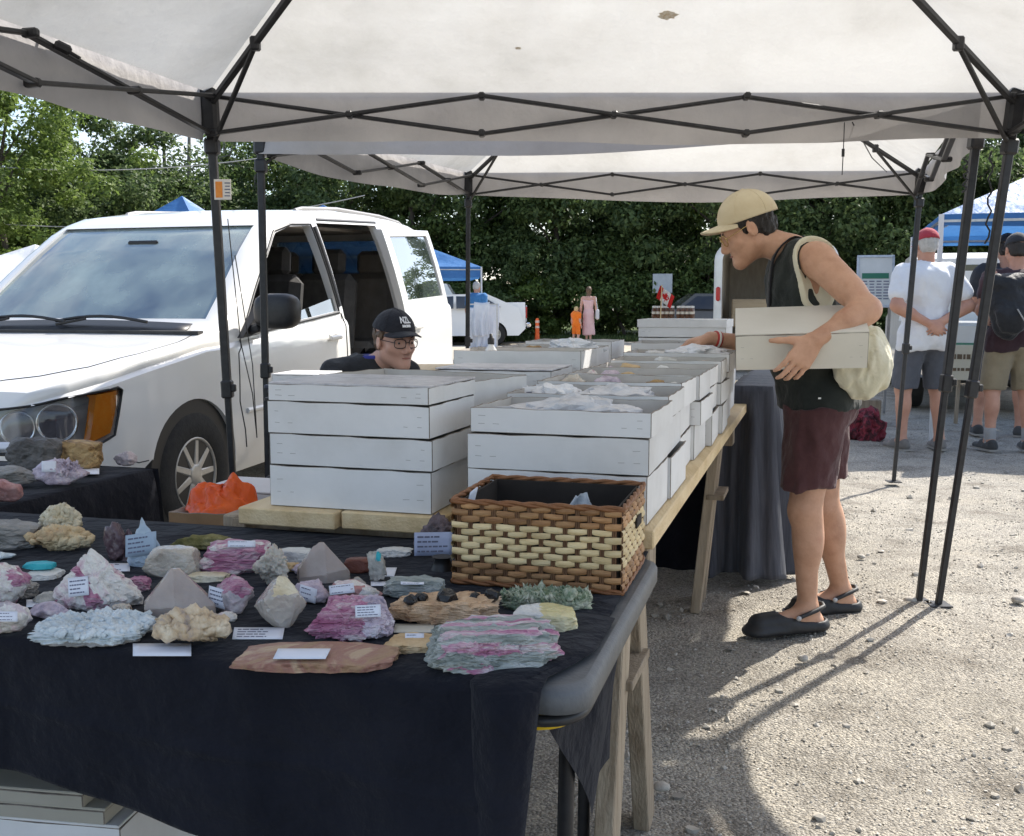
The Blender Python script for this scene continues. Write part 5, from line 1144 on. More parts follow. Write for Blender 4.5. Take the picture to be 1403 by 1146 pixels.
def torso(S, J, g=0.0, b=1.0, k=.05, arms=None):
    """Trunk from hips to shoulders; g inflates it into clothing."""
    A = lambda q: np.array(J[q], float); pel = (A('hipL')+A('hipR'))/2; sh = (A('shL')+A('shR'))/2; up = nrm(A('neck')-pel); r = nrm(A('shR')-A('shL')); f = nrm(np.cross(up, r)); r = np.cross(f, up); M = np.array([r, f, up]); L = np.linalg.norm(A('neck')-pel)
    hr = nrm(A('hipR')-A('hipL')); S.ell(pel+up*.03, np.array([.165*b+g, .112*b+g, .12+g]), np.array([hr, nrm(np.cross(up, hr)), up]), k)
    bel = J.get('belly', 0.0); S.ell(pel+up*L*.34+f*(.005+bel*.4), np.array([.145*b+g, .103*b+bel+g, .17+g]), M, k)
    S.ell(pel+up*L*.66-f*.005, np.array([.162*b+g, .118*b+g, .185+g]), M, k); S.ell(pel+up*L*.82-f*.025, np.array([.165*b+g, .10*b+g, .11+g]), M, k)
    S.cone(A('shL')-up*.01, A('shR')-up*.01, .050*b+g, .050*b+g, k*.8)
    for q in ('shL', 'shR'): S.cone(A('neck')-up*.03, lerp(A('neck'), A(q), .85)-up*.0, .050+g, .040+g, k*.8)
    return M, up, f, r, pel, L
def limb_arm(S, J, q, g=0.0, b=1.0, part=1.0, fore=True):
    sh, el, wr = (np.array(J[x+q], float) for x in ('sh', 'el', 'wr')); u = el-sh
    S.ell(sh+u*.10, np.array([.056*b+g]*3), None, .03); S.cone(sh, sh+u*part, .052*b+g, (.052+(.040-.052)*part)*b+g, .03)
    if part < 1: return
    S.cone(sh+u*.35, sh+u*.65, .049*b+g, .047*b+g, .03); v = wr-el
    S.cone(el, wr, .041*b+g, .0275*b+g, .02); S.cone(el+v*.12, el+v*.42, .044*b+g, .040*b+g, .03)
def limb_leg(S, J, q, g=0.0, b=1.0, part=1.0):
    hp, kn, an = (np.array(J[x+q], float) for x in ('hip', 'kn', 'an')); u = kn-hp
    S.cone(hp, hp+u*part, .090*b+g, (.090-.033*part)*b+g, .04)
    if part < 1: return
    toe = np.array(J['toe'+q], float); fw = nrm((toe-an)*np.array([1, 1, 0])); v = an-kn
    S.cone(kn, an, .053*b+g, .034*b+g, .03); S.ell(kn+v*.28-fw*.018, np.array([.050*b, .052*b, .115]), None, .03); S.ell(kn+fw*.012, np.array([.045*b, .047*b, .06]), None, .02)
    S.ell(an+np.array([0, 0, .005]), (.036*b, .040*b, .04), None, .02)
def feet(S, J, q, b=1.0):
    an, toe = np.array(J['an'+q], float), np.array(J['toe'+q], float); fw = nrm((toe-an)*np.array([1, 1, 0])); z = J.get('ground', 0.0); h = an.copy(); h[2] = z+.035; t = toe.copy(); t[2] = z+.022
    S.cone(an, h-fw*.03, .033*b, .031*b, .02); S.cone(h-fw*.02, t-fw*.05, .036*b, .030*b, .03, flat=((0, 0, 1), .85)); S.cone(an+fw*.03-np.array([0, 0, .02]), t-fw*.02, .032*b, .022*b, .03)
def sdfobj(S, name, m, parent, smooth=1, label=None):
    V, Q = S.mesh(smooth); o = npmesh(name, V, Q, m, parent); 
    if label: o['label'] = label
    return o
def cap_obj(c, M, sc, m, parent, brim=True, tilt=0.0, name='cap', h=.0035, brimlen=.075, z0=.045, text=None, back=0.0, drop=.0):
    W = lambda r, f, u: np.array(c)+(M[0]*r+M[1]*f+M[2]*u)*sc
    S = SDF(np.array(c)-.26*sc, np.array(c)+.26*sc, h); S.ell(W(0, -.014, .036), np.array([.088, .110, .103])*sc, M, .004); S.cut(W(0, 0, z0-.0), -(M[2]+M[1]*.10))
    S.ell(W(0, -.014, .138), np.array([.010, .010, .006])*sc, M, .004)
    o = sdfobj(S, name, m, parent, 1)
    if h < .006:
        for az in (0, 60, 120, 180, 240, 300):
            q = R(az+.001); P_ = []
            for e in np.linspace(R(6), R(88), 12): ce, se = math.cos(e), math.sin(e); P_.append(Vector(W(math.sin(q)*.0885*ce, -.014+math.cos(q)*.1105*ce, .036+.1035*se)))
            P_ = [p for p in P_ if (p-Vector(W(0, 0, z0))).dot(Vector(M[2]+M[1]*.10)) > .004]; mb = MB(); mb.tube(P_, .0011, 5); mb.build('seam', m, o)
    if brim:
        def fn(a, b):
            th = (a-.5)*2*1.25; rr = .078*math.sin(th); f0 = -.014+.108*math.sqrt(max(.05, 1-(rr/.088)**2)); ext = brimlen*(1-abs((a-.5)*2)**3.2)
            return Vector(W(rr*(1+.10*b), f0-.006+ext*b*1.0, z0+.004-(.30+tilt)*ext*b*.62-.016*(rr/.078)**2*(1+.8*b)))
        mb = MB(); mb.grid(fn, 24, 8); mb.build('brim', m, o, thick=.004)
    return o
def hair_obj(c, M, sc, m, parent, upto=.06, low=-.05, fback=.03, g=.006, h=.0035, long=0.0):
    W = lambda r, f, u: np.array(c)+(M[0]*r+M[1]*f+M[2]*u)*sc
    S = SDF(np.array(c)-.17*sc-np.array([0, 0, long]), np.array(c)+.17*sc, h); S.ell(W(0, -.014, .035), (np.array([.075, .097, .090])+g)*sc, M, .02); S.ell(W(0, -.045, -.02), (np.array([.056, .060, .05])+g)*sc, M, .02)
    S.cut(W(0, 0, upto), M[2]); S.cut(W(0, 0, low), -M[2]); S.cut(W(0, fback, .0), M[1]+M[2]*-.5)
    if long:
        S2 = SDF(S.lo, np.array(c)+.17*sc, h); S2.ell(W(0, -.014, .035), (np.array([.075, .097, .090])+g+.006)*sc, M, .02); S2.cone(W(0, -.055, .0), W(0, -.075, -long), .07*sc, .03*sc, .03, flat=(M[1], .5)); S2.cut(W(0, fback, 0), M[1]); S.a = np.minimum(S.a, S2.a)
    S.noise(70, .006, 3, (1, 1, .4)); return sdfobj(S, 'hair', m, parent, 1)
def glasses_obj(c, M, sc, m, parent, r=.021, thick=.0016, z=.004, square=False):
    W = lambda a, f, u: Vector(np.array(c)+(M[0]*a+M[1]*f+M[2]*u)*sc); mb = MB()
    for q in (-1, 1):
        pts = []
        for k in range(21):
            a = 2*math.pi*k/20; x, y = math.cos(a), math.sin(a)
            if square: x = math.copysign(abs(x)**.6, x)*1.15; y = math.copysign(abs(y)**.7, y)*.88
            pts.append(W(q*.033+x*r, .104-abs(q*.033+x*r)*.25, z+y*r))
        mb.tube(pts, thick*sc, 6, caps=False); mb.tube([W(q*(.033+r), .092, z+.004), W(q*.079, .03, z+.008), W(q*.081, -.004, z+.010)], thick*.9*sc, 5)
    mb.tube([W(-.012, .103, z+.004), W(0, .107, z+.007), W(.012, .103, z+.004)], thick*sc, 6); return mb.build('glasses', m, parent)
def cmat(name, cols, **k): d = dict(rough=.85, scale=5, bump=.35, bscale=26, sheen=.15, spec=.25); d.update(k); return mat(name, cols, **d)
def wristband(c, d, r, w, m, parent, name='wristband'):
    d = Vector(d).normalized(); x, y, d = frame(d); mb = MB(); rot = Matrix((x, y, d)).transposed(); mb.lathe([(r, -w/2), (r+.0025, -w/2+.001), (r+.0025, w/2-.001), (r, w/2)], 20, c, rot); return mb.build(name, m, parent)
HAIRB = mat('hair_black', [(.010, .008, .008), (.030, .024, .020)], .5, scale=30, stretch=(8, 8, 1), bump=.6, bscale=120)
DARKG = mat('dark_frames', [(.012, .012, .014)], .3); GOLDG = mat('gold_frames', [(.60, .45, .18)], .25, metal=1)

# ---------------------------------------------------------------- the leaning shopper
def build_shopper():
    D = FOC
    A = lambda px, py, Y: np.array(at(px, py, Y))
    J = dict(ground=0.0)
    J['anL'] = A(1106, 846, 3.86); J['toeL'] = A(1024, 866, 3.80); J['anR'] = A(1152, 822, 4.10); J['toeR'] = A(1082, 838, 4.06)
    J['anL'][2] = .085; J['anR'][2] = .085; J['toeL'][2] = .03; J['toeR'][2] = .03; J['belly'] = .022
    J['knL'] = A(1103, 700, 3.86); J['knR'] = A(1128, 695, 4.06); J['hipL'] = A(1120, 560, 3.88); J['hipR'] = A(1122, 556, 4.06)
    J['shL'] = A(1117, 353, 3.74); J['shR'] = A(1080, 356, 4.08); J['neck'] = A(1083, 336, 3.92); J['chest'] = A(1105, 430, 3.93)
    J['elL'] = A(1190, 424, 3.60); J['wrL'] = A(1116, 466, 3.52); J['elR'] = A(1072, 478, 4.20); J['wrR'] = A(973, 464, 4.10)
    hc = A(1023, 315, 3.93); HM = fr3((-.86, .06, -.50), (0, 0, 1)); J['head'] = hc
    root = thing('person', (1.11, 3.93, 0), 'person in tan cap and dark tank top leaning over the boxes, white box underarm', 'person')
    lo, hi = bounds(J, .17); S = SDF(lo, hi, .0050)
    torso(S, J, -.008, 1.0)
    for q in 'LR': limb_arm(S, J, q, 0, 1.03); limb_leg(S, J, q, 0, 1.03); feet(S, J, q)
    S.cone(J['neck']-np.array([0, 0, .02]), hc-HM[2]*.055-HM[1]*.022, .060, .053, .03); head(S, hc, HM)
    # left hand grips the box face, fingers down to its lower edge; right hand picks from a tray
    hand(S, J['wrL'], A(1091, 500, 3.50)-J['wrL'], (-.05, .95, .10), A(1055, 455, 3.5)-A(1095, 490, 3.5), 1.08, (.14, .22, .75), .05, .10, topen=.95)
    hand(S, J['wrR'], (-1, .05, -.20), (-.25, 0, -1), (0, -1, 0), .98, (.42, .55, .35), .10, .5, topen=.5)
    sdfobj(S, 'body', SKINS['tan'], root, 2)
    # tank top
    TOP = cmat('tank_top', [(.017, .0205, .0185), (.030, .035, .032)], scale=8); TRIM = cmat('cream_trim', [(.60, .55, .40), (.70, .66, .52)], bump=.2)
    S = SDF(lo, hi, .0055); M, up, f, r, pel, L = torso(S, J, .010, 1.0)
    S.ell(pel+np.array([0, 0, .02]), (.150, .205, .15), None, .05)
    for q, sg in (('L', -1), ('R', 1)):
        sh = np.array(J['sh'+q]); S.cone(sh+r*sg*.055+up*.06, sh+r*sg*.035-up*.13, .086, .070, .012, 's')
    S.cone(J['neck']+up*.05+f*.05, J['neck']+f*.12-up*.03, .078, .055, .012, 's'); S.cone(J['neck']+up*.10, J['neck']+up*.0, .07, .060, .012, 's')
    S.cut(A(1118, 561, 3.9), (0.02, 0, -1)); S.noise(7, .011, 5, (1, 1, .7)); S.noise(20, .006, 8, (1, 1, .6))
    sdfobj(S, 'tank_top', TOP, root, 2)
    sh = np.array(J['shL']); a_, b_ = sh-r*.055+up*.06, sh-r*.035-up*.13
    for g, w0, w1, nm in ((.0225, -.004, .018, 'armhole_trim'),):
        S = SDF(sh-.24, sh+.24, .0045); torso(S, J, g, 1.0)
        def ring(P, w0=w0, w1=w1):
            ba = b_-a_; t = np.clip(((P-a_)@ba)/(ba@ba), 0, 1); d = np.linalg.norm(P-a_-t[..., None]*ba, axis=-1)-(.086-.016*t); return np.maximum(d-w1, w0-d)
        S.put(ring, sh-.3, sh+.3, .004, 'i'); sdfobj(S, nm, TRIM, root, 1)
    mb = MB(); mb.box(A(1123, 546, 3.74), (.010, .003, .006)); mb.build('hem_label', mat('hem_label_white', [(.7, .7, .68)], .7), root)
    # shorts
    SH = cmat('maroon_shorts', [(.052, .021, .023), (.080, .034, .036), (.10, .045, .046)], scale=7)
    S = SDF(lo, hi, .0055); S.ell(pel+np.array([0, 0, .02]), (.13, .185, .13), None, .04)
    for q in 'LR':
        hp, kn = np.array(J['hip'+q]), np.array(J['kn'+q]); S.cone(hp+np.array([0, 0, .05]), kn+np.array([0, 0, .03]), .118, .092, .035)
    S.cut(A(1108, 664, 3.9), (.03, 0, -1)); S.cut(pel+np.array([0, 0, .012]), (0, 0, 1)); S.noise(8, .011, 11, (1.2, 1.2, .5)); S.noise(19, .006, 12, (1, 1, .45))
    sdfobj(S, 'shorts', SH, root, 2)
    # clogs
    CL = mat('black_foam_clog', [(.016, .016, .017), (.026, .026, .028)], .55, scale=30, bump=.15, bscale=120)
    for q, fy in (('L', -1), ('R', -1)):
        an, toe = np.array(J['an'+q]), np.array(J['toe'+q]); fw = nrm((toe-an)*np.array([1, 1, 0])); sd = np.array([-fw[1], fw[0], 0]); bx = np.minimum(an, toe)-.14; bx[2] = -.02; S = SDF(bx, np.maximum(an, toe)+.14, .004)
        he = an*np.array([1, 1, 0])-fw*.040; te = toe*np.array([1, 1, 0])-fw*.035; mid = lerp(he, te, .62)
        for (p_, q_, a_, b_) in ((he, mid-sd*.004, .049, .054), (mid-sd*.004, te+sd*.006, .056, .056)): S.cone(p_+np.array([0, 0, .015]), q_+np.array([0, 0, .015]), a_, b_, .02, flat=((0, 0, 1), .45))
        S.cone(lerp(he, te, .52)+np.array([0, 0, .045]), te-fw*.016+np.array([0, 0, .040]), .050, .045, .025, flat=((0, 0, 1), .84)); S.cone(he+np.array([0, 0, .03]), lerp(he, te, .5)+np.array([0, 0, .034]), .047, .047, .02, flat=((0, 0, 1), .55))
        C_ = SDF(S.lo, np.maximum(an, toe)+.14, .004)
        S.cone(he+fw*.005+np.array([0, 0, .072]), lerp(he, te, .50)+np.array([0, 0, .082]), .044, .040, .012, 's'); S.cone(he+fw*.008+np.array([0, 0, .04]), lerp(he, te, .45)+np.array([0, 0, .04]), .034, .032, .008, 's')
        S.put(lambda P: .002-P[..., 2], bx, np.maximum(an, toe)+.14, .004, 'i')
        o = sdfobj(S, 'clog', CL, root, 1)
        st = [lerp(he, te, .42)+sd*.050+np.array([0, 0, .066]), he+fw*.03+sd*.046+np.array([0, 0, .088]), he-fw*.012+sd*.030+np.array([0, 0, .098]), he-fw*.022+np.array([0, 0, .10]), he-fw*.012-sd*.030+np.array([0, 0, .098]), he+fw*.03-sd*.046+np.array([0, 0, .088]), lerp(he, te, .42)-sd*.050+np.array([0, 0, .066])]
        mb = MB(); mb.tube([Vector(p) for p in st], .0085, 8); mb.build('heel_strap', CL, o)
        for s_ in (-1, 1):
            mb = MB(); c = Vector(lerp(he, te, .42)+sd*s_*.056+np.array([0, 0, .066])); mb.lathe([(.0095, -.003), (.0095, .003), (0, .005)], 12, c, Matrix.Rotation(-math.pi/2*s_, 3, Vector(fw)) ); mb.build('rivet', mat('rivet_grey', [(.45, .45, .45)], .4), o)
        mb = MB()
        for i in range(7): p = lerp(he, te, .30+.085*i)-sd*.0475+np.array([0, 0, .040-.0*i]); mb.box(Vector(p), (.012, .006, .007), bev=.002)
        mb.build('vent_hole', mat('vent_dark', [(.30, .29, .27)], .8), o)
    # cap, hair, glasses
    CAPM = cmat('tan_cap', [(.56, .465, .30), (.66, .57, .39)], scale=9, bump=.2, bscale=60)
    ca = R(17); CM = np.array([HM[0], HM[1]*math.cos(ca)+HM[2]*math.sin(ca), HM[2]*math.cos(ca)-HM[1]*math.sin(ca)]); cap_obj(hc+HM[2]*.004, CM, 1.03, CAPM, root, z0=.030, brimlen=.075, tilt=-.02)
    hair_obj(hc, HM, 1.0, HAIRB, root, upto=.050, low=-.055, fback=.022)
    glasses_obj(hc, HM, 1.0, GOLDG, root, r=.022, z=.004)
    W = lambda a, f_, u: Vector(hc+HM[0]*a+HM[1]*f_+HM[2]*u)
    for q in (-1, 1):
        mb = MB(); mb.lathe([(.0, -.0085), (.006, -.006), (.0085, 0), (.006, .006), (0, .0085)], 10, W(q*.033, .0775, .004)); e = mb.build('eye', mat('eye_white', [(.6, .57, .52)], .2), root)
        mb = MB(); mb.lathe([(.0042, 0), (0, .0012)], 10, W(q*.033, .0862, .003), Matrix(HM[[0, 2, 1]]).transposed()); mb.build('iris', mat('iris_dark', [(.02, .012, .008)], .2), e)
        mb = MB(); mb.tube([W(q*.018, .091, .024), W(q*.034, .087, .030), W(q*.052, .070, .026)], [.002, .0032, .0015], 6); mb.build('eyebrow', HAIRB, root)
    mb = MB(); mb.tube([W(-.02, .0955, -.061), W(0, .099, -.0605), W(.02, .0955, -.061)], [.002, .0042, .002], 6); mb.build('lips', mat('lips', [(.33, .13, .10)], .5), root)
    wb = J['wrR']+nrm(J['elR']-J['wrR'])*.03; dd = J['elR']-J['wrR']; wristband(Vector(wb), dd, .031, .024, mat('red_band', [(.42, .04, .03)], .5), root); wristband(Vector(wb), dd, .0325, .010, mat('white_band', [(.7, .68, .62)], .5), root)
    # black strap across the chest
    STR = cmat('black_webbing', [(.008, .008, .010), (.016, .016, .02)], bscale=200)
    P = [J['neck']-r*.035+up*.008-f*.045, J['neck']-r*.055+up*.030+f*.01, J['neck']-r*.05-up*.03+f*.085, lerp(J['neck'], pel, .30)-r*.02+f*.122, lerp(J['neck'], pel, .52)+r*.05+f*.122]
    mb = MB(); pts = [Vector(p) for p in P]
    from mathutils.geometry import interpolate_bezier
    def spl(p, n=8):
        out = []
        for i in range(len(p)-1):
            a, b = p[i], p[i+1]; ta = (p[i+1]-p[max(0, i-1)])*.5; tb = (p[min(len(p)-1, i+2)]-p[i])*.5
            for k in range(n):
                t = k/n; out.append(a*(2*t**3-3*t**2+1)+ta*(t**3-2*t**2+t)+b*(-2*t**3+3*t**2)+tb*(t**3-t**2))
        return out+[p[-1]]
    sp = spl(pts); vs = []; wv = Vector(nrm(-r*.9+up*.1))*.021
    mb.add([q for p in sp for q in (p+wv, p-wv)], [[2*i, 2*i+1, 2*i+3, 2*i+2] for i in range(len(sp)-1)], 0, True); mb.build('strap', STR, root, thick=.004)
    # ---- white box under the arm
    a0 = A(1008, 508, 3.62); a1 = A(1180, 505, 3.53); ax = nrm(a1-a0); upb = nrm(A(1007, 458, 3.572)-a0); back = nrm(np.cross(ax, upb)); back = back if back[1] > 0 else -back; upb = nrm(np.cross(ax, back)); upb = upb if upb[2] > 0 else -upb
    w, h, d = np.linalg.norm(a1-a0)+.02, .130, .245; cb = Vector(a0+ax*w/2+back*d/2); rot = Matrix((Vector(ax), Vector(back), Vector(upb))).transposed()
    if rot.determinant() < 0: rot = Matrix((Vector(ax), Vector(back), -Vector(upb))).transposed(); cb = Vector(a0+ax*w/2+back*d/2)
    bx = make_box('cardboard_box', 'white cardboard box held under the arm of the person in the tan cap', cb, w, d, h, 0, 'white box carried', closed=True, m=boxmat('cream_cardboard', [(.60, .57, .50), (.68, .65, .58)]))
    bx.rotation_euler = rot.to_euler(); del bx['group']
    # ---- cream tote hanging behind
    TB = cmat('cream_canvas', [(.56, .51, .36), (.66, .62, .46), (.70, .66, .52)], scale=4, bump=.5, bscale=16, transl=.0)
    c = A(1186, 488, 3.78); S = SDF(c-np.array([.2, .22, .24]), c+np.array([.2, .22, .24]), .0055)
    S.ell(c+np.array([-.02, 0, -.03]), (.095, .070, .125), None, .05); S.cone(c+np.array([-.09, .02, .14]), c+np.array([.01, 0, -.02]), .045, .075, .06, flat=((0, 1, 0), 1.1)); S.noise(8, .020, 21, (1.6, 1, .45)); S.noise(22, .009, 22, (1.5, 1, .4))
    tb = sdfobj(S, 'tote_bag', TB, None, 2); V0 = Vector(c); 
    tb.data.transform(Matrix.Translation(-V0)); tb.location = V0; tag(tb, 'cream canvas tote bag hanging at the back of the person in the tan cap', 'bag')
    sb = MB(); sp = spl([Vector(c+np.array([-.07, -.03, .12])), Vector(A(1160, 400, 3.78)), Vector(J['shL']-up*.04-f*.105+r*.05), Vector(J['shL']+up*.040-f*.06+r*.06), Vector(J['shL']+up*.058+r*.062), Vector(J['shL']+up*.02+f*.060+r*.065)])
    wv = Vector((.0, .012, .006)); sb.add([q-V0 for p in sp for q in (p+wv, p-wv)], [[2*i, 2*i+1, 2*i+3, 2*i+2] for i in range(len(sp)-1)], 0, True); sb.build('strap', TB, tb, loc=(0, 0, 0), thick=.003)
build_shopper()

# ---------------------------------------------------------------- generic standing figures further off
def figure(label, cx, Y, H, facing, skin, top, bottom, shoes, h, arms='down', sleeve=.55, shorts=True, group=None, belly=.0, b=1.0, stance=.10, hair=HAIRB, hat=None, socks=None, dress=False, sc_head=1.0, leg_h=None, lean=0.0, hands=True, gz=0.0, cap_brim=True):
    s = H/1.75; x = (cx-701.5)/FOC*Y if abs(cx) > 20 else cx; f = nrm((math.sin(facing), math.cos(facing), 0)); r = np.array([f[1], -f[0], 0.]); o = np.array([x, Y, gz]); W = lambda a, c, z: o+(r*a+f*c)*s+np.array([0, 0, z*s])
    J = dict(ground=gz, belly=belly)
    for q, g in (('L', -1), ('R', 1)):
        J['hip'+q] = W(g*.085, 0, .90); J['kn'+q] = W(g*(stance*.9), .02, .49); J['an'+q] = W(g*stance, -.02, .085); J['toe'+q] = W(g*(stance+.04), .17, .03); J['sh'+q] = W(g*.185, lean*.5, 1.42)
        if arms == 'back': J['el'+q] = W(g*.30, -.12, 1.16); J['wr'+q] = W(g*.055, -.185, 1.03+.01*g)
        elif arms == 'front': J['el'+q] = W(g*.25, .02, 1.15); J['wr'+q] = W(g*.14, .22, 1.08)
        elif arms == 'hold': J['el'+q] = W(g*.23, -.02, 1.13); J['wr'+q] = W(g*.26, .05, .88)
        else: J['el'+q] = W(g*.235, -.02, 1.13); J['wr'+q] = W(g*.25, .06, .88)
    J['neck'] = W(0, -.01+lean, 1.47); hc = W(0, .02+lean*1.3, 1.63); J['head'] = hc; HM = fr3(f-np.array([0, 0, .12+lean]), (0, 0, 1))
    root = thing('person', tuple(o), label, 'person', group); lo, hi = bounds(J, .19*max(s, .8)); lo[2] = gz-.03; S = SDF(lo, hi, h)
    torso(S, J, -.008, b*s)
    for q in 'LR':
        limb_arm(S, J, q, 0, b*s); limb_leg(S, J, q, 0, b*s); feet(S, J, q, s)
        if h < .012 and hands:
            el, wr = J['el'+q], J['wr'+q]; d = nrm(wr-el) if arms != 'back' else nrm((W(0, -.21, 1.0)-wr)*1.0+np.array([0, 0, -.02])); hand(S, wr, d, f if arms == 'back' else r*(1 if q == 'L' else -1), f if arms != 'back' else np.array([0, 0, 1.]), s, (.35, .45, .35))
        else: S.ell(J['wr'+q]+nrm(J['wr'+q]-J['el'+q])*.07*s, np.array([.032, .04, .07])*s, None, .03)
    S.cone(J['neck']-np.array([0, 0, .03]), hc-HM[2]*.05*s-HM[1]*.02*s, .058*s, .052*s, .03); head(S, hc, HM, s*sc_head, features=h < .012)
    sdfobj(S, 'body', SKINS[skin], root, 1)
    S = SDF(lo, hi, h); M, up, ff, rr, pel, L = torso(S, J, .016, b*s)
    if dress:
        S.cone(pel+np.array([0, 0, .05]), W(0, .01, .28), .165*s, .20*s, .05, flat=(f, .8)); S.cut(W(0, 0, .30), (0, 0, -1)); S.cut(W(0, 0, 1.36), (0, 0, 1)); S.noise(6, .02, 4, (1, 1, .3))
    else:
        if sleeve:
            for q in 'LR':
                limb_arm(S, J, q, .022*s, b*s, sleeve)
        S.cone(J['hipL'], J['hipL']-np.array([0, 0, .05]), .115*s*b, .12*s*b, .04); S.cone(J['hipR'], J['hipR']-np.array([0, 0, .05]), .115*s*b, .12*s*b, .04)
        S.cone(J['neck']+np.array([0, 0, .12*s]), J['neck']+np.array([0, 0, .02*s]), .075*s, .062*s, .01, 's'); S.ell(pel+np.array([0, 0, .02]), np.array([.185, .165, .15])*s*b, M, .05); S.cut(W(0, 0, .815), (0, 0, -1)); S.noise(5, .018, 4, (1, 1, .6)); S.noise(14, .009, 6, (1, 1, .6))
    sdfobj(S, 'dress' if dress else 'shirt', top, root, 1)
    if not dress:
        S = SDF(lo, hi, h); S.ell(pel+np.array([0, 0, .02]), np.array([.175, .15, .13])*s*b, M, .04); e = .10 if shorts else .86
        for q in 'LR':
            hp, kn, an = J['hip'+q], J['kn'+q], J['an'+q]; S.cone(hp, kn-(np.array([0, 0, .02]) if shorts else 0), .112*s*b, .088*s*b, .03)
            if not shorts: S.cone(kn, an, .085*s*b, .07*s*b, .03)
        S.cut(W(0, 0, .50 if shorts else .06), (0, 0, -1)); S.cut(W(0, 0, .86), (0, 0, 1)); S.noise(8, .010, 14, (1, 1, .5)); sdfobj(S, 'shorts' if shorts else 'trousers', bottom, root, 1)
    for q in 'LR':
        an, toe = J['an'+q], J['toe'+q]; fw = nrm((toe-an)*np.array([1, 1, 0])); bx = np.minimum(an, toe)-.16; bx[2] = gz-.02; S = SDF(bx, np.maximum(an, toe)+.16, min(h, .01)); he = an*np.array([1, 1, 0])-fw*.035*s+np.array([0, 0, gz]); te = toe*np.array([1, 1, 0])-fw*.03*s+np.array([0, 0, gz])
        S.cone(he+np.array([0, 0, .03*s]), te+np.array([0, 0, .028*s]), .046*s, .046*s, .02, flat=((0, 0, 1), .6)); S.cone(he+np.array([0, 0, .055*s]), lerp(he, te, .6)+np.array([0, 0, .05*s]), .044*s, .040*s, .03)
        S.put(lambda P: gz+.002-P[..., 2], bx, np.maximum(an, toe)+.16, .004, 'i'); o_ = sdfobj(S, 'shoe', shoes, root, 1)
        if h < .012:
            mb = MB(); mb.prism([(-.052*s, -.046*s), (np.linalg.norm(te-he)+.045*s, -.043*s), (np.linalg.norm(te-he)+.045*s, .043*s), (-.052*s, .046*s)], 0.002, .016*s, lambda p, he=he, fw=fw: Vector(he+fw*p[0]+np.array([-fw[1], fw[0], 0])*p[1]+np.array([0, 0, p[2]]))); mb.build('sole', mat('shoe_sole', [(.30, .28, .25)], .8), o_)
        if socks is not None:
            mb = MB(); mb.lathe([(.043*s, -.035), (.046*s, .05*s), (.047*s, .10*s), (.044*s, .105*s)], 14, Vector(an)); mb.build('sock', socks, root)
    if hat is not None: cap_obj(hc, HM, s*sc_head*1.02, hat, root, brim=cap_brim, h=min(h, .008), z0=.038)
    if hair is not None: hair_obj(hc, HM, s*sc_head, hair, root, upto=.05 if hat is not None else .2, low=-.06, fback=.02, h=min(h, .01))
    return root, J, W, f, r, s
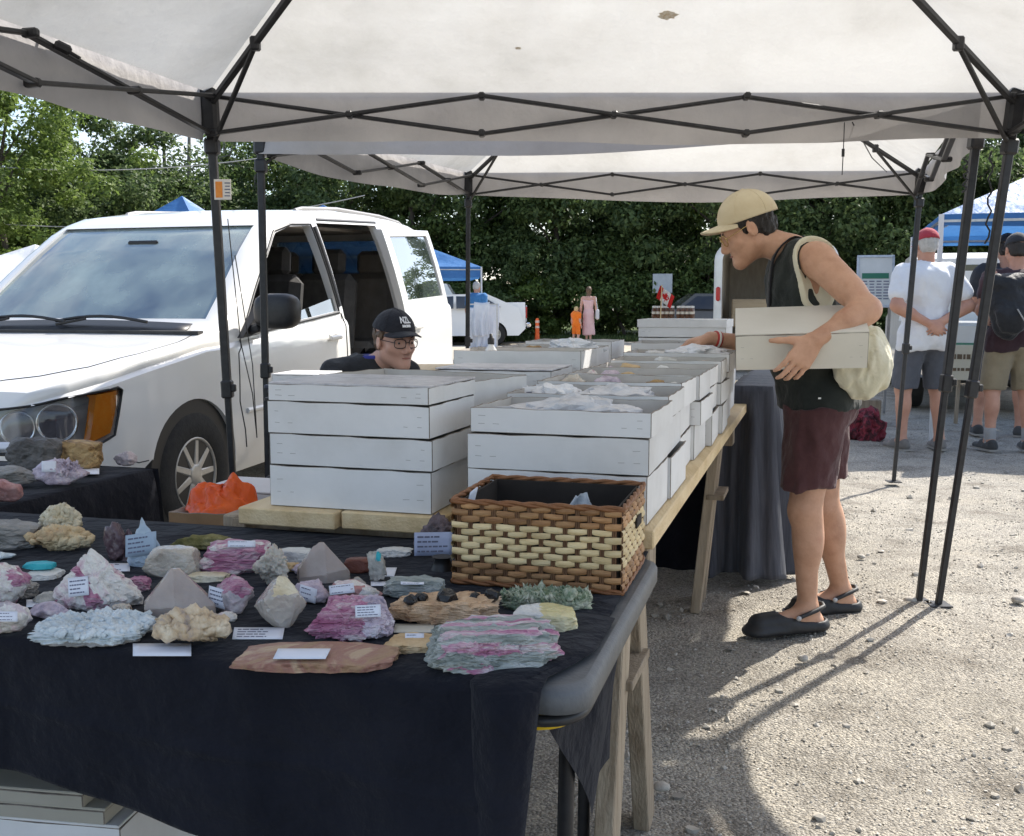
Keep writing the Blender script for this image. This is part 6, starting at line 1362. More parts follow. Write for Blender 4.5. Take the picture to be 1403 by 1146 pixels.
def build_people():
    WT = cmat('white_tshirt', [(.66, .67, .70), (.74, .75, .77)], bump=.25); GS = cmat('grey_shorts', [(.075, .08, .095), (.11, .115, .13)]); SHO = cmat('grey_shoes', [(.13, .12, .11), (.22, .20, .18)])
    GREYH = mat('hair_grey', [(.35, .33, .30), (.5, .48, .45)], .6, scale=40)
    red = cmat('red_cap', [(.30, .025, .04), (.40, .05, .07)], scale=10)
    r0, J, W, f, r, s = figure('older person in white t-shirt and red cap with hands clasped behind the back', 1264, 8.75, 1.84, R(-6), 'ruddy', WT, GS, SHO, .009, arms='back', sleeve=.62, belly=.035, b=1.12, stance=.16, hair=GREYH, hat=red, socks=None)
    KH = cmat('khaki_shorts', [(.22, .18, .115), (.30, .25, .17)]); MT = cmat('maroon_tshirt', [(.035, .018, .024), (.055, .03, .036)]); SOCK = cmat('grey_sock', [(.28, .28, .28), (.36, .36, .36)]); DS = cmat('dark_shoes', [(.045, .045, .045), (.08, .08, .08)])
    dark = cmat('dark_cap', [(.02, .022, .028), (.035, .036, .04)])
    r0, J, W, f, r, s = figure('person in khaki shorts and dark top wearing a black backpack, at the right', 1386, 8.7, 1.80, R(4), 'ruddy', MT, KH, DS, .009, arms='front', sleeve=.5, b=1.08, stance=.15, hat=dark, socks=SOCK)
    BP = cmat('black_backpack', [(.014, .015, .018), (.026, .028, .032)], rough=.6, bump=.5, bscale=30)
    c = W(-.13, -.24, 1.18); S = SDF(c-.36, c+.36, .009); S.ell(c, (.17, .13, .27), None, .05); S.ell(c+np.array([-.02, -.09, -.08]), (.13, .07, .14), None, .03); S.cone(c+np.array([-.12, -.02, .20]), c+np.array([.12, -.02, .20]), .06, .06, .05); S.noise(9, .012, 3)
    b = sdfobj(S, 'backpack', BP, None, 1); b.data.transform(Matrix.Translation(-Vector(c))); b.location = Vector(c); tag(b, 'black backpack worn by the person in khaki shorts', 'backpack')
    GW = mat('grey_webbing', [(.34, .34, .34)], .7)
    for k, (p0, p1) in enumerate([((.10, -.15, .1), (.14, -.14, -.28)), ((-.02, -.17, -.02), (.08, -.16, -.3)), ((.06, -.14, .06), (.17, -.05, .12))]):
        mb = MB(); mb.tube([Vector(p0), (Vector(p0)+Vector(p1))/2+Vector((.03, -.03, 0)), Vector(p1)], .006, 6); mb.build('strap', GW, b, loc=(0, 0, 0))
    figure('person in dark clothes and cap, mostly hidden behind the backpack wearer', 1372, 9.7, 1.86, R(20), 'ruddy', cmat('dark_tshirt', [(.03, .032, .04), (.05, .052, .06)]), GS, DS, .011, arms='front', sleeve=.5, b=1.05, stance=.17, hat=dark)
    # far woman and child
    PINK = cmat('pink_dress', [(.60, .38, .38), (.70, .48, .47)]); HB = mat('hair_brown', [(.07, .04, .022), (.14, .085, .05)], .5, scale=30, bump=.4)
    r0, J, W, f, r, s = figure('person in long pale pink dress, far off by the trees', 806, 30.4, 1.68, R(15), 'fair', PINK, PINK, cmat('tan_shoes', [(.3, .2, .12)]), .018, dress=True, b=.9, stance=.06, hair=None, hands=False)
    hc = np.array(J['head']); hair_obj(hc, fr3(f, (0, 0, 1)), 1.0, HB, r0, upto=.2, low=-.1, fback=.02, h=.012, long=.42)
    c = W(.27, -.02, .93); mb = MB(); mb.box(Vector(c), (.10, .24, .30), bev=.03); mb.tube([Vector(c)+Vector((0, -.08, .14)), Vector(c)+Vector((-.05, 0, .5)), Vector(c)+Vector((0, .08, .14))], .012, 6); tag(mb.build('shoulder_bag', cmat('pale_bag', [(.55, .54, .55)]), loc=tuple(c)), 'pale shoulder bag on the person in the pink dress', 'bag')
    OR = cmat('orange_shirt', [(.78, .16, .015), (.85, .22, .03)])
    figure('child in bright orange shirt and shorts beside the person in pink', 789, 30.3, 1.10, R(40), 'fair', OR, OR, DS, .016, arms='down', sleeve=.5, b=1.05, stance=.14, hair=mat('hair_blond', [(.5, .34, .15), (.6, .44, .22)], .5, scale=30), sc_head=1.2, hands=False)
    BS = cmat('blue_shirt', [(.04, .15, .34), (.06, .20, .42)])
    figure('person in blue shirt by the white draped rack beside the blue tent', 653, 22.5, 1.68, R(30), 'ruddy', BS, cmat('pale_trousers', [(.6, .62, .66)]), DS, .016, shorts=False, hair=GREYH, hands=False, b=1.1)
build_people()
def build_seated():
    """The stallholder behind the boxes; sits on a camp chair, mostly hidden."""
    Y = 4.45; hc = np.array(at(541, 468, Y)); f = nrm((.62, -.78, -.10)); HM = fr3(f, (0, 0, 1)); b = nrm((.60, -.80, 0)); r = np.array([b[1], -b[0], 0.]); 
    pel = hc+np.array([-.13, .13, -.60]); W = lambda a, c, z: pel+r*a+b*c+np.array([0, 0, z]); J = dict(head=hc)
    for q, g in (('L', -1), ('R', 1)):
        J['hip'+q] = W(g*.085, 0, 0); J['kn'+q] = W(g*.12, .42, .02); J['an'+q] = W(g*.12, .44, -.36); J['toe'+q] = W(g*.13, .60, -.42); J['sh'+q] = W(g*.175, .02, .44); J['el'+q] = W(g*.24, .06, .16); J['wr'+q] = W(g*.14, .28, .12)
    J['neck'] = W(.02, .06, .50); J['ground'] = J['anL'][2]-.085; root = thing('person', tuple(pel*np.array([1, 1, 0])), 'seated person in black cap and dark framed glasses behind the boxes', 'person')
    lo, hi = bounds(J, .17); S = SDF(lo, hi, .0065); torso(S, J, -.008, .95)
    for q in 'LR': limb_arm(S, J, q, 0, .95); limb_leg(S, J, q); feet(S, J, q); hand(S, J['wr'+q], b, r*(1 if q == 'L' else -1), (0, 0, 1), .95)
    S.cone(J['neck']-np.array([0, 0, .03]), hc-HM[2]*.05-HM[1]*.02, .055, .05, .03); head(S, hc, HM, .98); sdfobj(S, 'body', SKINS['fair'], root, 1)
    S = SDF(lo, hi, .0065); torso(S, J, .016, .95)
    for q in 'LR': limb_arm(S, J, q, .018, .95, 1.0)
    S.cone(J['neck']+np.array([0, 0, .10]), J['neck']+np.array([0, 0, .02]), .07, .058, .008, 's'); S.noise(8, .012, 4); sdfobj(S, 'jacket', cmat('dark_jacket', [(.016, .017, .02), (.03, .032, .036)]), root, 1)
    mb = MB(); col = [Vector(J['neck'])+Vector((.064*math.cos(a), .064*math.sin(a), .028)) for a in np.linspace(0, 6.283, 25)]; mb.tube(col, .012, 8, caps=False); mb.build('collar', cmat('blue_collar', [(.03, .04, .22), (.05, .06, .30)]), root)
    S = SDF(lo, hi, .008)
    for q in 'LR': S.cone(J['hip'+q], J['kn'+q], .105, .08, .04); S.cone(J['kn'+q], J['an'+q], .078, .065, .03)
    sdfobj(S, 'trousers', cmat('dark_trousers', [(.03, .032, .04), (.05, .05, .06)]), root, 1)
    for q in 'LR':
        an, toe = J['an'+q], J['toe'+q]; S = SDF(np.minimum(an, toe)-.12, np.maximum(an, toe)+.12, .008); S.cone(an-b*.03-np.array([0, 0, .05]), toe-b*.03, .045, .042, .02); sdfobj(S, 'shoe', cmat('dark_shoes', [(.045, .045, .045)]), root, 1)
    CAPM = cmat('black_cap', [(.010, .011, .016), (.020, .021, .028)], scale=10); cp = cap_obj(hc, HM, 1.0, CAPM, root, z0=.050, brimlen=.062, tilt=.02)
    hair_obj(hc, HM, .98, mat('hair_brown', [(.07, .04, .022), (.14, .085, .05)], .5, scale=30, bump=.4), root, upto=.045, low=-.055, fback=.005); glasses_obj(hc, HM, .98, DARKG, root, r=.022, thick=.0019, z=.002, square=True)
    Wd = lambda a, f_, u: Vector(hc+HM[0]*a+HM[1]*f_+HM[2]*u)
    for q in (-1, 1):
        mb = MB(); mb.lathe([(0, -.008), (.0055, -.006), (.008, 0), (.0055, .006), (0, .008)], 10, Wd(q*.033, .077, .004)); e = mb.build('eye', mat('eye_white', [(.6, .57, .52)], .2), root)
        mb = MB(); mb.lathe([(.0045, 0), (0, .0015)], 10, Wd(q*.033, .0852, .003), Matrix(HM[[0, 2, 1]]).transposed()); mb.build('iris', mat('iris_dark', [(.02, .012, .008)], .2), e)
        mb = MB(); mb.tube([Wd(q*.018, .090, .024), Wd(q*.034, .086, .029), Wd(q*.052, .070, .025)], [.0016, .0024, .0012], 6); mb.build('eyebrow', HAIRB, root)
    mb = MB(); mb.tube([Wd(-.02, .0945, -.060), Wd(0, .098, -.0595), Wd(.02, .0945, -.060)], [.002, .0038, .002], 6); mb.build('lips', mat('lips', [(.33, .13, .10)], .5), root)
    # white lettering wrapped on the crown of the cap
    TXT = mat('cap_lettering', [(.75, .75, .76)], .6)
    def cap_text(body, size, u0, az0):
        cu = bpy.data.curves.new('lettering', 'FONT'); cu.body = body; cu.size = size; cu.align_x = 'CENTER'; cu.extrude = .0012; cu.resolution_u = 2; cu.offset = .0012; to = bpy.data.objects.new('lettering', cu); COL.objects.link(to)
        bpy.context.view_layer.update(); me = bpy.data.meshes.new_from_object(to.evaluated_get(bpy.context.evaluated_depsgraph_get())); bpy.data.objects.remove(to)
        for v in me.vertices:
            az = az0-v.co.x/.100; u = u0+v.co.y; k = math.sqrt(max(.02, 1-((u-.036)/.103)**2)); q = Wd(math.sin(az)*(.0895*k+v.co.z), -.014+math.cos(az)*(.1115*k+v.co.z), u); v.co = q-Vector(root['wloc'])
        me.materials.append(TXT); o = bpy.data.objects.new('lettering', me); COL.objects.link(o); o.parent = cp
    cap_text('NZL', .034, .088, .0); cap_text('RACING', .0125, .072, .0)
    ch = thing('camp_chair', tuple(pel*np.array([1, 1, 0])), 'dark folding camp chair under the seated person behind the boxes', 'chair'); mb = MB(); rot = Matrix((Vector(r), Vector(b), Vector((0, 0, 1)))).transposed(); mb.box(Vector(W(0, .14, -.115)), (.5, .46, .03), rot, bev=.01); mb.build('seat', CLOTH_B, ch)
    mb = MB(); mb.box(Vector(W(0, -.17, .12)), (.5, .03, .44), rot, bev=.01); mb.build('backrest', CLOTH_B, ch)
    for g in (-1, 1):
        for c in (-.1, .36): mb = MB(); p = Vector(W(g*.24, c, -.11)); mb.tube([p, Vector((p.x, p.y, 0))], .011, 8); mb.build('leg', BLACKM, ch)
build_seated()
# ================================================================ vehicles
def glassmat(name, tint, fres=1.5, boost=1.0, rough=0.0, refl_haze=0.0):
    m, t, out = _new(name); L = t.links.new
    tr = t.nodes.new('ShaderNodeBsdfTransparent'); tr.inputs[0].default_value = (*tint, 1); g = t.nodes.new('ShaderNodeBsdfGlossy'); g.inputs['Roughness'].default_value = rough; g.inputs[0].default_value = (.95, .97, 1, 1)
    f = t.nodes.new('ShaderNodeFresnel'); f.inputs[0].default_value = fres; mx = t.nodes.new('ShaderNodeMixShader')
    mu = t.nodes.new('ShaderNodeMath'); mu.operation = 'MULTIPLY'; mu.use_clamp = True; mu.inputs[1].default_value = boost; L(f.outputs[0], mu.inputs[0]); L(mu.outputs[0], mx.inputs[0]); L(tr.outputs[0], mx.inputs[1]); L(g.outputs[0], mx.inputs[2]); last = mx.outputs[0]
    if refl_haze:
        df = t.nodes.new('ShaderNodeBsdfDiffuse'); df.inputs[0].default_value = (.46, .57, .535, 1); m2 = t.nodes.new('ShaderNodeMixShader'); m2.inputs[0].default_value = refl_haze; tn = t.nodes.new('ShaderNodeTexNoise'); tn.inputs['Scale'].default_value = 2.2; tn.inputs['Detail'].default_value = 7; tq = t.nodes.new('ShaderNodeTexCoord'); L(tq.outputs['Object'], tn.inputs['Vector']); tr_ = t.nodes.new('ShaderNodeMapRange'); tr_.inputs[1].default_value = .35; tr_.inputs[2].default_value = .7; tr_.inputs[3].default_value = refl_haze*.25; tr_.inputs[4].default_value = refl_haze*1.9; L(tn.outputs[0], tr_.inputs[0]); L(tr_.outputs[0], m2.inputs[0]); L(last, m2.inputs[1]); L(df.outputs[0], m2.inputs[2]); last = m2.outputs[0]  # patchy pale diffuse mixed in, standing for canopy and sky reflected in the glass
    L(last, out.inputs[0]); return m
WSHIELD = glassmat('windshield_glass', (.50, .62, .58), 1.9, 2.3, refl_haze=.25); SIDEGL = glassmat('side_glass', (.32, .36, .37), 1.8, 2.2, refl_haze=.07); LENS = glassmat('lens_glass', (.94, .95, .96), 1.45, .8); DARKGL = glassmat('dark_glass', (.05, .06, .065), 1.6, 1.5)
PAINTW = mat('white_car_paint', [(.70, .69, .66), (.74, .73, .71)], .28, scale=2.2, coat=.7, detail=8)
DIRTW = mat('white_body_dusty', [(.60, .58, .53), (.72, .71, .68)], .34, scale=3, coat=.5, detail=8)
CARBLK = mat('car_black_trim', [(.010, .010, .011)], .4)
INTER = mat('car_interior', [(.035, .034, .034), (.06, .058, .055)], .85, scale=14, bump=.2); INTERL = mat('car_interior_light', [(.22, .20, .18), (.28, .26, .24)], .85, scale=12)
DARKREF = mat('lamp_housing', [(.50, .50, .51), (.66, .66, .68)], .22, metal=.6, scale=20)
def boolean(o, cutter, op='DIFFERENCE', kill=True):
    md = o.modifiers.new('b', 'BOOLEAN'); md.operation = op; md.object = cutter; md.solver = 'EXACT'; bpy.context.view_layer.update()
    me = bpy.data.meshes.new_from_object(o.evaluated_get(bpy.context.evaluated_depsgraph_get())); o.modifiers.clear(); old = o.data; o.data = me; me.name = old.name
    if kill: bpy.data.objects.remove(cutter)
def mesh_copy(o, name): c = o.copy(); c.data = o.data.copy(); c.name = name; COL.objects.link(c); return c
def smoothed(o, ang=32):
    o.data.polygons.foreach_set('use_smooth', [True]*len(o.data.polygons)); o.data.set_sharp_from_angle(angle=R(ang)); o.data.update()
def prism_y(poly, y0, y1): mb = MB(); mb.prism(poly, y0, y1, lambda p: Vector((p[0], p[2], p[1]))); return fixn(mb.build('cut', CARBLK))
def prism_x(poly, x0, x1): mb = MB(); mb.prism(poly, x0, x1, lambda p: Vector((p[2], p[0], p[1]))); return fixn(mb.build('cut', CARBLK))
def fixn(o):
    bm = bmesh.new(); bm.from_mesh(o.data); bmesh.ops.remove_doubles(bm, verts=bm.verts, dist=1e-5); bmesh.ops.recalc_face_normals(bm, faces=bm.faces); bm.to_mesh(o.data); bm.free(); return o
VX = np.array([0, .03, .08, .18, .36, .6, .85, 1.1, 1.24, 1.34, 1.6, 1.9, 2.1, 2.2, 2.36, 2.7, 3.2, 3.8, 4.3, 4.62, 4.78, 4.86, 4.95, 5.05, 5.10, 5.13, 5.14])
VT = np.array([.60, .78, .85, .885, .92, .96, .99, 1.02, 1.045, 1.09, 1.28, 1.50, 1.63, 1.68, 1.725, 1.765, 1.79, 1.785, 1.77, 1.75, 1.725, 1.66, 1.44, 1.17, 1.02, .90, .62])
VW = np.array([.50, .63, .74, .845, .925, .962, .978, .985, .988, .99, .993, .995, .996, .996, .997, .998, .998, .995, .985, .972, .958, .95, .935, .905, .885, .86, .82])
def vsec(x, d=0.0):
    """Half cross section at station x, inset by d; a list of (y, z)."""
    zt = float(np.interp(x, VX, VT))-d; w = float(np.interp(x, VX, VW))-d; zb = .24+d+(.05 if x < .25 or x > 4.9 else 0)
    belt = .965+.040*max(0, x-1.2); zs = min(belt, zt-.055); hgt_ = zt-zs; wr = w-.17*min(1, hgt_/.66)-.02; k = min(1, hgt_/.25)
    lo = [(0, zb), (.86*w, zb), (.955*w, zb+.03), (.985*w, zb+.10)]
    mid = [(w, lerp(zb+.1, zs, f)) for f in (.25, .5, .72)]; mid = [(w-.006*abs(math.sin(i*2)), z) for i, (_, z) in enumerate(mid)]
    sh = [(w*.990, zs-.035*max(.4, k)), (w*.978, zs-.006), (w*.962, zs+.010*k)]
    up = []
    for f in (.25, .5, .75, .9): up.append((lerp(w*.962, wr, f)+.012*math.sin(f*math.pi)*k, lerp(zs+.01*k, zt-.085*k, f)))
    top = [(wr-.012*k, zt-.060*k), (wr-.040*k, zt-.034*k), (wr-.09*k, zt-.018*k), (wr*.75, zt-.010*k), (wr*.4, zt-.003*k), (0, zt)]
    return lo+mid+sh+up+top
def vsurf(x, z):
    s = vsec(x); 
    for (y0, z0), (y1, z1) in zip(s[2:], s[3:]):
        if z0 <= z <= z1: return lerp(y0, y1, (z-z0)/max(1e-6, z1-z0))
    return s[-2][0]
def vsolid(d, name):
    xs = np.unique(np.concatenate([VX, np.linspace(.2, 5.0, 40)])); mb = MB(); L = []
    for x in xs:
        s = vsec(x, d); xx = d*1.2+x*(5.14-2.4*d)/5.14; L.append([Vector((xx, y, z)) for y, z in s]+[Vector((xx, -y, z)) for y, z in s[-2:0:-1]])
    n = len(L[0]); vs = [p for l in L for p in l]; fs = [[i*n+k, i*n+(k+1) % n, (i+1)*n+(k+1) % n, (i+1)*n+k] for i in range(len(L)-1) for k in range(n)]
    fs += [list(range(n)), list(range((len(L)-1)*n, len(L)*n))]; mb.add(vs, fs); return fixn(mb.build(name, PAINTW, loc=(0, 0, 0)))
FWIN = [(1.50, 1.015), (1.74, 1.22), (2.20, 1.59), (2.38, 1.635), (2.66, 1.648), (2.76, 1.095)]
DOOR = [(2.86, .42), (2.84, 1.10), (2.76, 1.67), (3.78, 1.69), (3.86, 1.12), (3.86, .42)]
DWIN = [(2.96, 1.135), (2.88, 1.61), (3.70, 1.635), (3.765, 1.15)]
QWIN = [(3.95, 1.155), (3.90, 1.635), (4.58, 1.62), (4.80, 1.185)]
def wheel(parent, c, side, rad=.335, w=.215, rimm=None):
    c = Vector(c); rot = Matrix.Rotation(math.pi/2*side, 3, 'X'); rimm = rimm or mat('alloy_rim', [(.42, .41, .39), (.52, .51, .49)], .35, metal=.7, scale=20)
    mb = MB(); h = w/2; mb.lathe([(rad*.52, -h), (rad*.58, -h), (rad*.9, -h*1.02), (rad*.975, -h*.86), (rad, -h*.6), (rad, h*.6), (rad*.975, h*.86), (rad*.9, h*1.02), (rad*.58, h), (rad*.54, h*.9), (rad*.52, -h)], 40, c, rot)
    t = mb.build('tyre', RUBBER, parent, loc=(0, 0, 0))
    mb = MB(); mb.lathe([(rad*.48, h*.2), (rad*.53, h*.75), (rad*.58, h*.97), (rad*.56, h*1.03), (rad*.53, h*.95), (rad*.50, h*.3)], 40, c, rot); mb.lathe([(.0, h*.55), (rad*.17, h*.55), (rad*.17, h*.98), (rad*.13, h*1.02), (0, h*1.02)], 20, c, rot)
    for k in range(9):
        a = 2*math.pi*k/9; d = Vector((math.cos(a), math.sin(a), 0)); p = rot @ (d*rad*.12+Vector((0, 0, h*.86))); q = rot @ (d*rad*.54+Vector((0, 0, h*.80))); mb.bar(c+p, c+q, .042, .03, up=rot @ Vector((0, 0, 1)), bev=.008)
    r_ = mb.build('rim', rimm, t, loc=(0, 0, 0)); mb = MB(); mb.lathe([(0, h*.0), (rad*.49, h*.0), (rad*.49, h*.15), (0, h*.15)], 24, c, rot); mb.build('brake', CARBLK, t, loc=(0, 0, 0)); return t
def build_van():
    a = R(15.8); X = Vector((math.sin(a), math.cos(a), 0)); Y = Vector((-math.cos(a), math.sin(a), 0)); O = Vector((-1.64, 5.38, 0))-X*.95+Y*.98
    root = bpy.data.objects.new('minivan', None); COL.objects.link(root); tag(root, 'white minivan with its sliding side door open, parked behind the left table', 'minivan'); 
    body = vsolid(0, 'body'); inner = vsolid(.045, 'cut'); boolean(body, inner)
    both = [(FWIN, -1.3, 1.3), (QWIN, -1.3, 1.3), (DWIN, .3, 1.3), (DOOR, -1.3, -.3)]
    for p, y0, y1 in both: boolean(body, prism_y(p, y0, y1))
    WS = [(-.80, 1.105), (-.69, 1.635), (.69, 1.635), (.80, 1.105)]; RG = [(-.70, 1.2), (-.62, 1.61), (.62, 1.61), (.70, 1.2)]
    boolean(body, prism_x(WS, 1.0, 2.3)); boolean(body, prism_x(RG, 4.7, 5.3))
    for x in (.95, 4.03):
        for s in (-1, 1):
            mb = MB(); mb.lathe([(.378, -.35), (.378, .35)], 44, (x, s*.98, .345), Matrix.Rotation(math.pi/2, 3, 'X')); boolean(body, fixn(mb.build('cut', CARBLK)))
    HL = [(-.02, .585), (.08, .572), (.26, .578), (.37, .625), (.435, .825), (.41, .84), (.17, .815), (.03, .775), (-.02, .765)]
    boolean(body, prism_y(HL, -1.2, -.42)); boolean(body, prism_y(HL, .42, 1.2))
    body.data.materials.clear(); body.data.materials.append(PAINTW); body.data.polygons.foreach_set('material_index', [0]*len(body.data.polygons)); smoothed(body, 28); body.parent = root; body.name = 'body'
    def pane(name, polys, m, d0=.014, d1=.019):
        g = vsolid(d0, name); boolean(g, vsolid(d1, 'cut'))
        for p in polys: boolean(g, p, 'INTERSECT')
        g.data.materials.clear(); g.data.materials.append(m); g.data.polygons.foreach_set('material_index', [0]*len(g.data.polygons)); smoothed(g, 40); g.parent = root; g.name = name; return g
    big = lambda P, k=.014: [((x-sum(q[0] for q in P)/len(P))*(1+k)+sum(q[0] for q in P)/len(P), (z-sum(q[1] for q in P)/len(P))*(1+k*1.5)+sum(q[1] for q in P)/len(P)) for x, z in P]
    pane('windshield', [prism_x(big(WS, .03), 1.0, 2.3)], WSHIELD); pane('rear_window', [prism_x(big(RG, .03), 4.6, 5.3)], SIDEGL)
    pane('quarter_window', [prism_y(big(QWIN), -1.3, -.3)], SIDEGL); pane('quarter_window', [prism_y(big(QWIN), .3, 1.3)], SIDEGL); pane('door_window', [prism_y(big(DWIN), .3, 1.3)], SIDEGL); pane('door_window', [prism_y(big(FWIN), .3, 1.3)], SIDEGL)
    low = [(1.55, 1.02), (2.74, 1.18), (2.76, 1.08)]; pane('lowered_window', [prism_y(low, -1.3, -.3)], SIDEGL)
    # sliding door, slid back over the rear quarter
    sd = vsolid(-.004, 'sliding_door'); boolean(sd, vsolid(.05, 'cut')); boolean(sd, prism_y(big(DOOR, -.012), -1.3, -.3), 'INTERSECT'); boolean(sd, prism_y(DWIN, -1.3, -.3))
    sd.data.materials.clear(); sd.data.materials.append(PAINTW); sd.data.polygons.foreach_set('material_index', [0]*len(sd.data.polygons)); smoothed(sd, 28); sd.parent = root; sd.location = (.90, -.085, 0)
    sg = pane('door_window', [prism_y(big(DWIN), -1.3, -.3)], SIDEGL, .008, .013); sg.parent = sd
    def line(name, pts, r=.004, m=CARBLK, off=0.0, parent=root, n=8):
        P = []
        for (x0, z0), (x1, z1) in zip(pts, pts[1:]):
            for k in range(n): f = k/n; x, z = lerp(x0, x1, f), lerp(z0, z1, f); P.append(Vector((x, -(vsurf(x, z)+off), z)))
        x, z = pts[-1]; P.append(Vector((x, -(vsurf(x, z)+off), z))); mb = MB(); mb.tube(P, r, 6); return mb.build(name, m, parent, loc=(0, 0, 0))
    line('door_gap', [(1.44, .40), (1.385, .66), (1.40, .92), (1.47, .99)], .004); line('door_gap', [(2.80, .40), (2.80, 1.08)], .0045)
    line('window_seal', [(1.48, 1.005), (2.77, 1.085)], .011, off=.002); line('window_seal', [(1.48, 1.005), (1.74, 1.23), (2.19, 1.60), (2.40, 1.648), (2.67, 1.658), (2.775, 1.09)], .009, off=.0); line('b_pillar_trim', [(2.80, 1.12), (2.715, 1.64)], .030, off=-.014)
    line('side_moulding', [(1.45, .60), (2.78, .60)], .016, PAINTW, off=.004); line('fender_gap', [(.44, .50), (.50, .475), (.565, .475)], .003)
    line('track', [(3.88, 1.10), (4.92, 1.13)], .010, off=-.004); line('track', [(2.78, 1.69), (3.8, 1.71)], .016, off=-.01)
    # hood edge, drawn on the upper surface
    def tsurf(x, y):
        s = vsec(x)
        for (y0, z0), (y1, z1) in zip(s[7:], s[8:]):
            if y1 <= y <= y0: return lerp(z0, z1, (y0-y)/max(1e-6, y0-y1))
        return s[-1][1]
    mb = MB(); pts = [Vector((x, -y, tsurf(x, y)+.000)) for x, y in [(.14, .40), (.26, .62), (.42, .76), (.7, .84), (1.0, .865), (1.16, .84), (1.235, .79)]]
    fine = [lerp(pts[i], pts[i+1], k/5) for i in range(len(pts)-1) for k in range(5)]; fine = [Vector((p.x, p.y, tsurf(p.x, -p.y)+.0005)) for p in fine]; mb.tube(fine, .0035, 6); mb.build('hood_gap', CARBLK, root, loc=(0, 0, 0))
    # cowl, wipers
    mb = MB(); mb.grid(lambda u, v: Vector((1.185+.12*v-.05*(2*u-1)**2*0, -.76+1.52*u, 1.045+.055*v-.018*(2*u-1)**2)), 16, 2); mb.build('cowl', CARBLK, root, loc=(0, 0, 0), thick=.004)
    for (y0, y1) in ((-.52, .10), (.02, .62)):
        mb = MB(); P = [Vector((1.235+.03*f, lerp(y0, y1, f), 1.090+.030*math.sin(f*3.1)+.004)) for f in np.linspace(0, 1, 9)]; mb.tube(P, .009, 6); mb.bar((1.20, y1-.05, 1.08), (1.24, y1-.22, 1.11), .018, .014, bev=.003); mb.build('wiper', CARBLK, root, loc=(0, 0, 0))
    # headlamps
    for s in (-1, 1):
        h = bpy.data.objects.new('headlight', None); COL.objects.link(h); h.parent = root
        hp = pane('housing', [prism_y(big(HL, .02), *((-1.2, -.40) if s < 0 else (.40, 1.2)))], mat('lamp_silver', [(.55, .55, .56), (.70, .70, .71)], .35, scale=20), .085, .10); hp.parent = h
        for (x, y, z, r_) in ((.20, .745, .70, .082), (.115, .60, .685, .070), (.06, .47, .64, .046)):
            d = Vector((-.80, -.60, 0)) if s < 0 else Vector((-.80, .60, 0)); fx, fy, fd = frame(d); rot = Matrix((fx, fy, fd)).transposed(); c = Vector((x, s*y, z))
            mb = MB(); mb.lathe([(.012, -.05), (r_*.55, -.042), (r_*.85, -.02), (r_, .01), (r_*1.06, .012), (r_*1.1, .0)], 28, c, rot); mb.build('reflector', CHROME, h, loc=(0, 0, 0))
            mb = MB(); mb.lathe([(.016, -.045), (.016, -.02), (0, -.008)], 12, c, rot); mb.build('bulb', mat('bulb_glass', [(.6, .6, .58)], .1), h, loc=(0, 0, 0))
        AM = [(.265, .60), (.36, .635), (.428, .825), (.31, .815)]
        am = vsolid(.012, 'turn_signal'); boolean(am, vsolid(.035, 'cut')); boolean(am, prism_y(AM, *((-1.2, -.5) if s < 0 else (.5, 1.2))), 'INTERSECT'); am.data.materials.clear(); am.data.materials.append(mat('amber_lens', [(.95, .28, .02), (.95, .36, .04)], .15, coat=1, scale=40, transl=.12)); am.data.polygons.foreach_set('material_index', [0]*len(am.data.polygons)); am.parent = h
        lp = pane('lens', [prism_y(big(HL, .01), *((-1.2, -.42) if s < 0 else (.42, 1.2)))], LENS, .002, .007); lp.parent = h
    line('lamp_seal', HL+[HL[0]], .006, n=4, off=-.002)
    # wheels, liners
    for x in (.95, 4.03):
        for s in (-1, 1):
            wheel(root, (x, s*.86, .335), 1 if s < 0 else -1)
            mb = MB(); mb.lathe([(.383, -.16), (.42, -.15), (.42, .15), (.383, .16)], 36, (x, s*.80, .345), Matrix.Rotation(math.pi/2, 3, 'X')); mb.lathe([(0, 0), (.43, 0)], 24, (x, s*.62, .345), Matrix.Rotation(math.pi/2, 3, 'X')); mb.build('wheel_liner', CARBLK, root, loc=(0, 0, 0))
    # mirror, handle
    mb = MB(); U, F = ico(3); q = np.sign(U)*np.abs(U)**.62; q = q/np.abs(q).max(0)*np.array([.075, .135, .098])+np.array([1.56, -1.145, 1.14]); mb.add([Vector(v) for v in q], [list(map(int, f)) for f in F], sm=True); mb.bar((1.58, -1.04, 1.055), (1.58, -.95, 1.025), .10, .05, bev=.012); mb.build('side_mirror', BLACKP, root, loc=(0, 0, 0))
    mb = MB(); mb.prism([(1.44, 1.0), (1.72, 1.02), (1.72, 1.20)], -.985, -.93, lambda p: Vector((p[0], p[2], p[1]))); mb.build('mirror_sail', CARBLK, root, loc=(0, 0, 0))
    for x, y in ((2.60, .0), (3.02+.90, -.085)):
        yy = -vsurf(x if x < 3 else x-.9, .93)+y; mb = MB(); mb.box((x, yy-.018, .93), (.17, .022, .030), bev=.008); mb.build('door_handle', PAINTW, root, loc=(0, 0, 0)); mb = MB(); mb.box((x, yy+.002, .93), (.13, .012, .055), bev=.005); mb.build('handle_recess', DIRTW, root, loc=(0, 0, 0))
    # rails on the roof
    for s in (-1, 1):
        y = s*.66; mb = MB(); mb.tube([Vector((x, y*(1-.0), tsurf(x, abs(y))+dz)) for x, dz in ((2.75, .0), (2.85, .012), (3.4, .02), (4.2, .02), (4.6, .012), (4.68, 0))], .014, 8); mb.build('roof_rail', mat('rail_grey', [(.30, .29, .28)], .4), root, loc=(0, 0, 0))
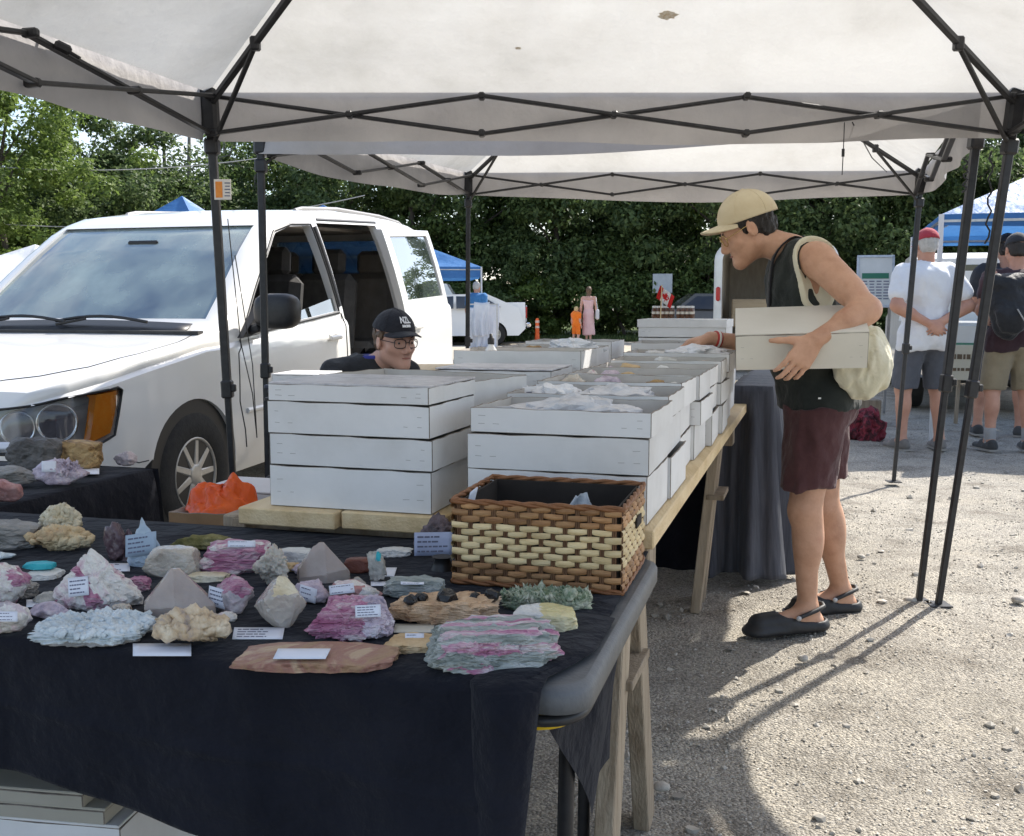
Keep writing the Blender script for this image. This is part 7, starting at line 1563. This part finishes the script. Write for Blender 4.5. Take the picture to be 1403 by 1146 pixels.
    # rear lamp, bumper edge
    tl = vsolid(-.003, 'tail_light'); boolean(tl, vsolid(.02, 'cut')); boolean(tl, prism_y([(4.84, .92), (4.86, 1.18), (5.2, 1.2), (5.2, .9)], -1.3, -.62), 'INTERSECT'); tl.data.materials.clear(); tl.data.materials.append(REDL); tl.data.polygons.foreach_set('material_index', [0]*len(tl.data.polygons)); tl.parent = root
    # interior
    mb = MB(); mb.box((3.0, 0, .40), (3.6, 1.7, .04)); mb.build('cabin_floor', INTER, root, loc=(0, 0, 0)); mb = MB(); mb.box((1.55, 0, .93), (.45, 1.7, .24), bev=.06); mb.box((1.20, 0, .7), (.05, 1.75, .7)); mb.build('dashboard', INTER, root, loc=(0, 0, 0))
    for x in (2.45, 3.35, 4.2):
        for y in (-.42, .42):
            mb = MB(); mb.box((x, y, .72), (.52, .52, .18), bev=.05); mb.box((x+.30, y, 1.03), (.16, .50, .62), (0, .22, 0), bev=.06); mb.box((x+.40, y, 1.42), (.10, .28, .20), (0, .15, 0), bev=.04); mb.box((x, y, .52), (.4, .4, .24)); mb.build('car_seat', INTER if x < 4 else INTERL, root, loc=(0, 0, 0))
    mb = MB(); pts = [Vector((1.98+.04*math.sin(t), .38+.19*math.cos(t), 1.06+.19*math.sin(t))) for t in np.linspace(0, 2*math.pi, 25)]; mb.tube(pts, .014, 8); mb.tube([(1.75, .38, .98), (1.98, .38, 1.06)], .03, 8); mb.build('steering_wheel', CARBLK, root, loc=(0, 0, 0))
    mb = MB(); mb.box((1.98, 0, 1.52), (.02, .22, .06), bev=.01); mb.build('rear_view_mirror', CARBLK, root, loc=(0, 0, 0)); mb = MB(); mb.box((3.45, 0, 1.66), (1.9, 1.1, .02)); mb.build('headliner', INTERL, root, loc=(0, 0, 0))
    root.location = O+Vector((0, 0, -.025)); root.rotation_euler = Euler((0, -R(1.8), math.pi/2-a), 'XYZ'); root.scale = (1, 1, 1.03)
build_van()

def boxcar(name, label, cat, loc, rz, side, width, belt, inset, wheels, wins, paint, lamps=(), wr=.34, group=None, arch=True, fwin=()):
    """A more distant vehicle: bevelled body from its side outline, narrowed above the belt, with arches, panes, lamps and wheels."""
    root = bpy.data.objects.new(name, None); COL.objects.link(root); tag(root, label, cat, group)
    h = width/2; mb = MB(); n = len(side); yy = lambda z: h-(inset*max(0, z-belt)/max(.1, max(p[1] for p in side)-belt))
    vs = [Vector((x, -yy(z), z)) for x, z in side]+[Vector((x, yy(z), z)) for x, z in side]; mb.add(vs, [list(range(n)), list(range(n, 2*n))[::-1]]); mb.add(vs, [[i, n+i, n+(i+1) % n, (i+1) % n] for i in range(n)])
    b = fixn(mb.build('body', paint, loc=(0, 0, 0)))
    for x in wheels:
        mb = MB(); mb.lathe([(wr*1.14, -width), (wr*1.14, width)], 24, (x, 0, wr), Matrix.Rotation(math.pi/2, 3, 'X')); boolean(b, fixn(mb.build('cut', CARBLK)))
    bm = bmesh.new(); bm.from_mesh(b.data); es = [e for e in bm.edges if len(e.link_faces) == 2 and e.calc_face_angle(0) > .5]; bmesh.ops.bevel(bm, geom=es, offset=.045, segments=3, affect='EDGES', clamp_overlap=True); bm.to_mesh(b.data); bm.free(); b.parent = root; b.data.materials.clear(); b.data.materials.append(paint); smoothed(b, 35)
    for s in (-1, 1):
        for p in wins:
            mb = MB(); k = len(p); mb.add([Vector((x, s*(yy(z)+.006), z)) for x, z in p], [list(range(k))]); mb.build('window', DARKGL, root, loc=(0, 0, 0))
        for x in wheels:
            wheel(root, (x, s*(h-.12), wr), 1 if s < 0 else -1, rad=wr)
    mb = MB(); mb.box((sum(wheels)/2, 0, wr+.1), (wheels[1]-wheels[0]+.9, width*.7, .3)); mb.build('chassis', CARBLK, root, loc=(0, 0, 0))
    for (c, sz, m, nm) in lamps: mb = MB(); mb.box(c, sz, bev=min(sz)*.25); mb.build(nm, m, root, loc=(0, 0, 0))
    for p in fwin: mb = MB(); mb.add([Vector(q) for q in p], [list(range(len(p)))]); mb.build('window', DARKGL, root, loc=(0, 0, 0))
    root.location = loc; root.rotation_euler = (0, 0, rz); return root
def gx(px, Y, z=0): return Vector(((px-701.5)/FOC*Y, Y, z))
DARKPAINT = mat('dark_car_paint', [(.020, .022, .026), (.032, .035, .04)], .25, coat=.8, scale=3)
# white pickup, facing left, tail at the right
TAIL = [((5.60, -.80, .93), (.08, .20, .34), REDL, 'tail_light'), ((5.60, .80, .93), (.08, .20, .34), REDL, 'tail_light'), ((5.68, 0, .55), (.16, 1.8, .16), CHROME, 'rear_bumper'), ((5.62, 0, .9), (.03, 1.4, .5), PAINTW, 'tailgate'), ((2.1, -.99, .95), (.14, .03, .03), CHROME, 'door_handle')]
tp = boxcar('pickup_truck', 'white pickup truck parked on the grass, only its rear bed and wheel showing', 'pickup', gx(727, 31.5)+Vector((-5.75, .9, 0)), 0, [(.0, .45), (.0, .95), (.15, 1.08), (1.25, 1.15), (1.85, 1.78), (3.2, 1.80), (3.55, 1.22), (5.58, 1.24), (5.60, .50), (5.2, .42), (.3, .38)], 1.98, 1.15, .2, (1.0, 4.55), [[(1.62, 1.2), (1.98, 1.66), (2.5, 1.70), (2.5, 1.2)], [(2.58, 1.2), (2.58, 1.70), (3.1, 1.68), (3.3, 1.25)]], PAINTW, TAIL, .40)
boxcar('parked_car', 'dark sedan parked beyond the far boxes by the trailer', 'car', gx(914, 27)+Vector((4.65, .9, 0)), R(180), [(.0, .35), (.0, .75), (.2, .92), (1.1, 1.0), (1.75, 1.45), (3.9, 1.47), (4.5, 1.02), (4.62, .8), (4.62, .5), (4.4, .3), (.3, .28)], 1.8, 1.0, .3, (.95, 3.65), [[(1.30, 1.04), (1.82, 1.36), (2.35, 1.40), (2.35, 1.06)], [(2.43, 1.06), (2.43, 1.40), (3.25, 1.40), (3.25, 1.06)], [(3.33, 1.06), (3.33, 1.40), (3.86, 1.40), (4.3, 1.08)]], DARKPAINT, [((-.0, -.66, .72), (.06, .3, .12), LENS, 'headlight'), ((-.0, .66, .72), (.06, .3, .12), LENS, 'headlight'), ((1.5, 1.02, 1.02), (.14, .16, .12), mat('silver_mirror', [(.5, .5, .52)], .3, metal=.5), 'side_mirror')], .33)
boxcar('parked_car', 'pale car half hidden by the blue tent, far left of the pickup', 'car', gx(585, 30)+Vector((-1.6, 0.2, 0)), R(4), [(.0, .35), (.0, .78), (.2, .95), (1.1, 1.0), (1.75, 1.45), (3.3, 1.48), (4.2, 1.08), (4.4, .5), (4.2, .3), (.3, .28)], 1.8, 1.0, .28, (.95, 3.5), [[(1.30, 1.04), (1.82, 1.38), (2.35, 1.41), (2.35, 1.06)], [(2.43, 1.06), (2.43, 1.41), (3.2, 1.4), (3.7, 1.10)]], PAINTW, [], .33)
# cargo trailer with open rear and red lamp
def build_trailer():
    Y = 18.5; p = gx(976, Y); root = thing('cargo_trailer', p+Vector((1.05, 1.5, 0)), 'white trailer with rounded corner post, red lamp and open brown interior, behind the leaning person', 'trailer')
    w, L, z0, z1 = 2.1, 2.4, .42, 2.28; t = .14
    def rr(x0, x1, zA, zB, r, n=6):
        out = []
        for cx, cz, a0 in ((x1-r, zB-r, 0), (x0+r, zB-r, 90)):
            for k in range(n+1): a = R(a0+90*k/n); out.append((cx+r*math.cos(a), cz+r*math.sin(a)))
        return [(x1, zA)]+out+[(x0, zA)]
    o_ = rr(0, w, z0, z1, .30); i_ = rr(t, w-.05, z0+.02, z1-.10, .2); n = len(o_); mb = MB(); ta = R(15); tx = Vector((math.cos(ta), -math.sin(ta), 0)); ty = Vector((math.sin(ta), math.cos(ta), 0)); P = lambda q, y: p+tx*q[0]+ty*y+Vector((0, 0, q[1])); TR = Matrix((tx, ty, Vector((0, 0, 1)))).transposed(); B = lambda mb, c, s, **k: mb.box(P((c[0], c[2]), c[1]), s, TR, **k)
    vs = [P(q, 0) for q in o_]+[P(q, 0) for q in i_]+[P(q, L) for q in o_]+[P(q, L-.05) for q in i_]
    mb.add(vs, [[k, k+1, n+k+1, n+k] for k in range(n-1)]+[[k, 2*n+k, 2*n+k+1, k+1] for k in range(n-1)], 0, True); mb.add(vs, [list(range(2*n, 3*n))], 0); mb.add(vs, [[n+k, n+k+1, 3*n+k+1, 3*n+k] for k in range(n-1)], 1, True); mb.add(vs, [list(range(3*n, 4*n))[::-1]], 1); mb.add(vs, [[0, n, 2*n-1, n-1], [0, n-1, 3*n-1, 2*n]], 0)
    mb.build('body', [DIRTW, mat('trailer_interior', [(.36, .30, .23), (.46, .40, .31)], .8, scale=3, stretch=(4, 1, 1))], root)
    mb = MB(); B(mb, (w/2, L/2, z0-.02), (w-.1, L-.1, .06)); mb.build('floor', OLDWOOD, root); mb = MB(); B(mb, (.075, -.02, 1.39), (.075, .05, .25), bev=.022); mb.build('tail_light', REDL, root)
    mb = MB(); B(mb, (w/2, .5, 1.05), (1.5, .5, .5), bev=.02); mb.build('wooden_bin', mat('tan_wood_panel', [(.30, .22, .13), (.38, .29, .18)], .7, scale=4, stretch=(1, 1, 6)), root)
    for s in (0, 1): wheel(root, P((s*(w+.2)-.1, .33), L*.55)-root.location, -1 if s else 1, rad=.33)
build_trailer()
# white work truck with its tailgate towards us, right
wt = boxcar('work_truck', 'white work truck with its back towards us between the two standing men', 'truck', gx(1372, 11.3)+Vector((-.0, 0, 0)), R(90-17), [(.0, .55), (.0, 1.02), (2.0, 1.02), (2.05, 1.80), (2.3, 1.88), (3.6, 1.86), (4.2, 1.15), (5.3, 1.02), (5.4, .5), (5.2, .4), (.2, .42)], 1.9, 1.05, .16, (.95, 4.4), [[(2.35, 1.2), (2.35, 1.7), (3.4, 1.7), (3.9, 1.2)]], DIRTW, [((-.02, -.82, .88), (.06, .16, .26), REDL, 'tail_light'), ((-.02, .82, .88), (.06, .16, .26), REDL, 'tail_light'), ((-.06, 0, .50), (.14, 1.85, .16), CHROME, 'rear_bumper'), ((-.012, 0, .82), (.03, 1.45, .36), DIRTW, 'tailgate'), ((-.032, .3, .78), (.012, .45, .05), mat('green_stripe', [(.08, .22, .14)], .5), 'stripe')], .37, fwin=[[(2.04, -.6, 1.2), (2.04, -.55, 1.72), (2.04, .55, 1.72), (2.04, .6, 1.2)]])
# ================================================================ other tents and small things
def simple_tent(label, px, Y, w, d, a, zc, zp, fab, group, vd=.22, lowleg=WHITE_T):
    """px, Y: the corner nearest the camera on the given side; w to the right, d away, turned by a."""
    o = gx(px, Y); x = Vector((math.cos(a), -math.sin(a), 0)); y = Vector((math.sin(a), math.cos(a), 0)); C = [o, o+x*w, o+x*w+y*d, o+y*d]; root = thing('pop_up_tent', o+x*w/2+y*d/2, label, 'tent', group); pk = o+x*w/2+y*d/2+Vector((0, 0, zp))
    for i in range(4):
        a_, b_ = C[i]+Vector((0, 0, zc)), C[(i+1) % 4]+Vector((0, 0, zc)); mb = MB(); roof_panel(mb, a_, b_, pk, sag=.14, n=12, seed=px+i, amp=.03); mb.build('roof_panel', fab, root)
        mb = MB(); valance(mb, a_, b_, vd, n=16, seed=px+i*2, dip=.02); mb.build('valance', fab, root); mb = MB(); mb.bar(C[i], a_, .035, .035); mb.build('leg', mat('white_leg', [(.62, .62, .62)], .5), root)
        mb = MB(); mb.bar(a_-Vector((0, 0, .05)), pk-Vector((0, 0, .08)), .025, .025); mb.build('rafter', GREYM, root); mb = MB(); mb.bar(a_-Vector((0, 0, .06)), b_-Vector((0, 0, .06)), .022, .022); mb.build('truss_bar', GREYM, root)
    return root
BT = 'blue tents of other stalls'
simple_tent('blue tent behind the van, its corner by the shopper in blue', 660, 22.5, -3.4, 3.2, R(-7), 2.0, 2.72, BLUE_T, BT)
simple_tent('blue tent whose roof shows low over the van hood at left', 292, 19.5, -2.9, 3.0, R(14), 2.15, 3.38, BLUE_T, BT)
simple_tent('blue tent at the right edge over the two standing men', 1281, 9.3, 3.6, 3.4, R(17), 2.02, 2.9, BLUE_T, BT, vd=.10)
simple_tent('blue tent seen through the open door of the van', 530, 18.5, -3.6, 3.2, R(12), 2.1, 3.12, BLUE_T, BT)
simple_tent('white tent whose peak shows at the far left over the van hood', 70, 18.5, -3.0, 3.0, R(16), 1.6, 2.36, WHITE_T, 'white tents of other stalls')
# white draped rack by the blue tent
def build_rack():
    p = gx(642, 21.8); root = thing('draped_rack', p+Vector((.3, 0, 0)), 'rack hung with white sheets on a blue wheeled base, left of the pickup', 'rack')
    for k, (x0, x1, y0, zt, zb) in enumerate([(-.06, .26, 0, 1.15, .12), (.24, .62, .12, 1.22, .10), (.10, .42, -.12, 1.25, .55)]):
        mb = MB(); mb.grid(lambda u, v: p+Vector((lerp(x0, x1, u)+.03*math.sin(v*4+k), y0+.05*math.sin(u*14+k)*v, lerp(zt, zb, v)-.02*math.sin(u*3.14))), 20, 14); mb.build('sheet', mat('white_sheet', [(.62, .65, .72), (.72, .74, .78)], .8, transl=.2, scale=5), root, thick=.004)
    mb = MB(); mb.bar(p+Vector((-.05, 0, 1.2)), p+Vector((.62, .05, 1.2)), .03, .03); mb.bar(p+Vector((0, 0, .1)), p+Vector((0, 0, 1.2)), .03, .03); mb.bar(p+Vector((.6, 0, .1)), p+Vector((.6, 0, 1.2)), .03, .03); mb.build('rail', GREYM, root)
    mb = MB(); mb.box(p+Vector((.35, 0, .16)), (.62, .34, .12), bev=.03); mb.build('base', BLUE_T, root)
    for x in (.12, .60): mb = MB(); mb.lathe([(0, -.05), (.12, -.05), (.13, 0), (.12, .05), (0, .05)], 16, p+Vector((x, -.18, .13)), Matrix.Rotation(math.pi/2, 3, 'X')); mb.build('wheel', RUBBER, root)
build_rack()
def build_far_bits():
    p = gx(736, 31.6); r0 = thing('delineator_post', p, 'orange plastic traffic post standing right of the pickup', 'traffic post'); OC = mat('safety_orange', [(.75, .10, .02), (.85, .16, .03)], .5, scale=8)
    mb = MB(); mb.lathe([(.20, 0), (.20, .05), (.08, .07), (.065, .3), (.055, .72), (.03, .76), (.0, .76)], 16, p); mb.build('post', OC, r0)
    for z in (.46, .62): mb = MB(); mb.lathe([(.064, z), (.064, z+.07)], 16, p); mb.build('reflective_band', mat('band_pale', [(.75, .55, .45)], .4), r0)
    p = gx(906, 34); r0 = thing('sign_board', p, 'pale grey rectangular sign board at the edge of the trees', 'sign'); mb = MB(); mb.box(p+Vector((0, 0, 1.85)), (.64, .04, .62), bev=.01); mb.build('panel', mat('sign_grey', [(.36, .39, .42), (.45, .48, .50)], .6, scale=3), r0); mb = MB(); mb.bar(p+Vector((0, .05, 0)), p+Vector((0, .05, 2.1)), .08, .06); mb.build('post', GREYM, r0)
    # price board beside the leaning person
    c = at(1199, 386, 11.5); r0 = thing('price_board', (c.x, c.y, 0), 'framed board with a green and white printed poster, left of the red cap', 'sign board'); rot = Euler((R(-8), 0, R(-14))).to_matrix(); g = lambda x, y, z: c+rot @ Vector((x, y, z)); RM = rot
    mb = MB(); mb.box(c, (.36, .025, .54), rot); mb.build('panel', mat('board_white', [(.55, .57, .56), (.62, .64, .63)], .6), r0)
    for (x, z, sx, sz) in ((0, .275, .39, .026), (0, -.275, .39, .026), (-.184, 0, .026, .54), (.184, 0, .026, .54)): mb = MB(); mb.box(g(x, -.005, z), (sx, .04, sz), rot); mb.build('frame_bar', GREYM, r0)
    mb = MB(); mb.box(g(0, -.016, .06), (.28, .006, .06), rot); mb.build('green_band', mat('poster_green', [(.03, .16, .10)], .6), r0); mb = MB(); rn = random.Random(3)
    for i in range(7):
        for j in range(4): mb.box(g(-.11+.075*j, -.016, -.0-.032*i), (.045+.02*rn.random(), .005, .011), rot)
    mb.build('print', INK, r0)['kind'] = 'stuff'
    for s in (-1, 1): mb = MB(); mb.bar(g(s*.16, .02, -.27), Vector((g(s*.19, .1, 0).x, c.y+.15, 0)), .03, .03); mb.build('leg', GREYM, r0)
    # cream sign leaning on the truck
    c = at(1316, 497, 10.6); r0 = thing('cream_sign', c-Vector((0, 0, .2)), 'small cream sign with two printed lines on the white truck tailgate', 'sign'); rot = Euler((0, 0, R(-17))).to_matrix(); mb = MB(); mb.box(c, (.42, .012, .36), rot, bev=.003); mb.build('panel', mat('sign_cream', [(.56, .52, .40), (.62, .58, .46)], .6), r0)
    mb = MB(); rn = random.Random(9)
    for i, z in enumerate((.06, -.07)):
        x = -.16
        while x < .14: l = .02+.03*rn.random(); mb.box(c+rot @ Vector((x+l/2, -.008, z)), (l, .003, .05 if i == 0 else .03), rot); x += l+.012
    mb.build('print', mat('print_brown', [(.14, .10, .06)], .7), r0)['kind'] = 'stuff'
    mb = MB(); mb.bar(c-Vector((0, -.02, .18)), Vector((c.x, c.y+.05, 0)), .03, .03); mb.build('stake', OLDWOOD, r0)
    PL = mat('red_plaid', [(.16, .012, .025), (.03, .008, .012), (.24, .03, .05), (.07, .012, .02)], .8, scale=12, bump=.3)
    for k, (px, py, w, lab) in enumerate([(1176, 604, .30, 'left'), (1196, 606, .26, 'right')]):
        p = onz(px, py, 0)+Vector((0, .15, 0)); crumple(f'red and black plaid bag on the ground behind the leaning person, {lab} one of two', (p.x, p.y, 0), w, .3, .26, 40+k, PL, 'plaid_bag', 'bag')
    p = onz(1195, 590, 0); mb = MB(); mb.box(Vector((p.x-.05, p.y+.5, .14)), (.5, .35, .26), bev=.01); tag(mb.build('crate', OLDWOOD, loc=(p.x-.05, p.y+.5, .01)), 'grey wooden crate behind the plaid bags', 'crate')
    p = onz(1345, 600, 0)
build_far_bits()
# striped jars and a small flag on the far stack
def build_jars():
    u, v, zt, w, d, h, a = TOPS[9]; zt += .010; proto = None
    for r_ in range(2):
        for k in range(9):
            c = T(u+.06+.05*r_, v+w*.86-.0215*k-(.012 if k > 4 else 0), zt); c.z = zt
            if proto is None:
                proto = bpy.data.objects.new('jar', None); COL.objects.link(proto); tag(proto, 'small brown jar with white band in the row on the far boxes', 'jar', 'small jars in rows on the far boxes'); mb = MB(); mb.lathe([(.007, 0), (.0095, .002), (.0095, .040), (.007, .046), (.007, .052)], 10); mb.build('glass', mat('brown_jar', [(.09, .035, .015), (.16, .07, .03)], .2, coat=.5, scale=30), proto, loc=(0, 0, 0)); mb = MB(); mb.lathe([(.0098, .020), (.0098, .032)], 10); mb.build('band', mat('jar_band', [(.65, .60, .52)], .6), proto, loc=(0, 0, 0)); mb = MB(); mb.lathe([(.0078, .050), (.0078, .059), (0, .060)], 10); mb.build('lid', mat('jar_lid', [(.70, .70, .68)], .4), proto, loc=(0, 0, 0)); o = proto
            else: o = copy_tree(proto)
            o.location = c
    p = at(905, 436, T(u+.05, v+w*.4).y); p.z = zt; r0 = thing('flag', p, 'small red and white flag with maple leaf on a stick among the jars', 'flag'); mb = MB(); mb.tube([p, p+Vector((.004, 0, .16))], .0025, 6); mb.build('stick', PINE, r0)
    x = Vector((.72, -.05, -.66)).normalized(); y = Vector((-.55, .0, -.84)).normalized(); o = p+Vector((-.004, -.002, .158)); fw, fh = .09, .062; x = Vector((.80, .1, -.60)).normalized(); y = Vector((-.30, 0, -.95)).normalized()
    fl = lambda u_, v_: o+x*fw*u_+y*fh*v_+Vector((0, .008*math.sin(u_*7+v_), 0)); rd = mat('flag_red', [(.62, .02, .02)], .7, transl=.3); wh = mat('flag_white', [(.75, .75, .75)], .7, transl=.3)
    for nm, a0, a1, m in (('red_stripe', 0, .25, rd), ('white_field', .25, .75, wh), ('red_stripe', .75, 1, rd)): mb = MB(); mb.grid(lambda u_, v_: fl(lerp(a0, a1, u_), v_), 6, 6); mb.build(nm, m, r0, thick=.0006)
    leaf = [(0, .44), (.08, .28), (.19, .34), (.15, .10), (.28, .22), (.32, .14), (.44, .17), (.39, .02), (.44, -.02), (.23, -.19), (.25, -.27), (.03, -.24), (.03, -.44)]; leaf = leaf+[(-x_, y_) for x_, y_ in leaf[::-1] if x_ > .001]
    mb = MB(); off = Vector((0, -.0016, 0)); pts = [fl(.5+lx*.50, .5-ly*.80)+off for lx, ly in leaf]; mb.add(pts+[fl(.5, .5)+off], [[i, (i+1) % len(pts), len(pts)] for i in range(len(pts))]); mb.build('maple_leaf', rd, r0)
build_jars()
# draped striped cloth along the far right side of the plank table, things under it
DENIM = mat('striped_dark_cloth', [(.035, .038, .050), (.080, .086, .105)], .85, scale=46, stretch=(1, 1, .05), bump=.3, bscale=40, sheen=.1)
def drape(label, u0, u1, v, zt, zb, seed, amp=.045, m=DENIM, flare=.05):
    c = T((u0+u1)/2, v, zb)
    def fn(a, b):
        u = lerp(u0, u1, a); w = math.sin(a*13+seed)*.6+math.sin(a*29+seed*2)*.4
        if b < .12: return T(u, v+.14*(1-b/.12)+.0, zt+.004)
        t = (b-.12)/.88; return T(u+.02*math.sin(t*5+a*7), v-.008-amp*(.2+.8*t)*(.5+.5*w)-flare*t*t, zt-(zt-zb)*t+.012*math.sin(a*9)*t)
    mb = MB(); mb.grid(fn, 50, 36); o = mb.build('draped_cloth', m, loc=c); tag(o, label, 'cloth', 'dark cloths draped by the plank table'); q = o.modifiers.new('s', 'SOLIDIFY'); q.thickness = .004
def corner_drape():
    zt, zb, u0, v1 = .875, .03, 2.70, -.125; c = T(u0, v1, zb)
    def fn(a, b):
        L0, L1 = .30, .70; s = a*(L0+L1)
        if s < L0: u, v, nu, nv = u0, .13-(.13-v1)*s/L0, -1, 0
        else: u, v, nu, nv = u0+(s-L0), v1, 0, -1
        k = math.exp(-((s-L0)/.05)**2); w = .5+.5*math.sin(s*31+1)+.35*math.sin(s*67); t = max(0, (b-.10)/.90)
        if b < .10:
            f = 1-b/.10; return T(u+(.02 if nu else 0)*f+nu*0, v+(.17 if nv else .0)*f, zt+.002*math.sin(s*40))
        o = (.006+.085*w*t**.7+.05*t*t)*(1-.4*k); return T(u+nu*o-(.02*k*t), v+nv*o-.03*k*t, zt-(zt-zb)*t+.015*math.sin(s*13)*t)
    mb = MB(); mb.grid(fn, 90, 40); o = mb.build('draped_cloth', DENIM, loc=c); tag(o, 'dark striped cloth hanging to the ground at the right side of the plank table', 'cloth', 'dark cloths draped by the plank table'); q = o.modifiers.new('s', 'SOLIDIFY'); q.thickness = .004
corner_drape()
def end_drape():
    c = T(2.75, .25, 0)
    mb = MB(); mb.grid(lambda a, b: T(2.74-.03*b*(.5+.5*math.sin(a*17))-.02*b, .46-.42*a, .755-.735*b), 40, 20); o = mb.build('draped_cloth', CLOTH_B, loc=c); tag(o, 'plain black cloth hanging under the planks behind the middle trestle leg', 'cloth', 'dark cloths draped by the plank table')
end_drape()
drape('second dark cloth hanging just beyond the striped one, near the leaning person', 3.25, 4.05, -.10, .86, .28, 2.3, .09)
for px, py, s_, lab in ((915, 20, .035, 'small rusty stain on the canopy roof above the centre'), (710, 65, .012, 'tiny rusty spot on the canopy roof left of the stain')):
    best = None; bpy.context.view_layer.update()
    for o in canopy1.children:
        if o.name.startswith('roof_panel'):
            ok, hit, n, _ = o.ray_cast(Vector((0, 0, CAMZ))-canopy1.location, _ray(px, py).normalized())
            if ok: best = (hit+canopy1.location, n)
    if best:
        hit, n = best; n = n if n.z < 0 else -n; x, y, d = frame(n); rn = random.Random(px); c = hit+n*.004; ring = [c+(x*math.cos(a)+y*math.sin(a)*.6)*s_*(.7+.5*rn.random()) for a in np.linspace(0, 6.0, 18)]
        mb = MB(); mb.add(ring+[c], [[i, (i+1) % 18, 18] for i in range(18)]); mb.build('stain', mat('rust_stain', [(.50, .42, .30), (.62, .58, .50), (.42, .30, .17)], .9, scale=40, transl=.3), canopy1)
GBX = 'trays under the plank table'
for k, (u, v, n) in enumerate([(2.95, .35, 4), (1.6, .62, 3)]):
    z = 0.0
    for i in range(n):
        make_box('cardboard_box', f'{["lowest", "second", "third", "top"][i]} tray under the planks, {["behind the striped cloth", "in the middle dark"][k]}', T(u+.14, v+.19, z), BW, BD, .109, -TA, GBX, closed=True, slits=False); z += .116
mb = MB(); p = T(.42, .62, 0)
for k, (u, v, h, cl) in enumerate([(.25, .62, .52, (.045, .055, .06)), (.24, .85, .46, (.05, .05, .05))]):
    c = T(u, v, 0); mb = MB(); mb.box(c+Vector((0, 0, h/2)), (.20, .30, h), TROT, bev=.012); mb.box(c+Vector((0, 0, h+.01)), (.215, .315, .03), TROT, bev=.008); tag(mb.build('storage_bin', mat(f'bin_{k}', [cl, tuple(x*1.4 for x in cl)], .4), loc=c), f'dark plastic bin standing under the plank front, {["right", "left"][k]} one', 'bin', 'dark bins under the plank table')
# side table beyond the seated person
def build_side():
    p = Vector((-.28, 6.5, 0)); root = thing('side_table', p, 'small pale wood table behind the seated person by the far canopy leg', 'table'); mb = MB(); mb.box(p+Vector((0, 0, .83)), (.95, .6, .03), bev=.004); mb.build('table_top', PINE, root)
    for sx in (-.42, .42):
        for sy in (-.25, .25): mb = MB(); mb.bar(p+Vector((sx, sy, 0)), p+Vector((sx, sy, .815)), .045, .045); mb.build('leg', PINE, root)
    c = at(637, 489, 6.5); c.z = .846; mb = MB(); mb.lathe([(.036, 0), (.046, .10), (.048, .10), (.044, .095), (.034, .006)], 16, c); tag(mb.build('paper_cup', KRAFT if False else mat('tan_cup', [(.42, .28, .14), (.5, .35, .19)], .7), loc=c), 'tan paper cup on the side table by the canopy leg', 'cup')
    c = Vector((-.10, 6.42, .846)); mb = MB(); mb.box(c+Vector((0, 0, .015)), (.34, .22, .03), (0, 0, .2), bev=.006); tag(mb.build('black_tray', BLACKP, loc=c), 'flat black tray on the side table behind the boxes', 'tray')
    mb = MB(); mb.box(c+Vector((.06, 0, .045)), (.16, .12, .024), (0, 0, .3), bev=.006); tag(mb.build('blue_case', mat('blue_plastic', [(.03, .10, .25)], .4), loc=c+Vector((0, 0, .03))), 'small blue case lying on the black tray', 'case')
    crumple('grey cloth bundle on the black tray by the blue case', (c.x-.10, c.y, .876), .12, .12, .05, 61, mat('grey_cloth', [(.25, .25, .26)], .9), 'cloth_bundle', 'cloth')
    # bottle, near the seated person, on the left row boxes
    u, v, zt, w, d, h, a = TOPS[13]; b = at(571, 494, T(u+d*.5, v+w*.9).y); b.z = zt-h+.006; b = T(u+d*.5, v+w*.80, zt-h+.006); r0 = thing('water_bottle', b, 'small clear bottle with black cap standing in a tray before the seated person', 'bottle'); mb = MB(); mb.lathe([(.020, 0), (.022, .003), (.022, .075), (.011, .092), (.011, .098)], 16, b); mb.build('bottle_body', mat('milky_bottle', [(.6, .62, .64)], .2, coat=.4), r0); mb = MB(); mb.lathe([(.0125, .096), (.0125, .116), (.006, .122), (.006, .134), (0, .134)], 14, b); mb.build('bottle_cap', BLACKP, r0)
    # black cases left of the seated person
    c = at(430, 528, 3.75); c.z = 0; z = 0
    for k, (h, m, wd, lab) in enumerate([(.32, BLACKP, .23, 'lowest'), (.32, BLACKP, .22, 'second'), (.28, BLACKP, .22, 'third'), (.045, mat('navy_case', [(.03, .035, .06)], .4), .22, 'thin top')]):
        mb = MB(); mb.box(c+Vector((0, 0, z+h/2)), (wd, .30, h-.002), (0, 0, -.28), bev=.012); mb.box(c+Vector((0, 0, z+h-.012)), (wd+.012, .312, .016), (0, 0, -.28), bev=.004); tag(mb.build('plastic_case', m, loc=c+Vector((0, 0, z))), f'black plastic case, {lab} in the pile left of the seated person', 'case', 'black cases by the van door'); z += h
    make_box('cardboard_box', 'flat white lidded tray on the black cases before the van door', c+Vector((-.02, 0, z)), .19, .20, .026, -.2, 'white tray', closed=True, slits=False); 
build_side()
# single stones that stand out on the lot
for k, (px, py, s, lab) in enumerate([(906, 1082, .022, 'white pebble beside the near trestle foot'), (1247, 826, .028, 'grey stone left of the right canopy foot'), (1233, 827, .018, 'small stone left of the grey one by the canopy foot'), (1395, 825, .03, 'stone at the right edge of the lot'), (1180, 765, .020, 'dark stone right of the clogs'), (1100, 905, .020, 'stone in front of the near clog')]):
    p = onz(px, py, 0); U, F = ico(2); q = np.random.default_rng(k+400); P = U*(1+.14*fbm(U*1.5+k, 2, k))[:, None]*np.array([s, s*.8, s*.6]); tag(npmesh('stone', P+np.array([p.x, p.y, s*.35]), F, STONEM, loc=(p.x, p.y, 0)), lab, 'stone', 'loose stones on the lot')
# keep labels short enough: none of the objects above needs more
